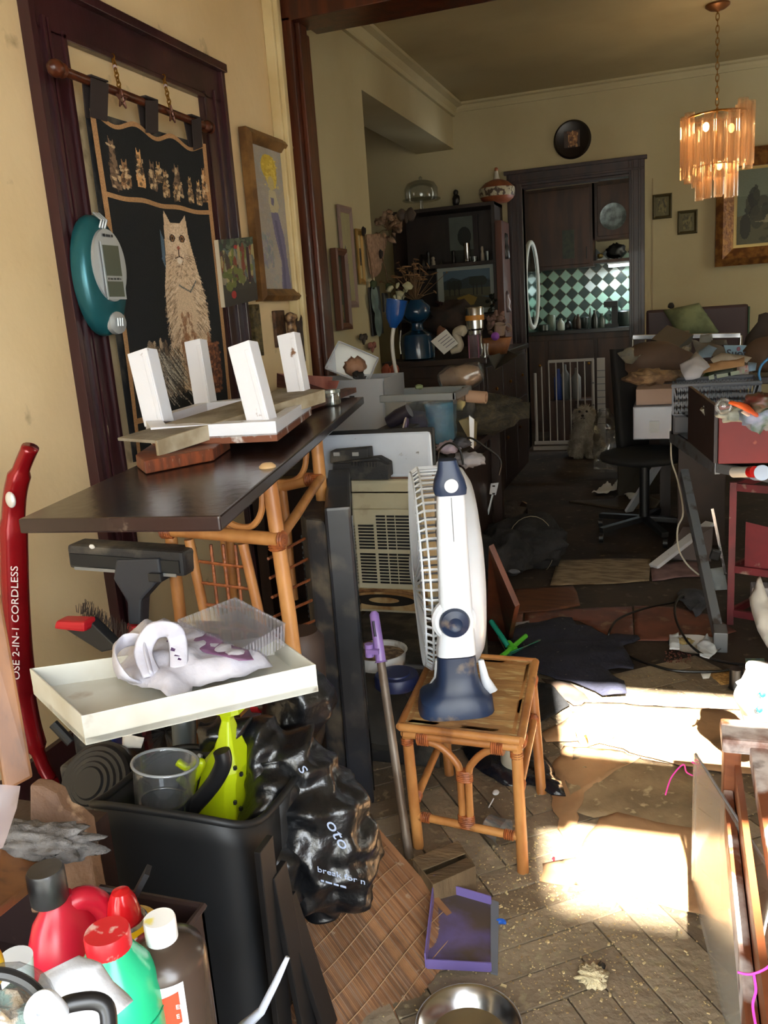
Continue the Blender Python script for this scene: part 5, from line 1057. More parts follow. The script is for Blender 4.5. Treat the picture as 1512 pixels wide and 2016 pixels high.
# crushed cardboard box
card = mat('worn_card', rgb(120,98,70), .85, c2=rgb(94,76,54), scale=6, stretch=(1,4,1), bump=.4, bscale=30)
t = thing('cardboard_box', 'crushed dirty cardboard box at the foot of the side table', 'box', PZ(880,1745))
p = [PZ(812,1690,.07), PZ(902,1655,.07), PZ(936,1705,.075), PZ(852,1742,.07)]
for i in range(4): a, b = p[i], p[(i+1)%4]; M().slab([V((a.x,a.y,.002)), V((b.x,b.y,.002)), b, a], .003).part('side', card, t)
M().slab([p[0], p[1], p[1].lerp(p[2],.48), p[0].lerp(p[3],.46)], .003).part('flap', card, t); M().slab([p[0].lerp(p[3],.52)+V((0,0,-.012)), p[1].lerp(p[2],.55)+V((0,0,-.008)), p[2], p[3]], .003).part('flap', card, t)
# purple dustpan
t = thing('dustpan', 'purple plastic dustpan with grey lip lying beside the bamboo mat', 'dustpan', PZ(925,1850))
lilp = mat('dustpan_purple', rgb(104,92,140), .5, c2=rgb(86,76,118), scale=5, dirt=rgb(78,68,60), dscale=7, dlo=.42, dhi=.58)
q = [PZ(858,1748,.028), PZ(968,1780,.006), PZ(968,1912,.006), PZ(840,1905,.022)]
M().slab(q, .003).part('pan', lilp, t)
wl = lambda a, b, h: M().slab([a, b, b+V((0,0,h)), a+V((0,0,h))], .003)
wl(q[0], q[1], .022).part('side_wall', mat('lilac_plain', rgb(112,98,160), .45), t); wl(q[3], q[2], .022).part('side_wall', mat('lilac_plain', rgb(112,98,160), .45), t); wl(q[0], q[3], .035).part('back_wall', mat('lilac_plain', rgb(112,98,160), .45), t)
M().slab([PZ(966,1770,.009), PZ(982,1776,.009), PZ(980,1918,.009), PZ(966,1914,.009)], .004).part('rubber_lip', mat('lip_grey', rgb(110,116,128), .6), t)
M().blob(PZ(988,1815,.006), (.012,.006,.006), .3, 5, 2).solo('blue_scrap', mat('scrap_blue', rgb(30,90,190), .5), 'bright blue plastic scrap beside the dustpan lip', 'scrap')
M().blob(PZ(1090,1693,.006), (.004,.009,.006), .3, 5, 2).solo('red_scrap', mat('scrap_red', rgb(200,30,44), .5), 'small red scrap on the floor right of the side table foot', 'scrap')
t = thing('chick_fluff', 'pale cream tuft of stuffing with a dark bit on the foreground floor', 'fluff', PZ(1168,1935)); m = M(); m.blob(PZ(1167,1922,.012), (.028,.026,.014), .35, 4, 4, seed=3); m.part('fluff', mat('fluff_cream', rgb(214,200,164), .95, bump=.8, bscale=120), t, smooth='all'); M().blob(PZ(1184,1903,.012), (.008,.012,.008), .3, 4, 2).part('dark_bit', black_pl, t)
t = thing('metal_bowl', 'steel bowl just entering the picture at the bottom edge', 'bowl', PZ(935,2040)); M().shell([(.05,0),(.075,.02),(.095,.05),(.10,.052)], .002, c=PZ(925,2062,.0), n=48).part('shell', steel, t, smooth=True)
# litter: crumbs and shavings
m = M(); rr = random.Random(11)
for k in range(3400):
    x = rr.gauss(-.10,.42); y = rr.uniform(1.1,3.0)
    if k < 1500: x = rr.gauss(-.42+.35*rr.random(),.12); y = rr.gauss(1.68,.2)
    s_ = rr.uniform(.0008,.003)*(1 if rr.random() < .93 else 1.8); z = .0045
    a_ = rr.uniform(0,PI); R = rotm(rz=a_, rx=rr.uniform(-.4,.4)); m.box((x,y,z+s_*.4), (s_*rr.uniform(.8,2.2), s_, s_*.6), R)
m.solo('floor_litter', mat('seed_crumbs', rgb(206,186,140), .8, c2=rgb(150,124,84), scale=30), 'pale seed husks and crumbs scattered over the foreground floor', 'litter', kind='stuff')
# green dustpan brush and leaning wooden panel
t = thing('green_hand_brush', 'green hand brush and pan with a lime clip behind the fan', 'brush', PZ(1020,1290)); tg = mat('teal_green', rgb(20,134,110), .4); lg = mat('lime_green', rgb(86,190,50), .4)
M().tube([PZ(966,1222,.14), PZ(1000,1272,.06)], .011, 12).part('handle', tg, t, smooth=True)
M().tube([PZ(988,1292,.05), PZ(1035,1252,.06)], .010, 8).part('clip_bar', lg, t); M().tube([PZ(1000,1266,.062), PZ(1014,1280,.05)], .014, 10).part('clip_neck', lg, t)
m = M(); m.grid(lambda u, v: PZ(1000+72*u-8*v, 1292-40*u*(1-.3*v)+22*v*0-4*v, .02+.03*math.sin(u*PI)*(1-v*.3)+.02*v), 12, 6); m.part('pan', mat('teal_dusty', rgb(30,120,100), .55, dirt=rgb(110,110,90), dscale=20, dlo=.5, dhi=.65), t, smooth='all', solid=.003)
M().slab([PZ(1000,1292,.006), PZ(1056,1293,.006), PZ(1076,1262,.01), PZ(1030,1254,.01)], .008).part('bristle_block', mat('teal_dark', rgb(18,90,80), .7), t)
M().slab([PY(962,1075,2.75), PY(1014,1195,2.75), PZ(1000,1265,0.0), PZ(958,1262,0.0)], .02).solo('leaning_plank', redwood, 'reddish wooden plank leaning behind the fan', 'plank', bevel=.002)
M().slab([PZ(996,1228,.02), PZ(1042,1222,.02), PZ(1042,1232,.02), PZ(996,1240,.02)], .02).solo('white_strip_end', mat('dull_white', rgb(150,148,156), .5), 'short dull white plastic strip at the top of the navy cloth', 'strip')
for k, pth in enumerate((((1000,1218),(1008,1250),(1012,1292)), ((962,1218),(985,1262),(1000,1290)))):
    M().tube([PZ(x,y,.05-.02*i) for i, (x,y) in enumerate(pth)], .0018, 5).solo('straw', mat('straw', rgb(170,160,130), .8), ('thin pale straw standing by the green brush, right one', 'thin pale straw standing by the green brush, left one')[k], 'straw')
# rug strips and boards across the passage
flat('rug_strip', ((1083,1152),(1098,1103),(1190,1100),(1281,1100),(1278,1143),(1200,1149)), mat('tan_rug', rgb(150,132,106), .9, c2=rgb(112,92,70), scale=9, stretch=(1,3,1), lo=.42, hi=.6), 'worn tan carpet strip across the passage floor', 'rug', z=.006, seed=9)
flat('pink_rug', ((1281,1118),(1330,1106),(1390,1104),(1392,1134),(1340,1136),(1284,1144)), mat('pink_rug', rgb(134,104,104), .9, c2=rgb(112,84,84), scale=12), 'faded pink mat right of the tan carpet strip', 'mat', z=.005, seed=10)
flat('orange_board', ((1002,1206),(1012,1160),(1128,1153),(1136,1166),(1142,1190),(1080,1202)), mat('orange_board', rgb(104,62,38), .7, c2=rgb(84,48,32), scale=6, stretch=(1,5,1)), 'orange-brown board on the floor below the tan carpet strip', 'board', z=.006, th=.008, amp=.001, seed=11)
tile_r = mat('red_vinyl', rgb(120,70,56), .55, c2=rgb(98,58,48), scale=8, dirt=rgb(140,116,96), dscale=12, dlo=.58, dhi=.7)
for k, pxs in enumerate((((992,1262),(1004,1210),(1030,1206),(1026,1250)), ((1032,1244),(1034,1206),(1140,1198),(1244,1194),(1248,1262),(1196,1250),(1140,1222),(1090,1216)), ((1250,1262),(1248,1194),(1330,1196),(1400,1212),(1450,1244),(1380,1262)))):
    flat('vinyl_tile', pxs, tile_r, ('small red vinyl flooring piece nearest the wood panel', 'red vinyl flooring sheet above the navy cloth', 'red vinyl flooring sheet under the black cable, right one')[k], 'flooring', z=.004, amp=.0015, seed=12+k)
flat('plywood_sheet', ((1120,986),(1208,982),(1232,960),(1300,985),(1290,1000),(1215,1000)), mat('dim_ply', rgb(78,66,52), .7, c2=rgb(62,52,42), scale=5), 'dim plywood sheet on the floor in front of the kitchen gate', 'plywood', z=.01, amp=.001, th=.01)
# paper plate with scraps
t = thing('paper_plate', 'white paper plate with food scraps on the floor by the desk leg', 'plate', PZ(1366,1275)); pp_ = PZ(1368,1274,.004)
M().shell([(.05,0),(.075,.004),(.095,.014),(.10,.014)], .002, c=pp_, n=36).part('plate', mat('plate_white', rgb(226,226,228), .7), t, smooth=True)
m = M(); m.blob(PZ(1345,1262,.02), (.035,.022,.012), .3, 5, 3, seed=3); m.part('food', mat('food_tan', rgb(158,138,92), .9, bump=.8, bscale=90), t, smooth='all')
for k, pxs in enumerate((((1372,1270),(1392,1248),(1412,1282),(1396,1300),(1378,1296)), ((1318,1250),(1336,1248),(1338,1278),(1318,1280)))):
    m = M(); cloth(m, [PZ(x,y,.03) for x,y in pxs], amp=.012, fr=16, step=.012, seed=k); m.part('napkin', mat('napkin', (rgb(214,224,236)), .8), t, smooth='all', solid=.0008)
m = M()
for k in range(90): p = PZ(rr.uniform(1308,1360), rr.uniform(1276,1304), .004); m.blob(p, rr.uniform(.002,.004), .2, 3, 1)
m.solo('spilled_kibble', mat('kibble', rgb(92,48,36), .7), 'reddish brown crumbs spilled left of the paper plate', 'crumbs', kind='stuff')
flat('sponge', ((1398,1328),(1402,1320),(1436,1322),(1438,1345),(1420,1348)), mat('sponge', rgb(184,142,78), .95, c2=rgb(150,110,56), scale=60, bump=1, bscale=90), 'yellow-brown sponge on the floor below the cable', 'sponge', z=.004, th=.02)
flat('paper_scrap', ((1378,1322),(1402,1322),(1396,1335),(1384,1336)), paper, 'small white paper scrap left of the sponge', 'paper')
M().slab([PZ(1467,1296,.004), PZ(1504,1296,.004), PZ(1508,1307,.004), PZ(1469,1308,.004)], .004).solo('green_card', mat('green_card', rgb(120,140,90), .6, c2=rgb(70,96,110), scale=40), 'small green packet at the right edge beyond the white bag', 'packet')
# black cables
cab = mat('cable_black', rgb(16,16,18), .35)
M().tube(smooth_path([PZ(x,y,z) for x,y,z in ((1197,1257,.02),(1202,1238,.05),(1220,1217,.05),(1272,1197,.03),(1329,1185,.02),(1346,1173,.03),(1338,1176,.05),(1329,1192,.05),(1331,1220,.04),(1349,1257,.04),(1373,1282,.04),(1408,1299,.02),(1458,1307,.01),(1520,1308,.01))], 6), .005, 8).solo('cable', cab, 'long black cable looping over the floor and paper plate', 'cable', smooth=True)
M().tube(smooth_path([PZ(x,y,.012) for x,y in ((1224,1283),(1250,1297),(1284,1309),(1334,1321),(1408,1322),(1440,1317),(1460,1312))], 6), .005, 8).solo('cable', cab, 'black cable lying flat between the navy cloth and the white bag', 'cable', smooth=True)
t = thing('stand_foot', 'short black foot of a stand behind the white bag', 'stand', PZ(1448,1362)); M().lathe([(.024,0),(.026,.006),(.021,.012),(.021,.075)], PZ(1448,1356,.0), n=24).part('foot', cab, t, smooth=True)
flat('grey_cloth', ((1332,1168),(1352,1160),(1390,1166),(1392,1200),(1370,1214),(1352,1196),(1336,1186)), mat('grey_rag', rgb(78,80,88), .9, c2=rgb(56,58,64), scale=10, bump=.6, bscale=60), 'grey dusty cloth beside the desk leg', 'cloth', z=.012, amp=.02, dome=.03, seed=21)
# ---- right foreground: bench, acrylic panel, bag
bench = mat('peeling_bench', rgb(124,70,44), .5, c2=rgb(222,212,208), scale=7, lo=.48, hi=.6, dirt=rgb(80,52,40), dscale=10, dlo=.6, dhi=.7, bump=.2, bscale=40)
orange = mat('orange_wood', rgb(150,88,50), .5, c2=rgb(122,68,40), scale=6, stretch=(1,1,4))
ZBn = .42; P0 = PZ(1425,1445,ZBn); P1_ = PZ(1500,1428,ZBn)
t = thing('wooden_bench', 'worn wooden bench frame with peeling white paint at the right edge', 'bench', V((P0.x+.2, P0.y-.4, 0)))
bx0, by1 = P0.x, P0.y; 
M().bb((bx0,by1-.02,0), (bx0+.035,by1+.06,ZBn)).part('post', orange, t, bevel=.006)
M().bb((bx0+.50,by1-.02,0), (bx0+.54,by1+.06,ZBn)).part('post', orange, t, bevel=.006)
M().bb((bx0-.005,by1-.03,ZBn-.03), (bx0+.55,by1+.07,ZBn+.004)).part('end_rail', bench, t, bevel=.008)
M().bb((bx0+.05,by1-1.15,ZBn-.05), (bx0+.085,by1-.02,ZBn-.01)).part('side_rail', bench, t, bevel=.004)
M().bb((bx0+.0,by1-1.15,ZBn-.19), (bx0+.02,by1-.02,ZBn-.12)).part('side_rail', bench, t, bevel=.004)
M().bb((bx0+.022,by1-1.15,.08), (bx0+.034,by1-.02,ZBn-.06)).part('side_panel', orange, t)
M().bb((bx0+.13,by1-1.15,ZBn-.035), (bx0+.5,by1-.03,ZBn-.02)).part('seat', orange, t)
for yy in (by1-1.15,): M().bb((bx0,yy-.06,0), (bx0+.04,yy,ZBn-.01)).part('post', orange, t, bevel=.006)
T1, F1 = PY(1370,1484,1.93), PZ(1366,1742,.002); F2 = PZ(1452,2090,.002); T2 = F2+(T1-F1)+V((.06,.0,.03))
t = thing('acrylic_panel', 'hazy translucent plastic panel standing against the wooden bench', 'panel', (F1+F2)/2)
M().slab([F1, F2, T2, T1], .006).part('sheet', clear('acrylic_haze', (.96,.95,.92), .30, .06, .2, haze=rgb(214,210,196)), t)
M().rod(T1, F1, .003, n=6).part('edge', milky, t); M().rod(T1, T2, .003, n=6).part('edge', milky, t)
pinkm = mat('pink_yarn', rgb(224,60,170), .7)
M().tube(smooth_path([T1+V((0,0,-.06)), T1+V((-.02,-.01,-.045)), PY(1345,1505,1.9), PY(1322,1530,1.9), PY(1310,1565,1.9)], 6), .0018, 5).solo('pink_string', pinkm, 'pink string hanging from the top corner of the plastic panel', 'string', smooth=True)
M().tube(smooth_path([PY(1362,1500,1.92), PY(1376,1508,1.92), PY(1366,1518,1.92), PY(1378,1502,1.92), PY(1368,1496,1.92)], 6), .0025, 5).solo('pink_knot', pinkm, 'pink yarn knot tied at the panel corner', 'string', smooth=True)
M().tube(smooth_path([PY(x,y,1.05) for x,y in ((1452,1914),(1478,1918),(1510,1905),(1530,1880))], 6), .0018, 5).solo('pink_string', pinkm, 'pink string crossing the plastic panel low at the right edge, upper strand', 'string', smooth=True)
M().tube(smooth_path([PY(x,y,1.05) for x,y in ((1484,1918),(1488,1950),(1482,1980),(1490,2030))], 6), .0018, 5).solo('pink_string', pinkm, 'pink string hanging down the plastic panel at the bottom right corner', 'string', smooth=True)
pb = [PY(x,y,2.12) for x,y in ((1455,1306),(1530,1302),(1530,1460),(1505,1462),(1478,1400),(1468,1345))]
t = thing('white_packet_bag', 'white shiny bag with teal spots standing on the bench at the right edge', 'bag', PY(1500,1440,2.15))
m = M(); bag(m, [PY(1512,1318,2.2), PY(1510,1360,2.2), PY(1516,1410,2.2), PY(1530,1450,2.2)], [.05,.07,.06,.03], amp=.012, fr=10, n=44, k=10, seed=31); m.part('body', mat('bag_gloss_white', rgb(232,236,240), .35), t, smooth='all')
m_t = mat('teal_print', rgb(20,160,170), .5)
for x, y in ((1502,1367),(1496,1397),(1500,1432)): M().blob(PY(x,y,2.115), (.008,.004,.009), .2, 5, 2).part('spot', m_t, t)
M().tube([PY(1470,1322,2.14), PY(1462,1338,2.12), PY(1450,1345,2.12)], .004, 6).part('torn_corner', mat('bag_gloss_white', (0,0,0)), t)
m = M(); cloth(m, [PZ(x,y,.10) for x,y in ((1488,1196),(1530,1180),(1530,1262),(1498,1262),(1484,1232))], (-.4,-.5,.7), amp=.02, fr=10, step=.02, seed=14, dome=.03); m.solo('white_crumpled_paper', paper, 'crumpled white paper hanging from the red rack at the right edge', 'paper', smooth='all', solid=.001)
# ================================================================ desk group on the right
t = thing('computer_desk', 'grey metal-legged desk with a dark glass top on the right', 'desk', PZ(1415,1265))
metg = mat('desk_grey', rgb(120,126,134), .4, .5, c2=rgb(84,78,76), scale=16, lo=.55, hi=.65); dgl = mat('dark_glass', rgb(22,24,28), .12)
ft = PZ(1417,1262,.02); lt = PY(1346,930,3.95)
M().bar(lt, ft, .035, .05).part('leg', metg, t, bevel=.003); M().bar(lt+V((.55,.0,0)), ft+V((.75,.1,0)), .035, .05).part('leg', metg, t, bevel=.003)
M().box(ft+V((.0,-.02,.02)), (.05,.10,.08)).part('foot', grey_pl, t, bevel=.004)
q = [PY(1322,905,4.0), PY(1412,958,3.25), PY(1560,975,3.0), PY(1560,900,4.0)]; zt2 = .74
q = [V((p.x,p.y,zt2)) for p in q]; M().slab(q, .012).part('glass_top', dgl, t)
m = M(); m.bar(q[0]+V((0,0,-.02)), q[1]+V((0,0,-.02)), .02, .05); m.part('side_rail', metg, t, bevel=.003)
m = M(); m.bar(q[1]+V((0,0,-.02)), q[2]+V((0,0,-.02)), .02, .035); m.part('front_rail', metg, t, bevel=.003)
q2 = [V((p.x,p.y,.84)) for p in (PY(1328,870,4.0), PY(1410,915,3.25), PY(1560,930,3.1), PY(1560,880,4.0))]; M().slab(q2, .010).part('upper_shelf', dgl, t)
for p in (q[0].lerp(q[1],.08), q[0].lerp(q[1],.93)): M().rod(p, V((p.x,p.y,.84)), .014, n=14).part('spacer', steel, t, smooth=True)
# red storage box
zb2 = .852; r0 = PZ(1413,912,zb2); rx = V((1,.06,0)).normalized(); ry = V((-.16,1,0)).normalized(); H_ = .17
t = thing('red_box', 'open-topped red box with a dark side full of clutter on the desk', 'box', r0)
redb = mat('box_red', rgb(118,18,20), .6, c2=rgb(98,14,18), scale=3, dirt=rgb(160,90,70), dscale=12, dlo=.7, dhi=.78); darkb = mat('box_dark', rgb(30,16,16), .5)
z_ = V((0,0,H_)); a, b, c_, d_ = r0, r0+rx*.42, r0+rx*.42+ry*.42, r0+ry*.42
M().slab([a,b,b+z_*.92,a+z_], .012).part('front', redb, t, bevel=.002); M().slab([a,d_,d_+z_*1.1,a+z_], -.012).part('side', darkb, t, bevel=.002)
M().slab([d_,c_,c_+z_*.5,d_+z_*.5], .012).part('back', darkb, t); M().slab([b,c_,c_+z_*.9,b+z_*.9], .012).part('side', redb, t); M().slab([a,b,c_,d_], .01).part('bottom', darkb, t)
M().slab([p+z_*.55 for p in (a+rx*.01+ry*.01,b,c_,d_+rx*.01)], .004).part('inner_tray', darkb, t)
def clump(px, py, z, r, nm, m_, lb, cat_, seed=0, amp=.3, fr=3, R=None): 
    m = M(); m.blob(PZ(px,py,z), r, amp, fr, 3, seed=seed, R=R); return m.solo(nm, m_, lb, cat_, smooth='all')
clump(1410,806,.99,(.04,.04,.022),'crumpled_wrapper',mat('wrap_grey',rgb(140,138,128),.6,c2=rgb(96,96,90),scale=20),'crumpled grey-green wrapper in the red box, left end','wrapper',2)
clump(1425,800,1.06,(.022,.022,.022),'clear_cup',clearp,'small clear cup among the clutter in the red box','cup',3,.05)
clump(1448,816,1.035,(.04,.03,.018),'plastic_packet',mat('pkt_pale',rgb(166,168,156),.5,c2=rgb(120,126,116),scale=14),'pale plastic packet over the front edge of the red box','packet',5)
m = M(); m.tube(smooth_path([PZ(1438,792,1.10), PZ(1462,800,1.09), PZ(1484,812,1.06), PZ(1486,832,1.02)], 5), [.010,.022], 10, flat=.4); m.solo('orange_tool', mat('tool_orange', rgb(206,84,30), .5), 'orange plastic tool lying across the red box', 'tool', smooth='all')
clump(1500,818,1.05,(.045,.04,.035),'blue_grey_packet',mat('pkt_blue',rgb(130,136,156),.5,c2=rgb(60,90,60),scale=18),'blue-grey packet at the right end of the red box','packet',7)
clump(1500,790,1.09,(.04,.04,.02),'red_packet',mat('pkt_red',rgb(84,34,28),.5,c2=rgb(40,60,40),scale=18),'dark red packet behind the orange tool','packet',9)
M().slab([PZ(1458,812,1.08), PZ(1480,826,1.03), PZ(1488,824,1.03), PZ(1464,806,1.08)], .003).solo('white_card', paper, 'narrow white card beside the orange tool', 'card')
# bottles lying under the box
for nm, x0,y0,x1,y1,r,c1,c2_,lb in (('pill_bottle',1445,930,1478,929,.018,rgb(216,214,206),rgb(186,24,24),'small white bottle with a red cap lying under the red box'),('white_jar',1488,932,1498,931,.024,rgb(150,174,214),rgb(186,206,236),'small pale blue-capped bottle lying right of the red-capped one')):
    a, b = PY(x0,y0,3.05), PY(x1,y1,2.97); t = thing(nm, lb, 'bottle', V((a.x,a.y,a.z-r))); M().rod(a, b, r, n=24).part('body', mat(nm+'_body', c1, .4), t, smooth=True); M().rod(b-(b-a)*.02, b+(b-a).normalized()*.022, r*1.05, n=24).part('cap', mat(nm+'_cap', c2_, .35), t, smooth=True)
# red rack
t = thing('red_rack', 'dark red metal rack with panels under the desk at the right edge', 'rack', PZ(1470,1260)); rm = mat('rack_red', rgb(104,20,32), .6, c2=rgb(82,18,28), scale=8, dirt=rgb(130,110,100), dscale=14, dlo=.64, dhi=.72)
rp = PZ(1437,1228,0); ztop = .60; X2 = rp.x+.6
for x, y in ((rp.x,rp.y),(X2,rp.y-.25),(rp.x+.22,rp.y+.35),(X2,rp.y+.3)): M().bb((x-.013,y-.013,0), (x+.013,y+.013,ztop)).part('post', rm, t)
F = lambda x, y, z: V((x,y,z))
def railz(z, th=.03):
    for a, b in ((F(rp.x,rp.y,z),F(X2,rp.y-.25,z)),(F(rp.x,rp.y,z),F(rp.x+.22,rp.y+.35,z)),(F(rp.x+.22,rp.y+.35,z),F(X2,rp.y+.3,z))): M().bar(a, b, .016, th).part('rail', rm, t)
for z in (ztop-.02, .24, .05): railz(z)
M().slab([F(rp.x,rp.y,.235),F(X2,rp.y-.25,.235),F(X2,rp.y+.3,.235),F(rp.x+.22,rp.y+.35,.235)], .004).part('shelf', rm, t); M().slab([F(rp.x+.22,rp.y+.35,.33),F(X2,rp.y+.3,.33),F(X2,rp.y+.3,.56),F(rp.x+.22,rp.y+.35,.56)], .004).part('back_panel', rm, t)
M().slab([F(rp.x+.05,rp.y-.01,.25),F(rp.x+.3,rp.y-.11,.25),F(rp.x+.3,rp.y-.11,.40),F(rp.x+.05,rp.y-.01,.44)], .004).part('drawer_front', rm, t)
m = M(); m.lathe([(.085,0),(.09,.06),(.09,.064),(.083,.06),(.0,.012)], F(rp.x+.30,rp.y+.02,.27), n=30); m.solo('pink_tub', mat('tub_pink', rgb(172,120,120), .5, c2=rgb(200,180,176), scale=10), 'dusty pink round tub on the red rack shelf', 'tub', smooth=True)
M().bb(F(rp.x+.08,rp.y-.0,.062), F(rp.x+.18,rp.y+.08,.16)).solo('white_block', mat('block_white', rgb(170,168,172), .6), 'white block on the lowest level of the red rack, left one', 'block', bevel=.006)
M().bb(F(rp.x+.20,rp.y-.06,.062), F(rp.x+.28,rp.y+.02,.19)).solo('cream_block', mat('block_cream', rgb(176,164,148), .6), 'cream block on the lowest level of the red rack, right one', 'block', bevel=.006)
# things under the desk: white rails, cord, plug, boards
for k, (x0,y0,z0,x1,y1,z1,lb) in enumerate(((1286,1116,.01,1398,1030,.15,'white plastic rail leaning under the desk, nearer one'),(1238,1006,.01,1302,905,.30,'white plastic rail leaning by the office chair, farther one'))):
    a, b = PZ(x0,y0,z0), PY(x1,y1,(4.6,5.2)[k]); M().bar(a, b, .055, .02).solo('white_rail', white_paint, lb, 'rail', group='white plastic rails on the floor', bevel=.003)
M().slab([PZ(1312,1100,.01), PZ(1400,1108,.01), PY(1404,1040,4.5), PY(1345,1040,4.6)], .012).solo('grey_board', mat('grey_board', rgb(110,100,100), .7), 'grey-pink board leaning behind the white rail', 'board')
M().tube(smooth_path([PY(x,y,4.1) for x,y in ((1345,780),(1330,800),(1322,850),(1322,905),(1334,945)) ]+[PY(x,y,3.9) for x,y in ((1345,1008),(1334,1040),(1336,1080),(1352,1110),(1376,1132))], 5), .004, 6).solo('thin_cable', mat('cord_white', rgb(190,184,170), .5), 'thin white cord hanging down behind the desk edge', 'cable', smooth=True)
M().box(PY(1408,1092,3.9), (.04,.03,.045), rotm(ry=.3)).solo('plug_adapter', black_pl, 'black plug adapter hanging beside the desk leg', 'adapter', bevel=.004)
M().bar(PY(1402,1000,3.95), PY(1428,1130,3.95), .03, .012).solo('aluminium_strip', steel, 'thin aluminium strip standing behind the desk leg', 'strip')
m = M(); cloth(m, [PY(x,y,4.0) for x,y in ((1396,1120),(1425,1116),(1432,1160),(1408,1162))], (0,-1,.3), amp=.02, step=.02, seed=22); m.solo('pale_cloth', mat('pale_cloth', rgb(160,168,172), .8), 'pale grey cloth behind the desk leg near the red rack', 'cloth', smooth='all', solid=.002)
# brown desk carcass
M().bb((.02,4.75,0), (.26,5.35,.60)).solo('brown_cabinet', mat('brown_panel', rgb(64,42,30), .5, c2=rgb(50,34,26), scale=4), 'brown wooden cabinet end behind the grey desk', 'cabinet', bevel=.003)
# office chair
t = thing('office_chair', 'black office chair with its back to the gate and clutter on its seat', 'chair', V((-.18,4.95,0)))
cf = mat('chair_fabric', rgb(20,20,22), .85); cc = V((-.16,4.95,0))
m = M(); m.grid(lambda u, v: PY(1200+45*u+14*v, 688+200*v, 5.05)+V((.0,.25*u-.05*math.sin(u*PI),0)), 8, 10); m.part('backrest', cf, t, smooth='all', solid=.05)
m = M(); m.blob(cc+V((.0,.02,.46)), (.25,.25,.05), .03, 2, 3); m.part('seat', cf, t, smooth='all')
M().rod(cc+V((0,0,.08)), cc+V((0,0,.44)), .028, n=14).part('column', black_pl, t, smooth=True)
for k in range(5):
    a_ = 2*PI*k/5+2.6; e = cc+V((.30*math.cos(a_),.30*math.sin(a_),.075)); M().bar(cc+V((0,0,.10)), e, .04, .03).part('base_arm', black_pl, t, bevel=.004); M().rod(e+V((-.012,0,-.045)), e+V((.012,0,-.045)), .028, n=14).part('caster', black_pl, t, smooth=True)
M().bar(cc+V((-.12,.1,.45)), PY(1222,860,5.15), .06, .02).part('back_bracket', black_pl, t)
# translucent box and card box on the chair
a, b = PY(1246,812,4.80), PY(1310,865,4.80); t = thing('storage_box', 'pale translucent storage box on the office chair seat', 'box', V(((a.x+b.x)/2,4.9,b.z)))
M().bb((a.x,4.8,b.z), (b.x+.04,5.1,a.z+.03)).part('tub', clear('blue_milky', (.8,.84,.9), .6, .08, .2, haze=rgb(150,156,178)), t, bevel=.006); M().box(PY(1288,840,4.79), (.05,.004,.06)).part('label_holder', milky, t)
M().bb((PY(1252,770,4.85).x,4.85,a.z+.032), (b.x+.06,5.1,PY(1280,766,4.85).z+.0)).solo('cream_carton', mat('carton_pink', rgb(176,152,140), .7), 'cream cardboard carton stacked on the translucent box', 'carton', bevel=.003)
clump(1283,742,.98,(.11,.09,.035),'brown_paper_wad',mat('paper_brown',rgb(140,112,80),.8,c2=rgb(92,70,50),scale=20,bump=.5,bscale=40),'crumpled brown paper on top of the cream carton','paper',4,.3,4)
# dining table with heap
zt3 = .86
t = thing('dining_table', 'dark dining table buried under papers and bags behind the desk', 'table', (.45,5.6,0)); M().bb((-.22,5.15,zt3-.04), (1.3,6.5,zt3)).part('tabletop', darkwood, t, bevel=.006)
for x, y in ((-.05,5.35),(1.2,5.35),(-.1,6.4),(1.2,6.4)): M().bb((x-.03,y-.03,0), (x+.03,y+.03,zt3-.04)).part('leg', darkwood, t)
def heap(nm, pxs, Y, m_, lb, cat_, amp=.02, fr=8, nrm=(0,-.6,.8), seed=0, step=.025, th=.002, dome=.0):
    m = M(); cloth(m, [PY(x,y,Y-(.3 if nrm[2] > .5 else 0)*(y-pxs[0][1])/100) for x,y in pxs], nrm, amp=amp, fr=fr, step=step, seed=seed, dome=dome); return m.solo(nm, m_, lb, cat_, smooth='all', solid=th)
kb = mat('brown_bag', rgb(86,66,52), .7, c2=rgb(70,54,44), scale=4)
m = M(); bag(m, [PY(x,y,5.1) for x,y in ((1240,735),(1262,715),(1300,705),(1350,712),(1372,716))], [.05,.105,.09,.055,.02], amp=.008, fr=6, n=36, k=8, seed=4); m.solo('brown_paper_bag', kb, 'long brown paper bag lying on the left end of the heaped table', 'bag', smooth='all')
heap('grey_film', ((1205,690),(1250,685),(1268,700),(1245,722),(1232,720)), 5.05, clear('grey_film', (.7,.74,.7), .5, .15, .15, haze=(.3,.32,.3)), 'grey cling film over the brown paper bag', 'film', .03, 14, seed=4)
M().slab([PY(x,y,Y) for x,y,Y in ((1278,684,5.2),(1330,702,5.1),(1362,674,5.5),(1310,655,5.6))], .05).solo('dark_folder', mat('dark_green_cover', rgb(34,34,28), .6), 'dark olive folder tilted on top of the heap', 'folder', bevel=.004)
heap('clear_wrap', ((1322,706),(1336,690),(1362,675),(1360,698),(1338,708)), 5.15, clearp, 'clear wrapping beside the dark olive folder', 'wrapping', .03, 14, seed=5)
heap('grey_paper', ((1362,668),(1400,672),(1440,700),(1462,705),(1420,712),(1372,700)), 5.4, mat('paper_grey', rgb(110,106,100), .8), 'grey paper sheet in the middle of the heap', 'paper', .03, 8, seed=6)
m = M(); q = [PY(x,y,5.0) for x,y in ((1425,680),(1470,680),(1470,704),(1430,698))]; m.slab(q, .03); t = thing('blue_carton', 'light blue carton with dark lettering on the heap', 'carton', q[3]); m.part('box', mat('carton_blue', rgb(126,160,186), .6), t, bevel=.002)
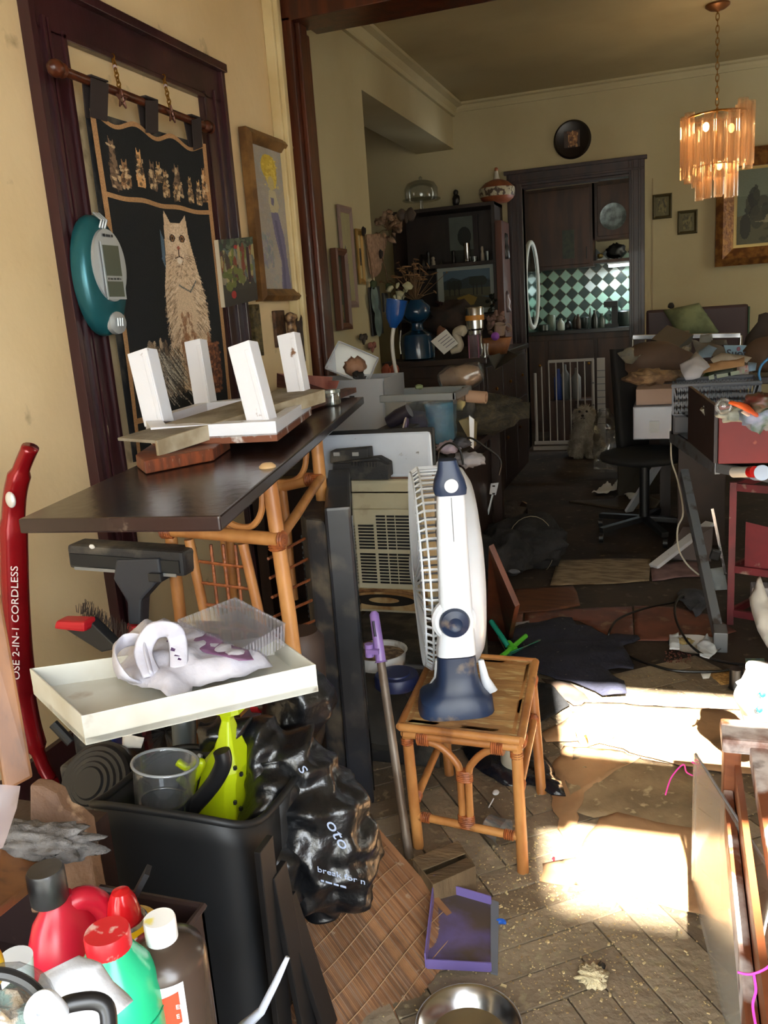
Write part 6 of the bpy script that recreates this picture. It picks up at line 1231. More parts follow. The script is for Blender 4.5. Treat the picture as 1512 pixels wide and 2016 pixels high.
text_mesh('Suos', .055, q[0]+V((.012,-.034,-.058)), (1,0,-.05), (0,0,1), mat('ink_navy', rgb(30,44,70), .6), t, bold=.001); M().blob(PY(1454,687,4.96), (.010,.002,.012), 0, sub=2).part('emblem', mat('emblem_rose', rgb(130,80,100), .6), t)
heap('blue_paper', ((1375,690),(1395,680),(1412,685),(1400,705),(1376,708)), 5.0, mat('paper_blue', rgb(120,144,168), .7), 'pale blue paper scrap left of the light blue carton', 'paper', .02, 9, seed=7)
heap('white_papers', ((1398,708),(1420,697),(1455,700),(1480,708),(1470,718),(1440,712),(1405,716)), 4.9, mat('paper_cream2', rgb(176,168,156), .8), 'white newspaper sheets on the heap under the blue carton', 'paper', .02, 9, seed=8)
heap('white_carrier', ((1338,720),(1358,712),(1370,700),(1385,712),(1398,725),(1385,735),(1378,748),(1350,750),(1342,738)), 4.02, mat('carrier_grey', rgb(178,178,188), .5), 'white plastic carrier bag spilling from the grey basket', 'bag', .03, 12, seed=9, dome=.02)
heap('kraft_envelope', ((1378,722),(1420,712),(1465,708),(1466,722),(1420,728),(1380,735)), 4.10, kraft, 'brown envelope sticking out behind the dark packet', 'envelope', .01, 8, seed=10)
q = [PY(x,y,4.2) for x,y in ((1380,745),(1400,722),(1452,715),(1448,742),(1400,750))]; t = thing('dark_green_packet', 'dark green packet with faint white lettering in the grey basket', 'packet', q[0]); m = M(); cloth(m, q, (0,-1,.2), amp=.006, step=.02, dome=.02, seed=4); m.part('packet', mat('packet_green', rgb(34,46,26), .45, c2=rgb(60,96,36), scale=7, lo=.5, hi=.66), t, smooth='all', solid=.003)
strokes(PY(1396,748,4.14), (1,0,.16), (-.16,0,1), .15, .022, mat('ink_pale', rgb(170,180,160), .6), t)
heap('red_white_box', ((1450,722),(1475,718),(1474,738),(1448,745)), 4.25, mat('box_rw', rgb(196,186,190), .6, c2=rgb(190,40,40), scale=20, lo=.55, hi=.6), 'small white and red box at the right end of the basket', 'box', .004, 8, nrm=(0,-1,.1), seed=11, th=.02)
M().tube(smooth_path([PY(x,y,4.0) for x,y in ((1520,700),(1500,718),(1494,735),(1496,748),(1490,762))], 5), .014, 8, flat=.4).solo('blue_strap', mat('strap_blue', rgb(70,140,200), .5), 'bright blue plastic strap hanging over the right end of the basket', 'strap', smooth='all')
heap('light_blue_wrap', ((1472,712),(1490,715),(1488,728),(1475,730)), 4.1, mat('wrap_lblue', rgb(130,160,196), .6), 'light blue wrapper beside the red and white box', 'wrapper', .01, 8, seed=12)
m = M(); m.lathe([(.06,0),(.05,.08),(.02,.16),(.018,.20),(0,.21)], PY(1505,690,5.3), n=20, sx=2.0); m.solo('brown_cloth_cone', mat('cone_brown', rgb(58,48,42), .8), 'dark brown peaked cloth bundle at the right edge above the heap', 'bundle', smooth='all')
m = M(); bag(m, [PY(x,y,5.0) for x,y in ((1472,712),(1500,700),(1540,690))], [.06,.09,.08], amp=.006, fr=6, n=24, k=6); m.solo('brown_bolster', mat('bolster', rgb(84,64,48), .8), 'brown bolster under the peaked cloth bundle at the right edge', 'cushion', smooth='all')
# loose letters and scraps between
for k, (x,y,Y,w_,h_,c_) in enumerate(((1262,690,5.4,.10,.05,rgb(96,92,84)),(1345,690,5.3,.07,.05,rgb(120,124,130)),(1390,668,5.6,.08,.05,rgb(140,140,136)),(1415,676,5.5,.10,.03,rgb(90,84,76)),(1350,660,5.8,.05,.05,rgb(120,116,104)),(1480,698,5.2,.08,.04,rgb(70,60,54)))):
    p = PY(x,y,Y); m = M(); cloth(m, [p+V((-w_/2,0,-h_/2)), p+V((w_/2,0,-h_/3)), p+V((w_/2.3,.03,h_/2)), p+V((-w_/2.5,.03,h_/2.4))], (0,-.8,.5), amp=.015, step=.02, seed=k+40)
    m.solo('paper_scrap', mat('scrap_tone_%d' % k, c_, .8), ('dull grey scrap left of the olive folder','pale grey scrap behind the white carrier','light scrap against the chrome rail','thin brown-grey scrap under the chrome rail','small scrap under the green cushion','dark scrap right of the light blue carton')[k], 'scrap', smooth='all', solid=.002)
# grey lattice basket
bk = mat('basket_grey', rgb(96,102,114), .5); a, b = PY(1325,752,4.05), PY(1486,800,3.85); x0_, x1_, z1b, z0b = a.x, b.x+.02, a.z, PY(1400,812,3.9).z
t = thing('lattice_basket', 'dark grey plastic basket with diamond lattice holding packets', 'basket', V(((x0_+x1_)/2,4.0,z0b)))
for y0_ in (3.86, 4.16):
    m = M()
    for k in range(22):
        x = x0_+(x1_-x0_)*k/22; d_ = (x1_-x0_)/11; e_ = min(x+d_, x1_); m.bar(V((x,y0_,z0b)), V((e_,y0_,z0b+(z1b-z0b)*(e_-x)/d_)), .006, .006); e2 = max(x-d_, x0_); m.bar(V((x,y0_,z0b)), V((e2,y0_,z0b+(z1b-z0b)*(x-e2)/d_)), .006, .006)
    m.part('lattice', bk, t, kind='stuff')
for x in (x0_, x1_): M().bb((x-.004,3.86,z0b), (x+.004,4.16,z1b)).part('end_wall', bk, t)
m = M(); m.tube([V((x0_,3.86,z1b)),V((x1_,3.86,z1b)),V((x1_,4.16,z1b)),V((x0_,4.16,z1b))], .010, 8, closed=True); m.part('rim', bk, t); M().bb((x0_,3.86,z0b-.004), (x1_,4.16,z0b+.002)).part('bottom', bk, t)
M().bb((x0_-.01,3.84,zb2+.17), (x1_,4.18,z0b-.005)).solo('grey_crate', mat('crate_grey', rgb(60,62,70), .5), 'plain dark grey crate directly under the lattice basket', 'crate', bevel=.01) if z0b-.005 > zb2+.18 else M().bb((x0_,3.88,.745), (x0_+.12,4.16,z0b-.005)).solo('grey_crate', mat('crate_grey', rgb(60,62,70), .5), 'plain dark grey crate directly under the lattice basket', 'crate', bevel=.01)
# maroon bench back, green cushion, chrome rail
a, b = PY(1272,604,7.2), PY(1472,660,7.2); m = M(); m.bb((a.x,7.2,.3), (b.x,7.25,b.z+.02)); t = thing('headboard', 'maroon padded seat back with rounded corners against the far wall', 'seat back', V(((a.x+b.x)/2,7.22,0)))
zt4 = (PY(1272,612,7.2).z+PY(1472,598,7.2).z)/2; M().bb((a.x,7.2,.35), (b.x,7.27,zt4)).part('panel', mat('maroon_pad', rgb(50,22,26), .5), t, bevel=.02); M().bb((a.x+.05,7.2,0), (a.x+.1,7.25,.35)).part('leg', darkwood, t); M().bb((b.x-.1,7.2,0), (b.x-.05,7.25,.35)).part('leg', darkwood, t); M().bb((b.x,7.2,.4), (b.x+.012,7.27,zt4-.02)).part('green_edge', mat('edge_green', rgb(44,74,48), .6), t)
m = M(); cloth(m, [PY(x,y,Y) for x,y,Y in ((1306,616,7.15),(1376,600,7.15),(1416,650,7.0),(1410,658,7.0),(1336,660,7.0))], (0,-1,.4), amp=.012, fr=6, step=.03, dome=.05, seed=3); m.solo('green_cushion', mat('cushion_green', rgb(116,126,92), .8, c2=rgb(90,100,72), scale=8), 'mottled pale green cushion leaning on the maroon seat back', 'cushion', smooth='all', solid=.01)
a, b = PY(1245,664,6.55), PY(1458,660,6.55); t = thing('chrome_stand', 'bright chrome rail on thin legs running behind the heap', 'stand', V(((a.x+b.x)/2,6.55,0))); chm = mat('chrome', rgb(200,200,205), .12, metal=1); M().bar(a, b, .03, .035).part('rail', chm, t, bevel=.004)
for q_ in (a,b): M().rod(q_, V((q_.x,q_.y,0)), .012, n=10).part('leg', chm, t, smooth=True)
M().blob(PY(1321,602,7.15), (.025,.025,.025), .1, sub=2).solo('dark_knob_ornament', black_pl, 'small dark round thing on top of the green cushion corner', 'ornament')
# paper scraps near the chair base
for k, pxs in enumerate((((1165,972),(1182,962),(1196,950),(1205,958),(1216,945),(1214,965),(1195,972)), ((1222,968),(1240,955),(1256,945),(1250,965),(1262,975),(1240,985)), ((1238,1006),(1262,975),(1270,980),(1250,1000)))):
    flat('torn_paper', pxs, paper, ('torn white paper on the dark floor, leftmost of three by the chair', 'torn white paper on the dark floor, middle of three by the chair', 'torn white paper on the dark floor, rightmost of three by the chair')[k], 'paper', z=.015, amp=.02, fr=12, step=.02, seed=30+k, group='torn papers by the office chair')
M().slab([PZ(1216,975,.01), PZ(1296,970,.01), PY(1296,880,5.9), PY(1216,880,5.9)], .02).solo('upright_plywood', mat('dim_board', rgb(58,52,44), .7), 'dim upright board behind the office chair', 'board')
# ================================================================ far room, left side
FW = XF+.012
def px_(x, y): return (x, y)
# pictures on the far left wall
cv = Canvas(30, 80, rgb(150,140,104), .1, 21); cv.poly([(.1,.5),(.3,.35),(.5,.6),(.5,1),(.1,1)], rgb(60,76,84)); cv.grain(.1)
framed('tall_pink_frame', 'tall narrow pinkish-grey frame on the wall just past the dark post', 'painting', 'x', FW, (662,402), (704,605), .04, .015, mat('pink_frame', rgb(128,104,96), .6), cv)
cv = Canvas(30, 80, rgb(48,54,40), .2, 22); cv.ell(.5,.45,.18,.25,rgb(110,72,48)); cv.rect(.2,.72,.8,.95,rgb(120,104,66)); cv.specks(60,0,0,1,1,.06,[rgb(60,70,46),rgb(36,40,32)],.6)
framed('narrow_icon_frame', 'narrow brown frame with a dark green figure picture, nearest to the post', 'painting', 'x', XF+.04, (656,488), (691,648), .04, .02, mat('frame_brown', rgb(86,50,34), .45), cv, back=-.02)
cv = Canvas(30, 60, rgb(70,54,40), .1, 23); cv.ell(.5,.5,.2,.3,rgb(40,34,30))
framed('small_gold_frame', 'small gold-edged frame with cream mount right of the tall pink frame', 'painting', 'x', FW, (698,450), (718,560), .035, .015, mat('frame_gold2', rgb(140,108,52), .4, .4), cv, mount=.08, mount_m=mat('mount_cream', rgb(176,160,116), .8))
# lace hanging, double oval frame, small dark frame
m = M(); cloth(m, [PX(x,y,FW+.01) for x,y in ((721,462),(744,460),(762,466),(755,500),(748,540),(732,548),(724,520))], (1,0,0), amp=.012, fr=14, step=.025, seed=3, rag=.01); m.solo('lace_hanging', mat('lace_beige', rgb(160,128,104), .9, c2=rgb(130,102,82), scale=30, bump=.8, bscale=50), 'crumpled beige lace piece hung on the far left wall below the dried flowers', 'lace', smooth='all', solid=.003)
t = thing('double_oval_frame', 'dark hanging frame with two oval portraits on the far left wall', 'picture frame', PX(745,660,FW))
q = [PX(727,566,FW+.01), PX(747,563,FW+.01), PX(756,656,FW+.01), PX(735,662,FW+.01)]; M().slab(q, .012).part('frame', mat('frame_dark', rgb(40,36,32), .5), t, bevel=.003)
for y in (588, 634):
    c_ = PX(738 if y < 600 else 745, y, FW+.026); M().lathe([(1,0),(0,.004)], c_, (1,0,0), 20, sx=.075, sy=.095, u=(0,1,0)).part('oval', mat('oval_green', rgb(120,138,132), .4, c2=rgb(84,98,94), scale=9), t)
framed('tiny_dark_frame', 'tiny dark frame right of the double oval frame', 'picture frame', 'x', FW, (751,577), (761,614), .02, .02, mat('frame_dark', (0,0,0)), Canvas(6,10,rgb(60,66,60)))
# dried flower sprays on the corner of the alcove
def spray(nm, lb, c, n, r, ms, mf, seed=0, up=(0,0,1), leaf=.02, flat=.4):
    rr = random.Random(seed); t = thing(nm, lb, 'dried flowers', c); m = M(); f = M()
    for k in range(n):
        d = (V(up)*.9+V((rr.gauss(0,.5),rr.gauss(0,.5),rr.gauss(0,.5)))).normalized(); L = r*rr.uniform(.5,1.1); e = c+d*L; m.tube([c, c.lerp(e,.5)+V((rr.gauss(0,.01),0,.01)), e], [.003,.0015], 4)
        f.blob(e, (leaf*rr.uniform(.6,1.4), leaf*rr.uniform(.5,1), leaf*flat*rr.uniform(1,3)), .35, 3, 1, seed=k, R=rotm(rr.uniform(-2,2), rr.uniform(-2,2), rr.uniform(0,3)))
    m.part('stems', ms, t, kind='stuff'); f.part('flowers', mf, t, kind='stuff', smooth='all'); return t
dry = mat('dry_flower', rgb(140,112,88), .95, c2=rgb(108,84,64), scale=30, bump=.8, bscale=60); stm = mat('dry_stem', rgb(96,72,48), .9)
spray('dried_flower_bunch', 'dry brown flower bunch fixed at the corner of the alcove', PX(764,452,XF+.06), 34, .11, stm, dry, 1, (.2,.2,.35), .026)
for k, (x,y,c_,lb) in enumerate(((716,668,rgb(54,46,40),'dark small bird-like wall ornament above the clear box'),(733,684,rgb(140,86,76),'pinkish small butterfly-like wall ornament right of the dark one'),(768,733,rgb(150,72,50),'orange leaf-shaped ornament hanging beside the lamp stem'),(800,428,rgb(54,40,30),'brown small carved ornament on the alcove corner above the flowers'))):
    c0_ = PX(x,y,XF+.03) if k < 2 else PY(x,y,5.35); m = M(); 
    for s in (-1,1): m.blob(c0_+V((0,s*.035 if k < 2 else 0,.015)) + V((0 if k < 2 else s*.03,0,0)), (.012,.035,.02) if k < 2 else (.03,.01,.04), .3, 5, 2, seed=k*2+s)
    m.blob(c0_, (.012,.012,.035), .2, 4, 2); m.solo('wall_ornament', mat('orn_%d' % k, c_, .7), lb, 'ornament', smooth='all')
for k, (x0,y0,x1,y1) in enumerate(((716,455,735,560),(750,500,765,565))):
    a, b = PX(x0,y0,XF+.04), PX(x1,y1,XF+.04); t = thing('dried_rose', ('dry dark-headed stem hanging left of the lace','dry dark-headed stem hanging right of the lace')[k], 'dried flowers', b); M().tube([a, a.lerp(b,.5)+V((0,.02,0)), b], .004, 5).part('stem', stm, t); M().blob(a, (.014,.014,.03), .3, 4, 2).part('head', mat('head_dark', rgb(36,26,22), .9), t, smooth='all'); M().blob(b, (.02,.03,.03), .4, 4, 2).part('leaves', mat('leaf_dull', rgb(62,72,44), .9), t, smooth='all')
# ---- sideboard
sx0, sx1, sy0, sy1, sz = -1.88, -1.20, 5.6, 7.3, 1.02
t = thing('sideboard', 'large dark sideboard in the alcove opening, lamp base and tumbler on top', 'sideboard', ((sx0+sx1)/2, (sy0+sy1)/2, 0))
M().bb((sx0,sy0,0), (sx1,sy1,sz-.04)).part('body', darkwood, t, bevel=.004); M().bb((sx0-.02,sy0-.03,sz-.04), (sx1+.03,sy1,sz)).part('top', mat('dark_top', rgb(40,30,28), .3, c2=rgb(54,44,40), scale=4), t, bevel=.006)
for k in range(3):
    y0_ = sy0+.06+k*.54; dr = M().bb((sx1,y0_,.62), (sx1+.014,y0_+.50,sz-.07)).part('drawer', darkwood, t, bevel=.003); M().lathe([(.008,0),(.016,.012),(0,.02)], (sx1+.014,y0_+.25,.78), (1,0,0), 12).part('knob', brass, dr, smooth=True)
    dd_ = M().bb((sx1,y0_,.06), (sx1+.014,y0_+.50,.60)).part('door', darkwood, t, bevel=.003); M().lathe([(.008,0),(.016,.012),(0,.02)], (sx1+.014,y0_+.06,.38), (1,0,0), 12).part('knob', brass, dd_, smooth=True)
M().bb((sx0+.03,sy0-.012,.1), (sx1-.03,sy0,.9)).part('end_panel', darkwood, t, bevel=.004)
# wooden reveal post right of the sideboard, the left jamb seen edge on
M().bb((-1.47,7.55,0), (-1.41,7.9,2.05)).solo('cupboard_side', redwood, 'reddish brown cupboard side standing left of the kitchen doorway', 'cupboard', bevel=.004)
M().slab([PZ(962,702,1.03), PZ(1000,690,1.03), PY(1020,700,5.7), PY(975,728,5.58)], .006).solo('grey_cloth_corner', mat('cloth_greybrown', rgb(56,54,48), .8), 'grey-brown cloth hanging over the corner of the sideboard', 'cloth')
Ys = 5.75
blue = mat('ceramic_blue', rgb(18,56,84), .2, c2=rgb(12,42,66), scale=3, coat=.3)
p = PZ(823,694,sz); p = V((PY(823,680,Ys).x, Ys, sz)); t = thing('blue_vase', 'glossy dark blue vase-like lamp base with a round globe on the sideboard', 'vase', p)
kz = lambda y: PY(823,y,Ys).z-sz
M().lathe([(.10,0),(.115,.01),(.115,kz(665)),(.105,kz(658)),(.05,kz(650)),(.04,kz(642)),(.045,kz(634))], p, n=30).part('base', blue, t, smooth=True)
M().lathe([(.045,kz(636)),(.09,kz(626)),(.105,kz(615)),(.095,kz(603)),(.06,kz(594)),(.05,kz(590))], p, n=30).part('globe', blue, t, smooth=True)
spray('dry_grass_bunch', 'tall dry grass and twigs standing in the dark blue vase', p+V((0,0,kz(592))), 60, .26, stm, mat('dry_grass', rgb(120,88,58), .9), 3, (-.05,0,1.2), .006, 2.5)
spray('white_rose', 'white artificial flower with dark leaves left of the dry grass', PY(787,610,5.6), 8, .16, mat('stem_green', rgb(30,36,26), .8), mat('petal_white', rgb(176,172,140), .8), 5, (0,0,1.5), .028)
p = V((PY(940,680,Ys).x, Ys-.05, sz)); kz = lambda y: PY(940,y,Ys).z-sz; t = thing('tumbler', 'tall steel tumbler with an orange band on the sideboard', 'tumbler', p)
M().lathe([(.042,0),(.045,.005),(.048,kz(650)),(.060,kz(646)),(.062,kz(607)),(.058,kz(604)),(.0,kz(606))], p, n=30).part('body', steel, t, smooth=True); M().lathe([(.0625,kz(630)),(.063,kz(620))], p, n=30).part('orange_band', mat('band_orange', rgb(190,128,50), .5), t, smooth=True)
p = V((PY(895,690,Ys-.05).x, Ys-.08, sz)); m = M(); bag(m, [PY(x,y,Ys-.08) for x,y in ((888,692),(905,684),(902,668),(898,655),(912,650),(908,660))], [.02,.025,.022,.03,.02], amp=.004, fr=14, n=16, k=6, seed=3); m.solo('white_figurine', mat('figurine_white', rgb(186,176,156), .5), 'small curved white figurine behind the leaning card', 'figurine', smooth='all')
M().slab([PY(x,y,Ys-.14) for x,y in ((848,672),(878,648),(902,676),(874,698))], .003).solo('leaning_card', paper, 'white printed card leaning tilted against the figurine', 'card')
for k in range(4): M().slab([PY(862+5*k,672+4*k,Ys-.147), PY(880+5*k,658+4*k,Ys-.147), PY(881+5*k,659+4*k,Ys-.147), PY(863+5*k,673+4*k,Ys-.147)], .001).part('printed_line', mat('ink_soft', rgb(120,116,130), .7), S.collection.objects['leaning_card'])
t = thing('jewel_box', 'small pink-edged clear box in front of the tumbler', 'box', PY(930,690,Ys-.15)); a, b = PY(922,660,Ys-.15), PY(942,690,Ys-.15)
M().bb((a.x,Ys-.15,sz), (b.x,Ys-.05,a.z)).part('case', clear('rose_clear', (.8,.7,.75), .4, .1, .1, haze=rgb(110,90,100)), t)
for x in (a.x, b.x): M().rod((x,Ys-.15,sz), (x,Ys-.15,a.z), .004, n=6).part('edge', mat('rose_edge', rgb(140,84,110), .4), t)
m = M(); m.lathe([(.09,0),(.13,.11),(.125,.11),(.085,.01)], V((PY(968,670,Ys+.1).x, Ys+.15, sz)), n=28); m.solo('orange_basket', mat('basket_orange', rgb(146,92,50), .6, c2=rgb(110,66,36), scale=12), 'orange-brown round basket behind the tumbler', 'basket', smooth='all')
spray('floral_bundle', 'dusty pink floral bundle over the orange basket', V((PY(975,640,Ys+.1).x, Ys+.12, PY(975,645,Ys+.1).z)), 26, .09, stm, mat('floral_pink', rgb(136,106,100), .9, c2=rgb(90,70,60), scale=20), 8, (0,0,.6), .025)
p = PY(993,646,Ys); t = thing('mug', 'pale patterned mug lying by the orange basket', 'mug', p+V((0,0,-.03))); M().lathe([(.035,-.04),(.038,.03),(.036,.03),(.033,-.036)], p+V((-.03,0,0)), (.2,-.3,1), 22).part('body', mat('mug_pale', rgb(150,128,112), .4), t, smooth=True); M().tube([p+V((.02+.028*math.sin(a_),-.01,.028*math.cos(a_))) for a_ in [PI*k/8 for k in range(9)]], .005, 6).part('handle', mat('mug_pale', (0,0,0)), t, smooth=True)
M().blob(PY(975,662,Ys-.06), .028, 0, sub=3).solo('purple_ball', mat('ball_purple', rgb(140,74,170), .5), 'bright purple ball on the sideboard right of the tumbler', 'ball', smooth='all')
M().lathe([(.028,0),(.024,.05),(.03,.09),(.0,.09)], V((PY(957,675,Ys-.1).x, Ys-.15, sz)), n=20).solo('clear_glass_cup', glassm, 'small clear glass between tumbler and purple ball', 'glass', smooth=True)
m = M(); m.blob(PY(890,630,Ys+.3), (.22,.12,.12), .25, 3, 3, seed=6, flat=-.10); m.solo('dark_cloth_heap', mat('heap_dark', rgb(36,30,28), .9, c2=rgb(60,44,36), scale=9), 'dark heap of cloth behind the card and tumbler', 'cloth', smooth='all')
m = M(); m.blob(PY(868,655,Ys+.05), (.03,.02,.05), .3, 4, 2); m.solo('brown_trinket', mat('trinket_brown', rgb(110,70,50), .7), 'brown trinket between the blue vase and the card', 'trinket', smooth='all')
# ---- wall unit with shelves beside the doorway
Yw = 7.62; a, b = PY(800,404,Yw), PY(1018,396,Yw); wx0, wx1, wzt = a.x-.15, -1.48, 2.02
wzt = (PY(805,408,Yw).z+PY(1012,398,Yw).z)/2
t = thing('wall_unit', 'dark open wall unit with shelves of glassware left of the kitchen doorway', 'shelf unit', ((wx0+wx1)/2, 7.8, 0))
uw = mat('unit_wood', rgb(46,32,26), .5, c2=rgb(34,24,20), scale=5)
M().bb((wx0,7.97,0), (wx1,7.99,wzt)).part('back', uw, t); M().bb((wx0,Yw,0), (wx0+.03,7.97,wzt)).part('side', uw, t); M().bb((wx1-.03,Yw,0), (wx1,7.97,wzt)).part('side', uw, t)
szs = [(PY(810,526,Yw).z+PY(1010,508,Yw).z)/2, (PY(960,618,Yw).z), .55]
for z in [wzt]+szs: M().bb((wx0,Yw-.01,z-.03), (wx1,7.97,z)).part('shelf', uw, t, bevel=.002)
def onshelf(x, z, Y=7.75): return V((PY(x,500,Y).x, Y, z))
gl2 = clear('dim_glass', (.93,.95,.94), .05, .05, .04, haze=(.4,.42,.42)); blk = mat('ornament_black', rgb(20,17,18), .35)
# on top
p = onshelf(836, wzt); t = thing('cake_dome', 'glass cake dome on a footed stand on top of the wall unit', 'cake stand', p); kk_ = lambda y: PY(836,y,7.75).z-wzt
M().lathe([(.055,0),(.06,.006),(.015,.02),(.012,.07),(.16,.085),(.17,.09),(.17,.10),(0,.10)], p, n=36).part('stand', gl2, t, smooth=True); M().lathe([(.145,.10),(.148,.11),(.148,.19),(.12,.235),(.06,.255),(.012,.262),(.018,.28),(0,.295)], p, n=36).part('dome', gl2, t, smooth=True)
p = onshelf(903, wzt, 7.75); m = M(); m.blob(p+V((0,0,.055)), (.032,.025,.055), .15, 4, 3); m.blob(p+V((0,0,.12)), (.022,.02,.026), .1, 4, 3); m.solo('black_figure', blk, 'small black seated figure on top of the wall unit', 'figurine', smooth='all')
p = onshelf(983, wzt, 7.76); t = thing('painted_jar', 'round terracotta and white painted jar with a stopper on the wall unit', 'jar', p); ter = mat('terracotta', rgb(150,84,52), .5, c2=rgb(126,66,42), scale=12)
M().lathe([(.10,0),(.14,.03),(.155,.08),(.15,.12),(.10,.165),(.05,.185),(.03,.19)], p, n=40).part('body', ter, t, smooth=True)
M().lathe([(.1505,.045),(.1575,.08),(.153,.117)], p, n=40).part('white_band', mat('band_white', rgb(176,166,140), .5, c2=rgb(70,52,40), scale=32, lo=.5, hi=.56), t, smooth=True); M().lathe([(.03,.19),(.022,.21),(.016,.25),(.012,.26)], p, n=20).part('stopper', mat('stopper_white', rgb(190,184,168), .4), t, smooth=True); M().lathe([(.012,.26),(.018,.27),(.012,.285),(0,.29)], p, n=16).part('knob', ter, t, smooth=True)
# on the upper shelf
cv = Canvas(60, 60, rgb(86,92,84), .15, 31); cv.ell(.6,.45,.22,.22,rgb(24,28,22)); cv.rect(.57,.5,.63,.9,rgb(30,24,20)); cv.rect(0,.75,1,1,rgb(44,44,34)); cv.rect(0,0,.12,1,rgb(36,26,24)); cv.rect(.88,0,1,1,rgb(40,26,24))
t = thing('tree_picture', 'small dim picture of a tree standing on the upper shelf', 'picture', onshelf(908, szs[0], 7.9)); a, b = PY(876,430,7.9), PY(940,500,7.9)
picture(cv, (a.x,7.9,a.z), (b.x,7.9,a.z), (a.x,7.9,b.z-.05), (b.x,7.9,b.z-.05), 'picture', printm, t); M().bb((a.x-.01,7.905,szs[0]), (b.x+.01,7.93,a.z+.01)).part('backing', uw, t)
ivory_ = mat('ivory_dim', rgb(150,140,124), .5)
for k, (x, h_, r_, m_, nm, lb) in enumerate(((832,.11,.03,blk,'dark_figure','dark little figure at the left end of the upper shelf'),(852,.08,.022,ivory_,'pale_doll','pale doll on the upper shelf, third from the left'),(843,.13,.02,blk,'dark_bottle','slim dark bottle on the upper shelf between figure and doll'),(893,.12,.02,blk,'black_vase','black vase on the upper shelf left of the bright steel cup'),(920,.165,.028,steel,'steel_cup','tall bright steel cup in the middle of the upper shelf'),(934,.05,.03,glassm,'glass_tumbler','low glass tumbler right of the bright steel cup'),(950,.13,.018,ivory_,'thin_figurine','thin pale figurine behind the glasses on the upper shelf'),(960,.085,.020,glassm,'small_glass','small glass right of the thin figurine'),(974,.10,.025,blk,'black_mug','black mug at the right part of the upper shelf'),(985,.14,.018,gl2,'stem_glass','tall stem glass at the right part of the upper shelf'),(996,.22,.035,blk,'black_statue','tall black statue at the right end of the upper shelf'),(868,.045,.02,gl2,'little_glass','tiny glass right of the pale doll'))):
    p = onshelf(x, szs[0]+.001, 7.70+.05*(k % 2)); M().lathe([(r_*.8,0),(r_,h_*.05),(r_*.9,h_*.45),(r_*.55,h_*.62),(r_*.8,h_*.8),(r_*.6,h_*.95),(0,h_)] if m_ not in (steel, glassm) else [(r_*.9,0),(r_,h_*.04),(r_,h_),(r_*.93,h_),(r_*.9,h_*.06),(0,h_*.05)], p, n=18).solo(nm, m_, lb, 'ornament' if m_ not in (steel, glassm, gl2) else 'glass', smooth=True)
# landscape picture on the lower shelf
cv = Canvas(120, 90, rgb(150,156,148), .05, 33); cv.rect(.10,.10,.88,.90,rgb(64,82,92)); cv.rect(.10,.10,.88,.30,rgb(76,98,112)); cv.poly([(.10,.32),(.25,.24),(.4,.30),(.55,.24),(.88,.34),(.88,.5),(.10,.5)],rgb(38,50,56)); cv.rect(.10,.48,.88,.66,rgb(72,72,52)); cv.poly([(.10,.9),(.10,.62),(.45,.58),(.88,.70),(.88,.9)],rgb(62,58,40)); cv.poly([(.32,.66),(.52,.60),(.66,.68),(.60,.82),(.34,.86)],rgb(130,108,40))
for x_, r_ in ((.20,.05),(.28,.06),(.36,.05),(.66,.10),(.74,.09),(.60,.07)): cv.ell(x_,.34 if r_ > .065 else .40,r_,.10,rgb(26,36,28)); cv.rect(x_-.008,.38,x_+.008,.62,rgb(24,22,18))
framed('landscape_picture', 'landscape print with dark trees and a yellow field on the lower shelf', 'painting', 'y', 7.72, (858,530), (984,610), .012, .02, mat('frame_blackish', rgb(30,28,26), .5), cv, z=(szs[1]+.002, PY(858,524,7.72).z))
for k, (x, h_, r_, m_, nm, lb) in enumerate(((996,.19,.03,mat('tin_figure', rgb(120,110,112), .35, .6),'metal_figurine','slim metal figurine at the right end of the lower shelf'),(872,.10,.018,gl2,'slim_glass','slim glass in front of the landscape print'))):
    M().lathe([(r_*.8,0),(r_,h_*.05),(r_*.5,h_*.25),(r_*.9,h_*.5),(r_*.4,h_*.7),(r_*.6,h_*.85),(0,h_)], onshelf(x, szs[1]+.001, 7.66), n=18).solo(nm, m_, lb, 'ornament', smooth=True)
spray('dark_dried_plant', 'dark dried plant at the right of the landscape print', onshelf(975, szs[1]+.02, 7.68), 22, .13, stm, mat('plant_dark', rgb(34,38,28), .9), 12, (0,0,1), .022)
spray('maroon_dried_plant', 'dark maroon dried plant at the left of the landscape print', onshelf(862, szs[1]+.02, 7.66), 18, .11, stm, mat('plant_maroon', rgb(50,26,28), .9), 13, (0,0,1), .022)
# ---- clutter table in front (between the board and the sideboard)
tz = .74
t = thing('side_desk', 'dark cluttered desk behind the silver monitor', 'desk', (-1.35,3.9,0)); M().bb((-1.78,3.2,tz-.03), (-.86,4.6,tz)).part('top', darkwood, t, bevel=.003)
for x, y in ((-1.72,3.26),(-.92,3.3),(-1.72,4.54),(-.92,4.54)): M().bb((x-.025,y-.025,0), (x+.025,y+.025,tz-.03)).part('leg', darkwood, t)
M().bb((-1.70,3.5,.05), (-.95,4.5,.6)).part('cupboard', darkwood, t)
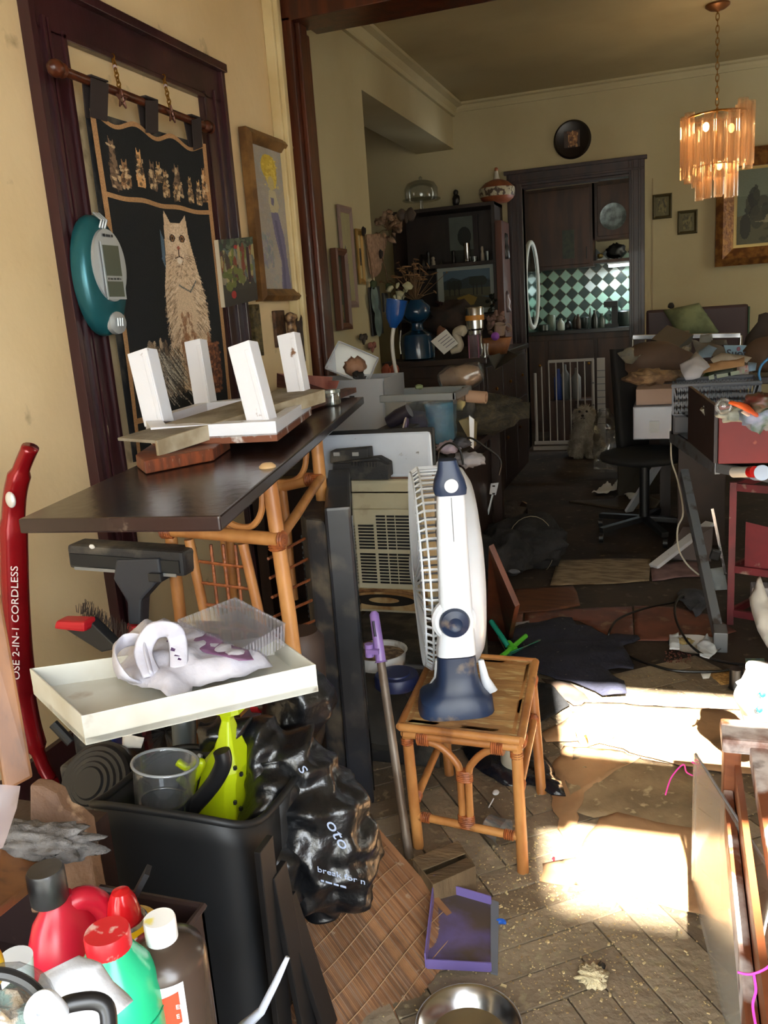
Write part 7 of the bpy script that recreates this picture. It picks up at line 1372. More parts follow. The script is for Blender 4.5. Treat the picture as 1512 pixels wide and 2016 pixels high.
# clear bin with grey lid
Yb_ = 3.55; a, b = PY(752,775,Yb_), PY(893,790,Yb_); zt5, zb5 = PY(830,785,Yb_).z, tz+.001
t = thing('lidded_bin', 'clear plastic bin with a grey rim and blue plastic inside behind the monitor', 'bin', V(((a.x+b.x)/2,3.7,tz)))
m = M(); m.bb((a.x,Yb_,zb5), (b.x,Yb_+.004,zt5)); m.bb((a.x,Yb_+.30,zb5), (b.x,Yb_+.304,zt5)); m.bb((b.x-.004,Yb_,zb5), (b.x,Yb_+.3,zt5)); m.bb((a.x,Yb_,zb5), (a.x+.004,Yb_+.3,zt5)); m.part('tub', clear('tub_clear', (.93,.95,.96), .06, .05, .1, haze=(.4,.44,.46)), t)
m = M()
for p0, p1 in (((a.x-.01,Yb_-.012,zt5-.01),(b.x+.012,Yb_+.006,zt5+.022)),((b.x-.004,Yb_-.012,zt5-.01),(b.x+.012,Yb_+.31,zt5+.022)),((a.x-.01,Yb_+.29,zt5-.01),(b.x+.012,Yb_+.31,zt5+.022)),((a.x-.01,Yb_-.01,zt5-.01),(a.x+.006,Yb_+.31,zt5+.022))): m.bb(p0, p1)
m.part('rim', mat('rim_grey', rgb(128,132,134), .35, .3), t, bevel=.004)
m = M(); bag(m, [V((b.x-.08,Yb_+.10,tz+.03)), V((b.x-.08,Yb_+.10,tz+.11)), V((b.x-.085,Yb_+.10,zt5-.03))], [.045,.06,.065], amp=.010, fr=14, n=26, k=8, seed=3); m.solo('blue_plastic_bag', mat('film_blue', rgb(36,110,148), .3, c2=rgb(80,150,178), scale=9, bump=.5, bscale=50), 'bright blue crinkled plastic bag inside the clear bin', 'bag', smooth='all')
m = M(); m.blob((a.x+.10,Yb_+.14,tz+.09), (.09,.09,.08), .12, 3, 3, seed=3); m.solo('purple_cloth', mat('cloth_purple', rgb(52,38,70), .9), 'dark purple cloth in the left part of the clear bin', 'cloth', smooth='all')
# grass mat and litter behind the bin
m = M(); m.blob((a.x+.22,Yb_+.52,tz+.10), (.30,.18,.10), .2, 5, 3, seed=4); m.solo('twig_nest', mat('twigs', rgb(70,62,46), .95, c2=rgb(44,42,34), scale=30, bump=1, bscale=70), 'dull brown tangle of twigs and leaves behind the clear bin', 'twigs', smooth='all')
M().blob(PY(826,762,3.72), (.02,.012,.012), .3, 5, 2).solo('pale_green_bud', mat('bud_green', rgb(130,140,100), .8), 'pale green bud on the twig tangle', 'bud', smooth='all'); M().blob(PY(770,762,3.75), (.035,.02,.02), .3, 5, 2).solo('tan_leaf', mat('leaf_tan', rgb(140,104,70), .8), 'tan dry leaf at the foot of the white lamp stem', 'leaf', smooth='all')
m = M(); bag(m, [PY(x,y,4.0) for x,y in ((872,752),(895,744),(922,740),(944,734))], [.035,.05,.05,.03], amp=.006, fr=12, n=24, k=8, seed=7); t = thing('crackers_bag', 'clear bag of beige biscuits lying right above the grey rim', 'bag', PY(905,765,4.0)); m.part('contents', mat('biscuit', rgb(146,118,88), .7, c2=rgb(120,92,66), scale=12), t, smooth='all')
m = M(); bag(m, [PY(x,y,3.99) for x,y in ((868,754),(895,744),(922,740),(948,728))], [.038,.056,.056,.035], amp=.010, fr=14, n=24, k=8, seed=9); m.part('wrapper', clearp, t, smooth='all')
M().bb((PY(785,840,3.42).x-.08,3.36,tz+.001), (PY(785,840,3.42).x+.07,3.5,PY(785,840,3.42).z)).solo('dark_carton', black_dust, 'dark carton under the hair dryer behind the silver monitor', 'box', bevel=.003)
# gooseneck lamp
Yl = 4.05; t = thing('gooseneck_lamp', 'white gooseneck lamp with an upturned blue shade', 'lamp', PY(785,770,Yl)); 
M().tube(smooth_path([PY(x,y,Yl) for x,y in ((785,765),(780,735),(774,700),(772,670),(775,645))], 5), .0095, 10).part('neck', mat('neck_white', rgb(176,172,164), .4), t, smooth=True)
sb, stp = PY(774,645,Yl), PY(781,590,Yl); L_ = (stp-sb).length
M().lathe([(.018,0),(.022,L_*.08),(.040,L_*.30),(.047,L_*.5),(.054,L_),(.050,L_),(.042,L_*.5),(.016,.02)], sb, (stp-sb), 30).part('shade', mat('shade_blue', rgb(20,66,128), .25, coat=.3), t, smooth=True)
M().lathe([(.049,L_*.93),(.0,L_*.90)], sb, (stp-sb), 24).part('diffuser', mat('diffuser_white', rgb(170,176,180), .5), t); M().lathe([(.07,0),(.07,.014),(.02,.02),(0,.03)], PY(786,768,Yl)+V((0,0,-.02)), n=24).part('base', mat('neck_white', (0,0,0)), t, smooth=True)
M().tube(smooth_path([PY(x,y,5.62) for x,y in ((789,650),(787,675),(789,697))], 4), .006, 6).solo('silver_hook', steel, 'thin silver hooked rod at the left end of the sideboard', 'rod', smooth=True)
# odds and ends to the right of the bin
M().slab([PY(x,y,3.6) for x,y in ((902,828),(918,824),(934,835),(932,882),(904,880))][:4], .06).solo('khaki_box', mat('box_khaki', rgb(120,108,74), .6), 'small khaki box right of the blue bag', 'box', bevel=.003)
M().slab([PY(x,y,3.55) for x,y in ((923,818),(933,826),(932,884),(925,878))], .012).solo('white_switch_plate', white_pl, 'narrow white plate with a slot standing right of the khaki box', 'plate', bevel=.002)
m = M(); m.lathe([(.028,0),(.028,.09),(.02,.09),(.02,.0)], PY(920,780,3.8), (1,-.1,-.1), 22); m.solo('paper_tube', mat('tube_tan', rgb(168,136,112), .8), 'tan cardboard tube lying by the right corner of the clear bin', 'tube', smooth=True)
m = M(); m.blob(PY(912,810,3.85), (.05,.08,.10), .25, 4, 3, seed=3); m.solo('black_camera_bag', black_dust, 'black lumpy bag behind the tan tube', 'bag', smooth='all')
M().blob(PY(906,797,3.7), (.022,.012,.025), .3, 4, 2).solo('cream_wad', mat('wad_cream', rgb(176,160,110), .8), 'small cream wad beside the blue bag', 'wad', smooth='all')
t = thing('hair_dryer', 'dark purple hair dryer lying behind the silver monitor', 'hair dryer', PY(785,840,3.42)); M().tube([PY(765,832,3.42), PY(785,820,3.42), PY(806,808,3.42)], [.028,.034,.030], 18).part('barrel', mat('dryer_dark', rgb(38,34,44), .35), t, smooth=True); M().tube([PY(796,812,3.42), PY(800,830,3.4), PY(798,845,3.4)], .012, 10).part('handle', mat('dryer_violet', rgb(56,36,72), .4), t, smooth=True); M().bar(PY(799,822,3.38), PY(794,842,3.38), .012, .004).part('pale_tag', mat('tag_pale', rgb(190,176,166), .6), t)
for k, (x,y,s_,c_,lb) in enumerate(((884,880,.05,rgb(170,160,176),'pale mauve lump among cables left of the fan top'),(925,905,.06,rgb(150,150,156),'grey-white scrap right of the fan top'),(908,872,.04,rgb(60,62,70),'dark blue-grey lump under the khaki box'))):
    m = M(); m.blob(PY(x,y,3.3), (s_,s_*.6,s_*.5), .3, 4, 3, seed=k); m.solo('odd_scrap', mat('odd_%d' % k, c_, .6), lb, 'scrap', smooth='all')
for k, pth in enumerate((((862,905),(866,885),(885,872),(905,885),(912,915)), ((895,870),(925,862),(955,880),(985,905),(982,935)), ((850,912),(858,895),(872,893),(885,902)))):
    M().tube(smooth_path([PY(x,y,3.25+.1*k) for x,y in pth], 5), .0045, 6).solo('loose_cable', cab, ('thin black cable arching above the fan grip','thin black cable trailing right over the dark cupboard','short black cable loop left of the fan grip')[k], 'cable', smooth=True)
# slat, remote-like tool, clothes pile
M().slab([PY(978,860,4.6), PY(987,860,4.6), PY(982,1005,4.55), PY(973,1005,4.55)], .01).solo('pale_stick', mat('slat_pale', rgb(168,136,104), .7), 'thin pale wooden stick standing against the dark sideboard', 'stick')
t = thing('white_strap_tool', 'white plastic strap with a slotted head right of the fan', 'tool', PY(962,1010,4.4)); M().slab([PY(x,y,4.4) for x,y in ((966,952),(982,950),(976,975),(963,973))], .01).part('head', white_pl, t, bevel=.003); M().bar(PY(970,974,4.4), PY(960,1015,4.4), .022, .008).part('strap', white_pl, t); 
for y in (957, 972): M().box(PY(972,y,4.385), (.014,.004,.008)).part('slot', black_pl, t)
dkc = mat('pile_cloth', rgb(24,24,27), .9, c2=rgb(44,42,44), scale=8, bump=.6, bscale=50)
for k, (x,y,r_,c_,lb,nm) in enumerate(((985,1025,(.16,.12,.10),None,'grey-brown crumpled rags right of the fan, top of the dark pile','rag_bundle'),(1030,1090,(.24,.2,.13),dkc,'big black cloth bag on the floor right of the fan','black_cloth_bag'),(990,1110,(.16,.16,.12),dkc,'small black bundle below the cloth bag','black_bundle'))):
    m = M(); p = PZ(x, y+20, .0); m.blob(p+V((0,0,r_[2]*.9)), r_, .16, 3, 4, seed=k+4, flat=-r_[2]*.85); m.solo(nm, c_ or mat('rag_greybrown', rgb(70,62,58), .9, c2=rgb(40,36,36), scale=12, bump=.6, bscale=50), lb, 'bundle', smooth='all')
M().tube([PZ(1046,1075,.12)+V((.12*math.cos(k*PI/12),.02*math.sin(k*PI/6),.16*math.sin(k*PI/12)))  for k in range(24)], .0018, 5, closed=True).solo('wire_loop', mat('wire_pale', rgb(140,128,108), .5), 'thin pale wire loop standing beside the black cloth bag', 'wire')
M().slab([PZ(1015,1010,.0), PZ(1040,1012,.0), PY(1038,990,5.2), PY(1028,985,5.2)], .01).solo('broken_slats', mat('slat_dim', rgb(84,68,52), .8), 'dim broken wood piece standing behind the black cloth bag', 'wood')
M().blob(PY(1012,1125,3.9), (.03,.012,.012), .1, sub=2).solo('grey_tag', mat('tag_grey', rgb(90,90,96), .7), 'small grey tag on the black bundle', 'tag')
# ================================================================ back wall pieces
t = thing('round_plate', 'round dark and copper decorative plate above the kitchen doorway', 'plate', PY(1127,313,YB-.01)); pc2 = PY(1127,275,YB-.012); rp_ = (PY(1164,275,YB).x-PY(1090,275,YB).x)/2
M().lathe([(rp_,0),(rp_,.012),(rp_*.9,.03),(rp_*.62,.018),(0,.018)], pc2, (0,-1,0), 44).part('rim', mat('plate_dark', rgb(34,26,22), .3, .3), t, smooth=True)
cv = Canvas(60,60,rgb(60,40,28),.3,41); cv.ell(.55,.5,.3,.42,rgb(150,104,58)); cv.specks(60,.25,.1,.85,.95,.05,[rgb(190,140,84),rgb(110,70,40),rgb(50,34,26)],.8,2.2)
s_ = rp_*.42; picture(cv, pc2+V((-s_,-.034,s_)), pc2+V((s_,-.034,s_)), pc2+V((-s_,-.034,-s_)), pc2+V((s_,-.034,-s_)), 'relief', print_mat('copper_print', .3, .3), t)
for (x0,y0,x1,y1,lb) in ((1285,384,1323,429,'small square bronze plaque on the back wall, upper left of the pair'),(1334,416,1373,459,'small square bronze plaque on the back wall, lower right of the pair')):
    cv = Canvas(36,44,rgb(92,86,54),.2,int(x0)); cv.specks(40,.2,.15,.8,.85,.06,[rgb(60,56,38),rgb(120,110,70)],.8,2); framed('bronze_plaque', lb, 'plaque', 'y', YB-.003, (x0,y0), (x1,y1), .025, .02, mat('bronze_dull', rgb(78,70,44), .5, .3, bump=.5, bscale=60), cv, group=None)
cv = Canvas(150,120,rgb(92,102,86),.2,43); cv.rect(0,0,1,.35,rgb(104,112,96)); cv.poly([(0,.62),(.3,.5),(.7,.55),(1,.5),(1,1),(0,1)],rgb(84,82,60)); cv.specks(70,.05,.3,.95,.8,.03,[rgb(40,44,36),rgb(54,54,42),rgb(30,32,28)],.85,3); cv.poly([(.28,.34),(.36,.2),(.42,.4),(.5,.22),(.55,.5),(.3,.6)],rgb(46,52,44)); cv.poly([(.1,.7),(.6,.66),(.9,.76),(.5,.82)],rgb(126,120,92)); cv.specks(50,.1,.6,.9,.95,.02,[rgb(140,132,104),rgb(60,58,44)],.7); cv.grain(.1)
a = PY(1411,300,YB); zb6 = PY(1411,526,YB).z; gf = mat('gilt_frame', rgb(104,62,34), .35, .35, c2=rgb(150,104,52), scale=16, bump=.5, bscale=50)
framed('gilt_landscape', 'large landscape painting in a heavy gilt frame at the right of the back wall', 'painting', 'y', YB-.005, (1411,300), (1700,520), .14, .09, gf, cv, z=(zb6, a.z), ab=(a.x, a.x+1.55), mount=.025, mount_m=mat('gilt_slip', rgb(184,158,92), .4, .3))
# ================================================================ chandelier
cc_ = PZ(1413,8,ZC); Yc_ = cc_.y
t = thing('chandelier', 'brass chain chandelier of ribbed amber glass tubes, lit', 'chandelier', cc_)
M().lathe([(0,0),(.075,-.002),(.075,-.012),(.05,-.03),(.015,-.04),(0,-.05)][::-1], cc_, (0,0,1), 28).part('ceiling_rose', mat('rose_brass', rgb(120,78,44), .4, .6), t, smooth=True)
ctop = PY(1412,212,Yc_); n_ = 17
for k in range(n_):
    p0 = cc_.lerp(ctop, (k+.2)/n_)+V((0,0,-.03)); L_ = (cc_-ctop).length/n_*.68; m = M(); u_ = V((1,0,0)) if k % 2 else V((0,1,0)); m.tube([p0+u_*.010*math.cos(q*PI/5)+V((0,0,L_*math.sin(q*PI/5))) for q in range(10)], .0028, 5, closed=True); m.part('chain_link', brass, t)
amber = clear('amber_glass', (1.0,.90,.76), .34, .10, .12, haze=rgb(206,170,130))
CH = V((ctop.x, ctop.y, 0)); zt_ = lambda y: PY(1412,y,Yc_).z
M().tube([CH+V((.19*math.cos(k*PI/16),.19*math.sin(k*PI/16),zt_(228))) for k in range(32)], .006, 6, closed=True).part('upper_ring', brass, t); M().tube([CH+V((.105*math.cos(k*PI/16),.105*math.sin(k*PI/16),zt_(325))) for k in range(32)], .005, 6, closed=True).part('lower_ring', brass, t)
for k in range(4): a_ = k*PI/2+.3; M().rod(CH+V((0,0,zt_(215))), CH+V((.19*math.cos(a_),.19*math.sin(a_),zt_(228))), .004, n=6).part('spoke', brass, t)
M().rod(CH+V((0,0,zt_(212))), CH+V((0,0,zt_(330))), .008, n=8).part('stem', brass, t)
def tube_prof(z1, z0, r): 
    m = M(); n = 20; vs = []
    for z in (z1, z0):
        for q in range(n): a_ = 2*PI*q/n; rr_ = r*(1+.12*(q % 2)); vs.append(V((rr_*math.cos(a_), rr_*math.sin(a_), z)))
    m.add(vs, [(q, (q+1)%n, n+(q+1)%n, n+q) for q in range(n)]); return m
up_me = tube_prof(zt_(222), zt_(345), .029).mesh('glass_tube'); lo_me = tube_prof(zt_(320), zt_(388), .026).mesh('glass_tube')
for me in (up_me, lo_me): me.materials.append(amber)
rr = random.Random(5)
for k in range(17):
    a_ = 2*PI*k/17; o = bpy.data.objects.new('glass_tube', up_me); S.collection.objects.link(o); o.parent = t; o.matrix_parent_inverse = gm(t).inverted(); o.location = CH+V((.20*math.cos(a_), .20*math.sin(a_), rr.uniform(-.03,.03)+(.04 if math.cos(a_) > .5 else -.02)))
for k in range(9):
    a_ = 2*PI*k/9; o = bpy.data.objects.new('glass_tube', lo_me); S.collection.objects.link(o); o.parent = t; o.matrix_parent_inverse = gm(t).inverted(); o.location = CH+V((.11*math.cos(a_), .11*math.sin(a_), rr.uniform(-.012,.012)))
for x, y in ((1390,250),(1416,326),(1440,252)):
    p = PY(x,y,Yc_-.0 if y < 300 else Yc_); on = x != 1440
    M().blob(p, (.020,.020,.030), 0, sub=2).part('bulb', mat('bulb_glow', (1,.8,.5), .3, emit=((1,.70,.36), 40)) if on else mat('bulb_dim', (1,.8,.5), .3, emit=((1,.6,.25), 5)), t, smooth='all')
    if on:
        pl_ = bpy.data.lights.new('bulb_light', 'POINT'); pl_.energy = 3.5; pl_.color = (1,.70,.42); pl_.shadow_soft_size = .04; o = bpy.data.objects.new('bulb_light', pl_); S.collection.objects.link(o); o.location = p+V((0,-.045,0)); o.parent = t; o.matrix_parent_inverse = gm(t).inverted()
# ================================================================ kitchen behind the doorway
Yk = 9.35; kw2 = mat('kitchen_wood', rgb(70,44,32), .45, c2=rgb(50,32,26), scale=4, stretch=(3,3,.5))
kx = lambda x, y=9.35: PY(x,560,y).x
zlow, zhigh = PY(1120,528,Yk).z, 2.55
for k, (x0,x1,lb) in enumerate(((1030,1168,'left upper kitchen cabinet with a dark picture on its door'),(1172,1262,'right upper kitchen cabinet with a round plate hung on it'))):
    t = thing('kitchen_cabinet', lb, 'cabinet', V(((kx(x0)+kx(x1))/2, Yk+.15, zlow))); zl = zlow if k == 0 else PY(1200,470,Yk).z
    M().bb((kx(x0),Yk,zl), (kx(x1),9.7,zhigh)).part('body', kw2, t, bevel=.003); d_ = M().bb((kx(x0)+.03,Yk-.02,zl+.03), (kx(x1)-.03,Yk,zhigh-.1)).part('door', kw2, t, bevel=.006); M().rod((kx(x1)-.06,Yk-.04,zl+.08), (kx(x1)-.06,Yk-.04,zl+.20), .006, n=8).part('handle', black_pl, d_)
a, b = PY(1107,454,Yk-.03), PY(1131,508,Yk-.03); M().bb((a.x,Yk-.04,b.z), (b.x,Yk-.022,a.z)).solo('dark_picture', mat('pic_dark', rgb(34,42,36), .5, c2=rgb(54,58,44), scale=20), 'small dark upright picture stuck on the left upper kitchen cabinet', 'picture')
p = PY(1207,426,Yk-.03); M().lathe([(.125,0),(.13,.012),(.09,.006),(.085,.006),(0,.004)], p, (0,-1,0), 32).solo('hanging_plate', mat('plate_pewter', rgb(70,76,76), .3, .3, c2=rgb(110,120,120), scale=14), 'round pewter-coloured plate hung on the right upper kitchen cabinet', 'plate', smooth=True)
m = M(); m.bb((kx(1168),Yk+.02,PY(1200,516,Yk).z), (kx(1262),9.7,PY(1200,510,Yk).z)); m.solo('kitchen_shelf', kw2, 'narrow open shelf below the right upper kitchen cabinet', 'shelf')
for k, (x,y,r_,c_,lb) in enumerate(((1212,490,.09,rgb(18,18,20),'black pots heaped on the narrow kitchen shelf'),(1182,500,.03,rgb(120,100,40),'little yellow object at the left of the narrow kitchen shelf'))): m = M(); m.blob(PY(x,y+4,9.5), (r_,.06,r_*.8), .25, 4, 3, seed=k); m.solo('kitchen_pot', mat('kpot_%d' % k, c_, .5), lb, 'pot', smooth='all')
# diamond tiles on the kitchen back wall
kwall = S.collection.objects['wall_kitchen']; T_ = .092
tm = [mat('tile_mint', rgb(150,186,168), .25), mat('tile_dark', rgb(36,52,48), .25), mat('tile_white', rgb(196,206,204), .2)]
tme = []
for q in range(3): me = M().box((0,0,0), (T_*.94,.010,T_*.94), rotm(ry=PI/4)).mesh('tile'); me.materials.append(tm[q]); tme.append(me)
hd = T_/math.sqrt(2)
x_a, x_b, z_a, z_b = kx(1055,9.74), kx(1262,9.74), 1.02, PY(1150,520,9.74).z+.1
i = 0
for ii in range(-2, 30):
    for jj in range(-1, 20):
        x = x_a+ii*hd; z = z_a+jj*hd
        if (ii+jj) % 2: continue
        if x > x_b+.3 or z > z_b or x < x_a-.1: continue
        k = 1 if (ii % 2 == 0) else 0
        if k == 0 and 8 < ii < 14 and jj > 5: k = 2
        o = bpy.data.objects.new('tile', tme[k]); S.collection.objects.link(o); o.parent = kwall; o.location = (x, 9.744, z)
# counter
zc2 = PY(1150,648,9.05).z; t = thing('kitchen_counter', 'dark wooden kitchen counter crowded with bottles and jars', 'counter', V((-.8,9.3,0)))
M().bb((-2.0,9.08,0), (.45,9.72,zc2-.04)).part('body', kw2, t); M().bb((-2.0,9.03,zc2-.04), (.45,9.72,zc2)).part('worktop', mat('worktop_dark', rgb(30,30,30), .25), t, bevel=.004)
for k in range(4): d_ = M().bb((-1.75+.5*k,9.06,.12), (-1.29+.5*k,9.08,zc2-.10)).part('door', kw2, t, bevel=.004); M().lathe([(.008,0),(.014,.012),(0,.02)], (-1.34+.5*k,9.06,.7), (0,-1,0), 12).part('knob', brass, d_)
rr = random.Random(9)
items = [(1072,.07,.06,rgb(50,60,54),'squat grey jar at the left end of the kitchen counter'),(1085,.16,.045,rgb(110,124,110),'grey-green canister, second from the left on the counter'),(1094,.10,.06,rgb(26,26,28),'low black pot, third from the left on the counter'),(1106,.12,.04,rgb(168,176,166),'white enamel jug near the middle of the counter'),(1118,.10,.04,rgb(30,30,30),'black box right of the enamel jug'),(1130,.13,.035,rgb(70,60,50),'brown bottle at the middle of the counter'),(1140,.15,.03,rgb(60,44,36),'dark red-brown bottle right of the middle of the counter'),(1150,.12,.05,rgb(44,52,50),'grey tin on the counter below the bright tiles'),(1160,.20,.02,rgb(120,130,124),'tall slim tap-like bottle on the counter'),(1172,.18,.035,rgb(36,42,42),'dark bottle on the counter right of the slim one'),(1184,.14,.04,rgb(80,90,86),'grey bottle left of the coffee maker'),(1228,.16,.09,rgb(50,62,62),'big dull grey pan at the right end of the counter')]
for k, (x,h_,r_,c_,lb) in enumerate(items):
    p = V((PY(x,640,9.25).x, 9.18+.1*(k % 3), zc2+.001)); M().lathe([(r_*.9,0),(r_,h_*.06),(r_,h_*.55),(r_*.6,h_*.75),(r_*.35,h_*.85),(r_*.4,h_),(0,h_)] if r_ < .045 else [(r_*.85,0),(r_,h_*.1),(r_,h_*.9),(r_*.7,h_),(0,h_)], p, n=20).solo('counter_jar', mat('cj_%d' % k, c_, .3), lb, 'jar', smooth=True)
t = thing('coffee_maker', 'dark coffee maker at the right of the kitchen counter in front of the mint tiles', 'coffee maker', V((kx(1204,9.3),9.3,zc2))); xx = kx(1204,9.3)
M().bb((xx-.07,9.25,zc2), (xx+.07,9.42,zc2+.03)).part('base', black_pl, t); M().bb((xx+.0,9.25,zc2+.03), (xx+.06,9.42,zc2+.24)).part('tank', black_pl, t); M().bb((xx-.075,9.24,zc2+.20), (xx+.06,9.42,zc2+.26)).part('head', black_pl, t, bevel=.004); M().lathe([(.035,.03),(.042,.10),(.03,.13),(0,.13)], (xx-.04,9.30,zc2), n=18).part('jug', gl2, t)
# under-cabinet tube light near the right of the kitchen
t = thing('strip_light', 'short bright tube light under the right upper kitchen cabinet', 'light', V((kx(1222,9.5),9.5,PY(1222,518,9.5).z))); p = PY(1222,522,9.5)
M().bb((p.x-.12,9.46,p.z-.014), (p.x+.12,9.52,p.z+.014)).part('tube', mat('tube_glow', (1,1,1), .4, emit=((.82,.95,1.0), 3.0)), t); M().bb((p.x-.13,9.44,p.z+.014), (p.x+.13,9.54,p.z+.03)).part('housing', white_pl, t)
al = bpy.data.lights.new('tube_light', 'AREA'); al.shape = 'RECTANGLE'; al.size = .24; al.size_y = .05; al.energy = 5; al.color = (.82,.95,1.0); o = bpy.data.objects.new('tube_light', al); S.collection.objects.link(o); o.location = (p.x,9.5,p.z-.03); o.parent = t; o.matrix_parent_inverse = gm(t).inverted()
M().bar(PY(1035,374,8.2), PY(1178,356,8.2), .02, .02).solo('curtain_track', mat('track_pale', rgb(110,96,72), .5), 'thin pale track just inside the top of the kitchen doorway', 'track')
# oval mirror on the left jamb side, seen almost edge on
t = thing('oval_mirror', 'white oval mirror frame seen almost edge-on inside the kitchen doorway', 'mirror', PY(1050,650,8.6)); oc = PY(1047,562,8.6); hz = (PY(1047,478,8.6).z-PY(1047,646,8.6).z)/2; ah = V((.20,.98,0)).normalized()*.17
M().tube([oc+ah*math.cos(k*PI/24)+V((0,0,hz*math.sin(k*PI/24))) for k in range(48)], .022, 8, closed=True).part('frame', mat('mirror_white', rgb(196,200,196), .4), t, smooth='all')
m = M(); m.add([oc+ah*math.cos(k*PI/24)+V((0,0,hz*math.sin(k*PI/24))) for k in range(48)], [list(range(48))]); m.part('glass', mat('mirror_glass', rgb(120,130,124), .05, metal=1), t, solid=.003)
# ---- safety gate
Yg = 7.93; t = thing('safety_gate', 'white metal safety gate across the kitchen doorway, behind the dog', 'gate', V((-.95,Yg,0))); wm = mat('gate_white', rgb(176,172,166), .4)
zt7, zb7 = PY(1120,710,Yg).z, .06
xg = [PY(x,800,Yg).x for x in (1055,1068,1082,1096,1110,1124,1138,1152,1168)]
for k, x in enumerate(xg): r_ = .014 if k in (0,8) else .006; M().rod((x,Yg,zb7), (x,Yg,zt7-(.10 if k == 0 else .04*(k == 1))), r_, n=8).part('bar', wm, t, smooth=True)
M().bb((xg[2],Yg-.012,zt7-.012), (xg[8]+.01,Yg+.012,zt7+.012)).part('top_rail', wm, t); M().bb((xg[0]-.02,Yg-.012,zb7-.01), (xg[8]+.01,Yg+.012,zb7+.02)).part('bottom_rail', wm, t); M().bb((xg[0]-.03,Yg-.03,.0), (xg[8]+.1,Yg-.01,.035)).part('floor_rail', wm, t)
x = PY(1184,800,Yg).x; M().bb((x-.035,Yg-.01,.0), (x+.035,Yg+.01,zt7+.01)).part('side_panel', wm, t)
for k in range(9): z = zt7-.10-.06*k; M().bb((x-.036,Yg-.014,z-.003), (x+.036,Yg-.008,z+.003)).part('wire', grey_pl, t)
for z in (.2,.4,.6): M().bb((xg[8]-.008,Yg-.016,z), (xg[8]+.012,Yg-.010,z+.01)).part('wire', grey_pl, t)
# bottles behind the gate
for k, (x,h_,c_,lb) in enumerate(((1099,.30,rgb(30,60,140),'blue bottle standing behind the gate'),(1112,.34,rgb(90,96,100),'grey bottle standing behind the gate, left one'),(1134,.30,rgb(120,120,120),'pale canister standing behind the gate'))): M().lathe([(.04,0),(.045,.01),(.045,h_*.7),(.015,h_*.85),(.015,h_),(0,h_)], V((PY(x,720,8.5).x,8.5,.40)), n=16).solo('tall_bottle', mat('tb_%d' % k, c_, .4), lb, 'bottle', smooth=True)
M().bb((-1.15,8.35,0), (-.75,8.65,.40)).solo('low_cupboard', kw2, 'low dark cupboard just behind the gate carrying tall bottles', 'cupboard')
# ---- small white dog
dg = PZ(1152,902,0); t = thing('dog', 'small fluffy white dog sitting in front of the gate facing the viewer', 'dog', dg)
dogm = mat('dog_fur', rgb(186,178,164), .95, c2=rgb(160,150,136), scale=14, bump=.6, bscale=60)
me = bpy.data.meshes.new('body'); D = lambda x, y, z: tuple(dg+V((x,y,z)))
jv = [(D(.0,.20,.10),.10),(D(0,.10,.20),.10),(D(0,.03,.28),.085),(D(0,-.01,.35),.065),(D(0,-.03,.41),.088),   # rump, back, chest, neck, skull
      (D(-.05,.0,.19),.04),(D(-.055,-.01,.09),.028),(D(-.055,-.03,.02),.028),(D(.05,.0,.19),.04),(D(.05,-.01,.09),.028),(D(.05,-.03,.02),.028),   # fore legs
      (D(-.10,.14,.09),.05),(D(-.11,.05,.03),.032),(D(.10,.14,.09),.05),(D(.11,.05,.03),.032),(D(0,-.095,.385),.032),(D(0,.30,.14),.03),(D(.04,.34,.22),.035)]
je = [(0,1),(1,2),(2,3),(3,4),(2,5),(5,6),(6,7),(2,8),(8,9),(9,10),(0,11),(11,12),(0,13),(13,14),(4,15),(0,16),(16,17)]
me.from_pydata([p for p, _ in jv], je, []); o = bpy.data.objects.new('dog_skin', me); S.collection.objects.link(o)
sk = o.modifiers.new('skin', 'SKIN'); o.modifiers.new('sub', 'SUBSURF').levels = 3
for i, (_, r_) in enumerate(jv): me.skin_vertices[0].data[i].radius = (r_, r_)
me.skin_vertices[0].data[0].use_root = True
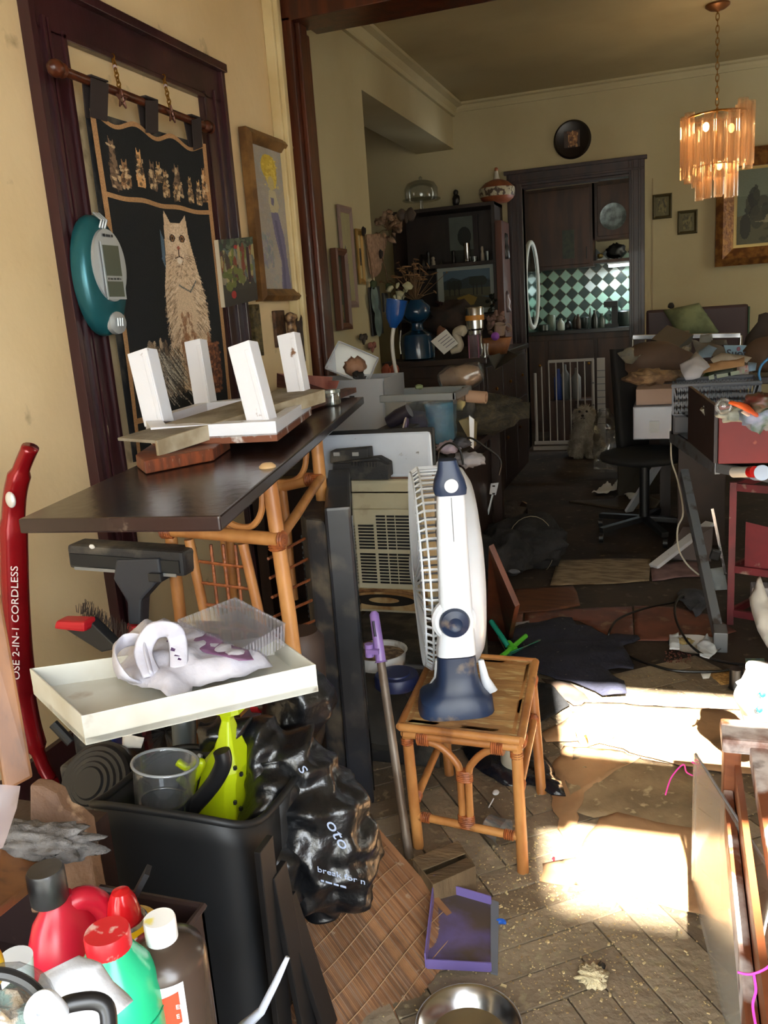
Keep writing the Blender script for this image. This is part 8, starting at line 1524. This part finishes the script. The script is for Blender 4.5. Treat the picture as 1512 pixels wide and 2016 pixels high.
bpy.context.view_layer.update(); ev = bpy.data.meshes.new_from_object(o.evaluated_get(bpy.context.evaluated_depsgraph_get())); bpy.data.objects.remove(o)
dm = M(); dm.v = [v.co.copy() for v in ev.vertices]; dm.f = [list(p.vertices) for p in ev.polygons]; nrms = [v.normal.copy() for v in ev.vertices]
for i, v in enumerate(dm.v): dm.v[i] = v+nrms[i]*.012*noise.noise(v*30)
dm.part('body', dogm, t, smooth='all'); hc = dg+V((0,-.03,.41))
rr = random.Random(2); m = M()
for k in range(9000):
    i = rr.randrange(len(dm.v)); v, nn = dm.v[i], nrms[i]; L_ = .042 if v.z > .3 else .034
    if (v-(hc+V((0,-.075,-.01)))).length < .035: L_ = .010
    d_ = (nn*.8+V((rr.gauss(0,.35),rr.gauss(0,.35),-.45+rr.gauss(0,.2)))).normalized(); s_ = nn.cross(d_).normalized()*.0035 if nn.cross(d_).length > 1e-4 else V((.003,0,0))
    m.add([v-s_, v+s_, v+d_*L_+V((0,0,.0))], [(0,1,2)])
m.part('fur', dogm, t, kind='stuff', recalc=False)
for s in (-1,1):
    m = M(); m.blob(hc+V((s*.078,.010,-.045)), (.024,.034,.060), .15, 6, 3, seed=s); m.part('ear', dogm, t, smooth='all')
    M().blob(hc+V((s*.030,-.078,.012)), .0105, 0, sub=2).part('eye', mat('dog_eye', rgb(16,12,10), .1), t, smooth='all')
M().blob(hc+V((0,-.128,-.018)), (.014,.010,.011), 0, sub=2).part('nose', mat('dog_nose', rgb(26,18,16), .4), t, smooth='all'); M().tube([hc+V((-.016,-.118,-.042)), hc+V((0,-.126,-.036)), hc+V((.016,-.118,-.042))], .0035, 6).part('mouth', mat('dog_nose', (0,0,0)), t)
# clear bag hanging beside the dog
m = M(); bag(m, [PY(x,y,6.6) for x,y in ((1190,805),(1192,840),(1196,885),(1195,925))], [.03,.08,.10,.09], amp=.016, fr=12, n=36, k=10, seed=5); m.solo('clear_bag', clear('bag_film', (.93,.94,.95), .04, .08, .08, haze=(.3,.3,.32)), 'glinting clear plastic bag right of the dog', 'bag', smooth='all')
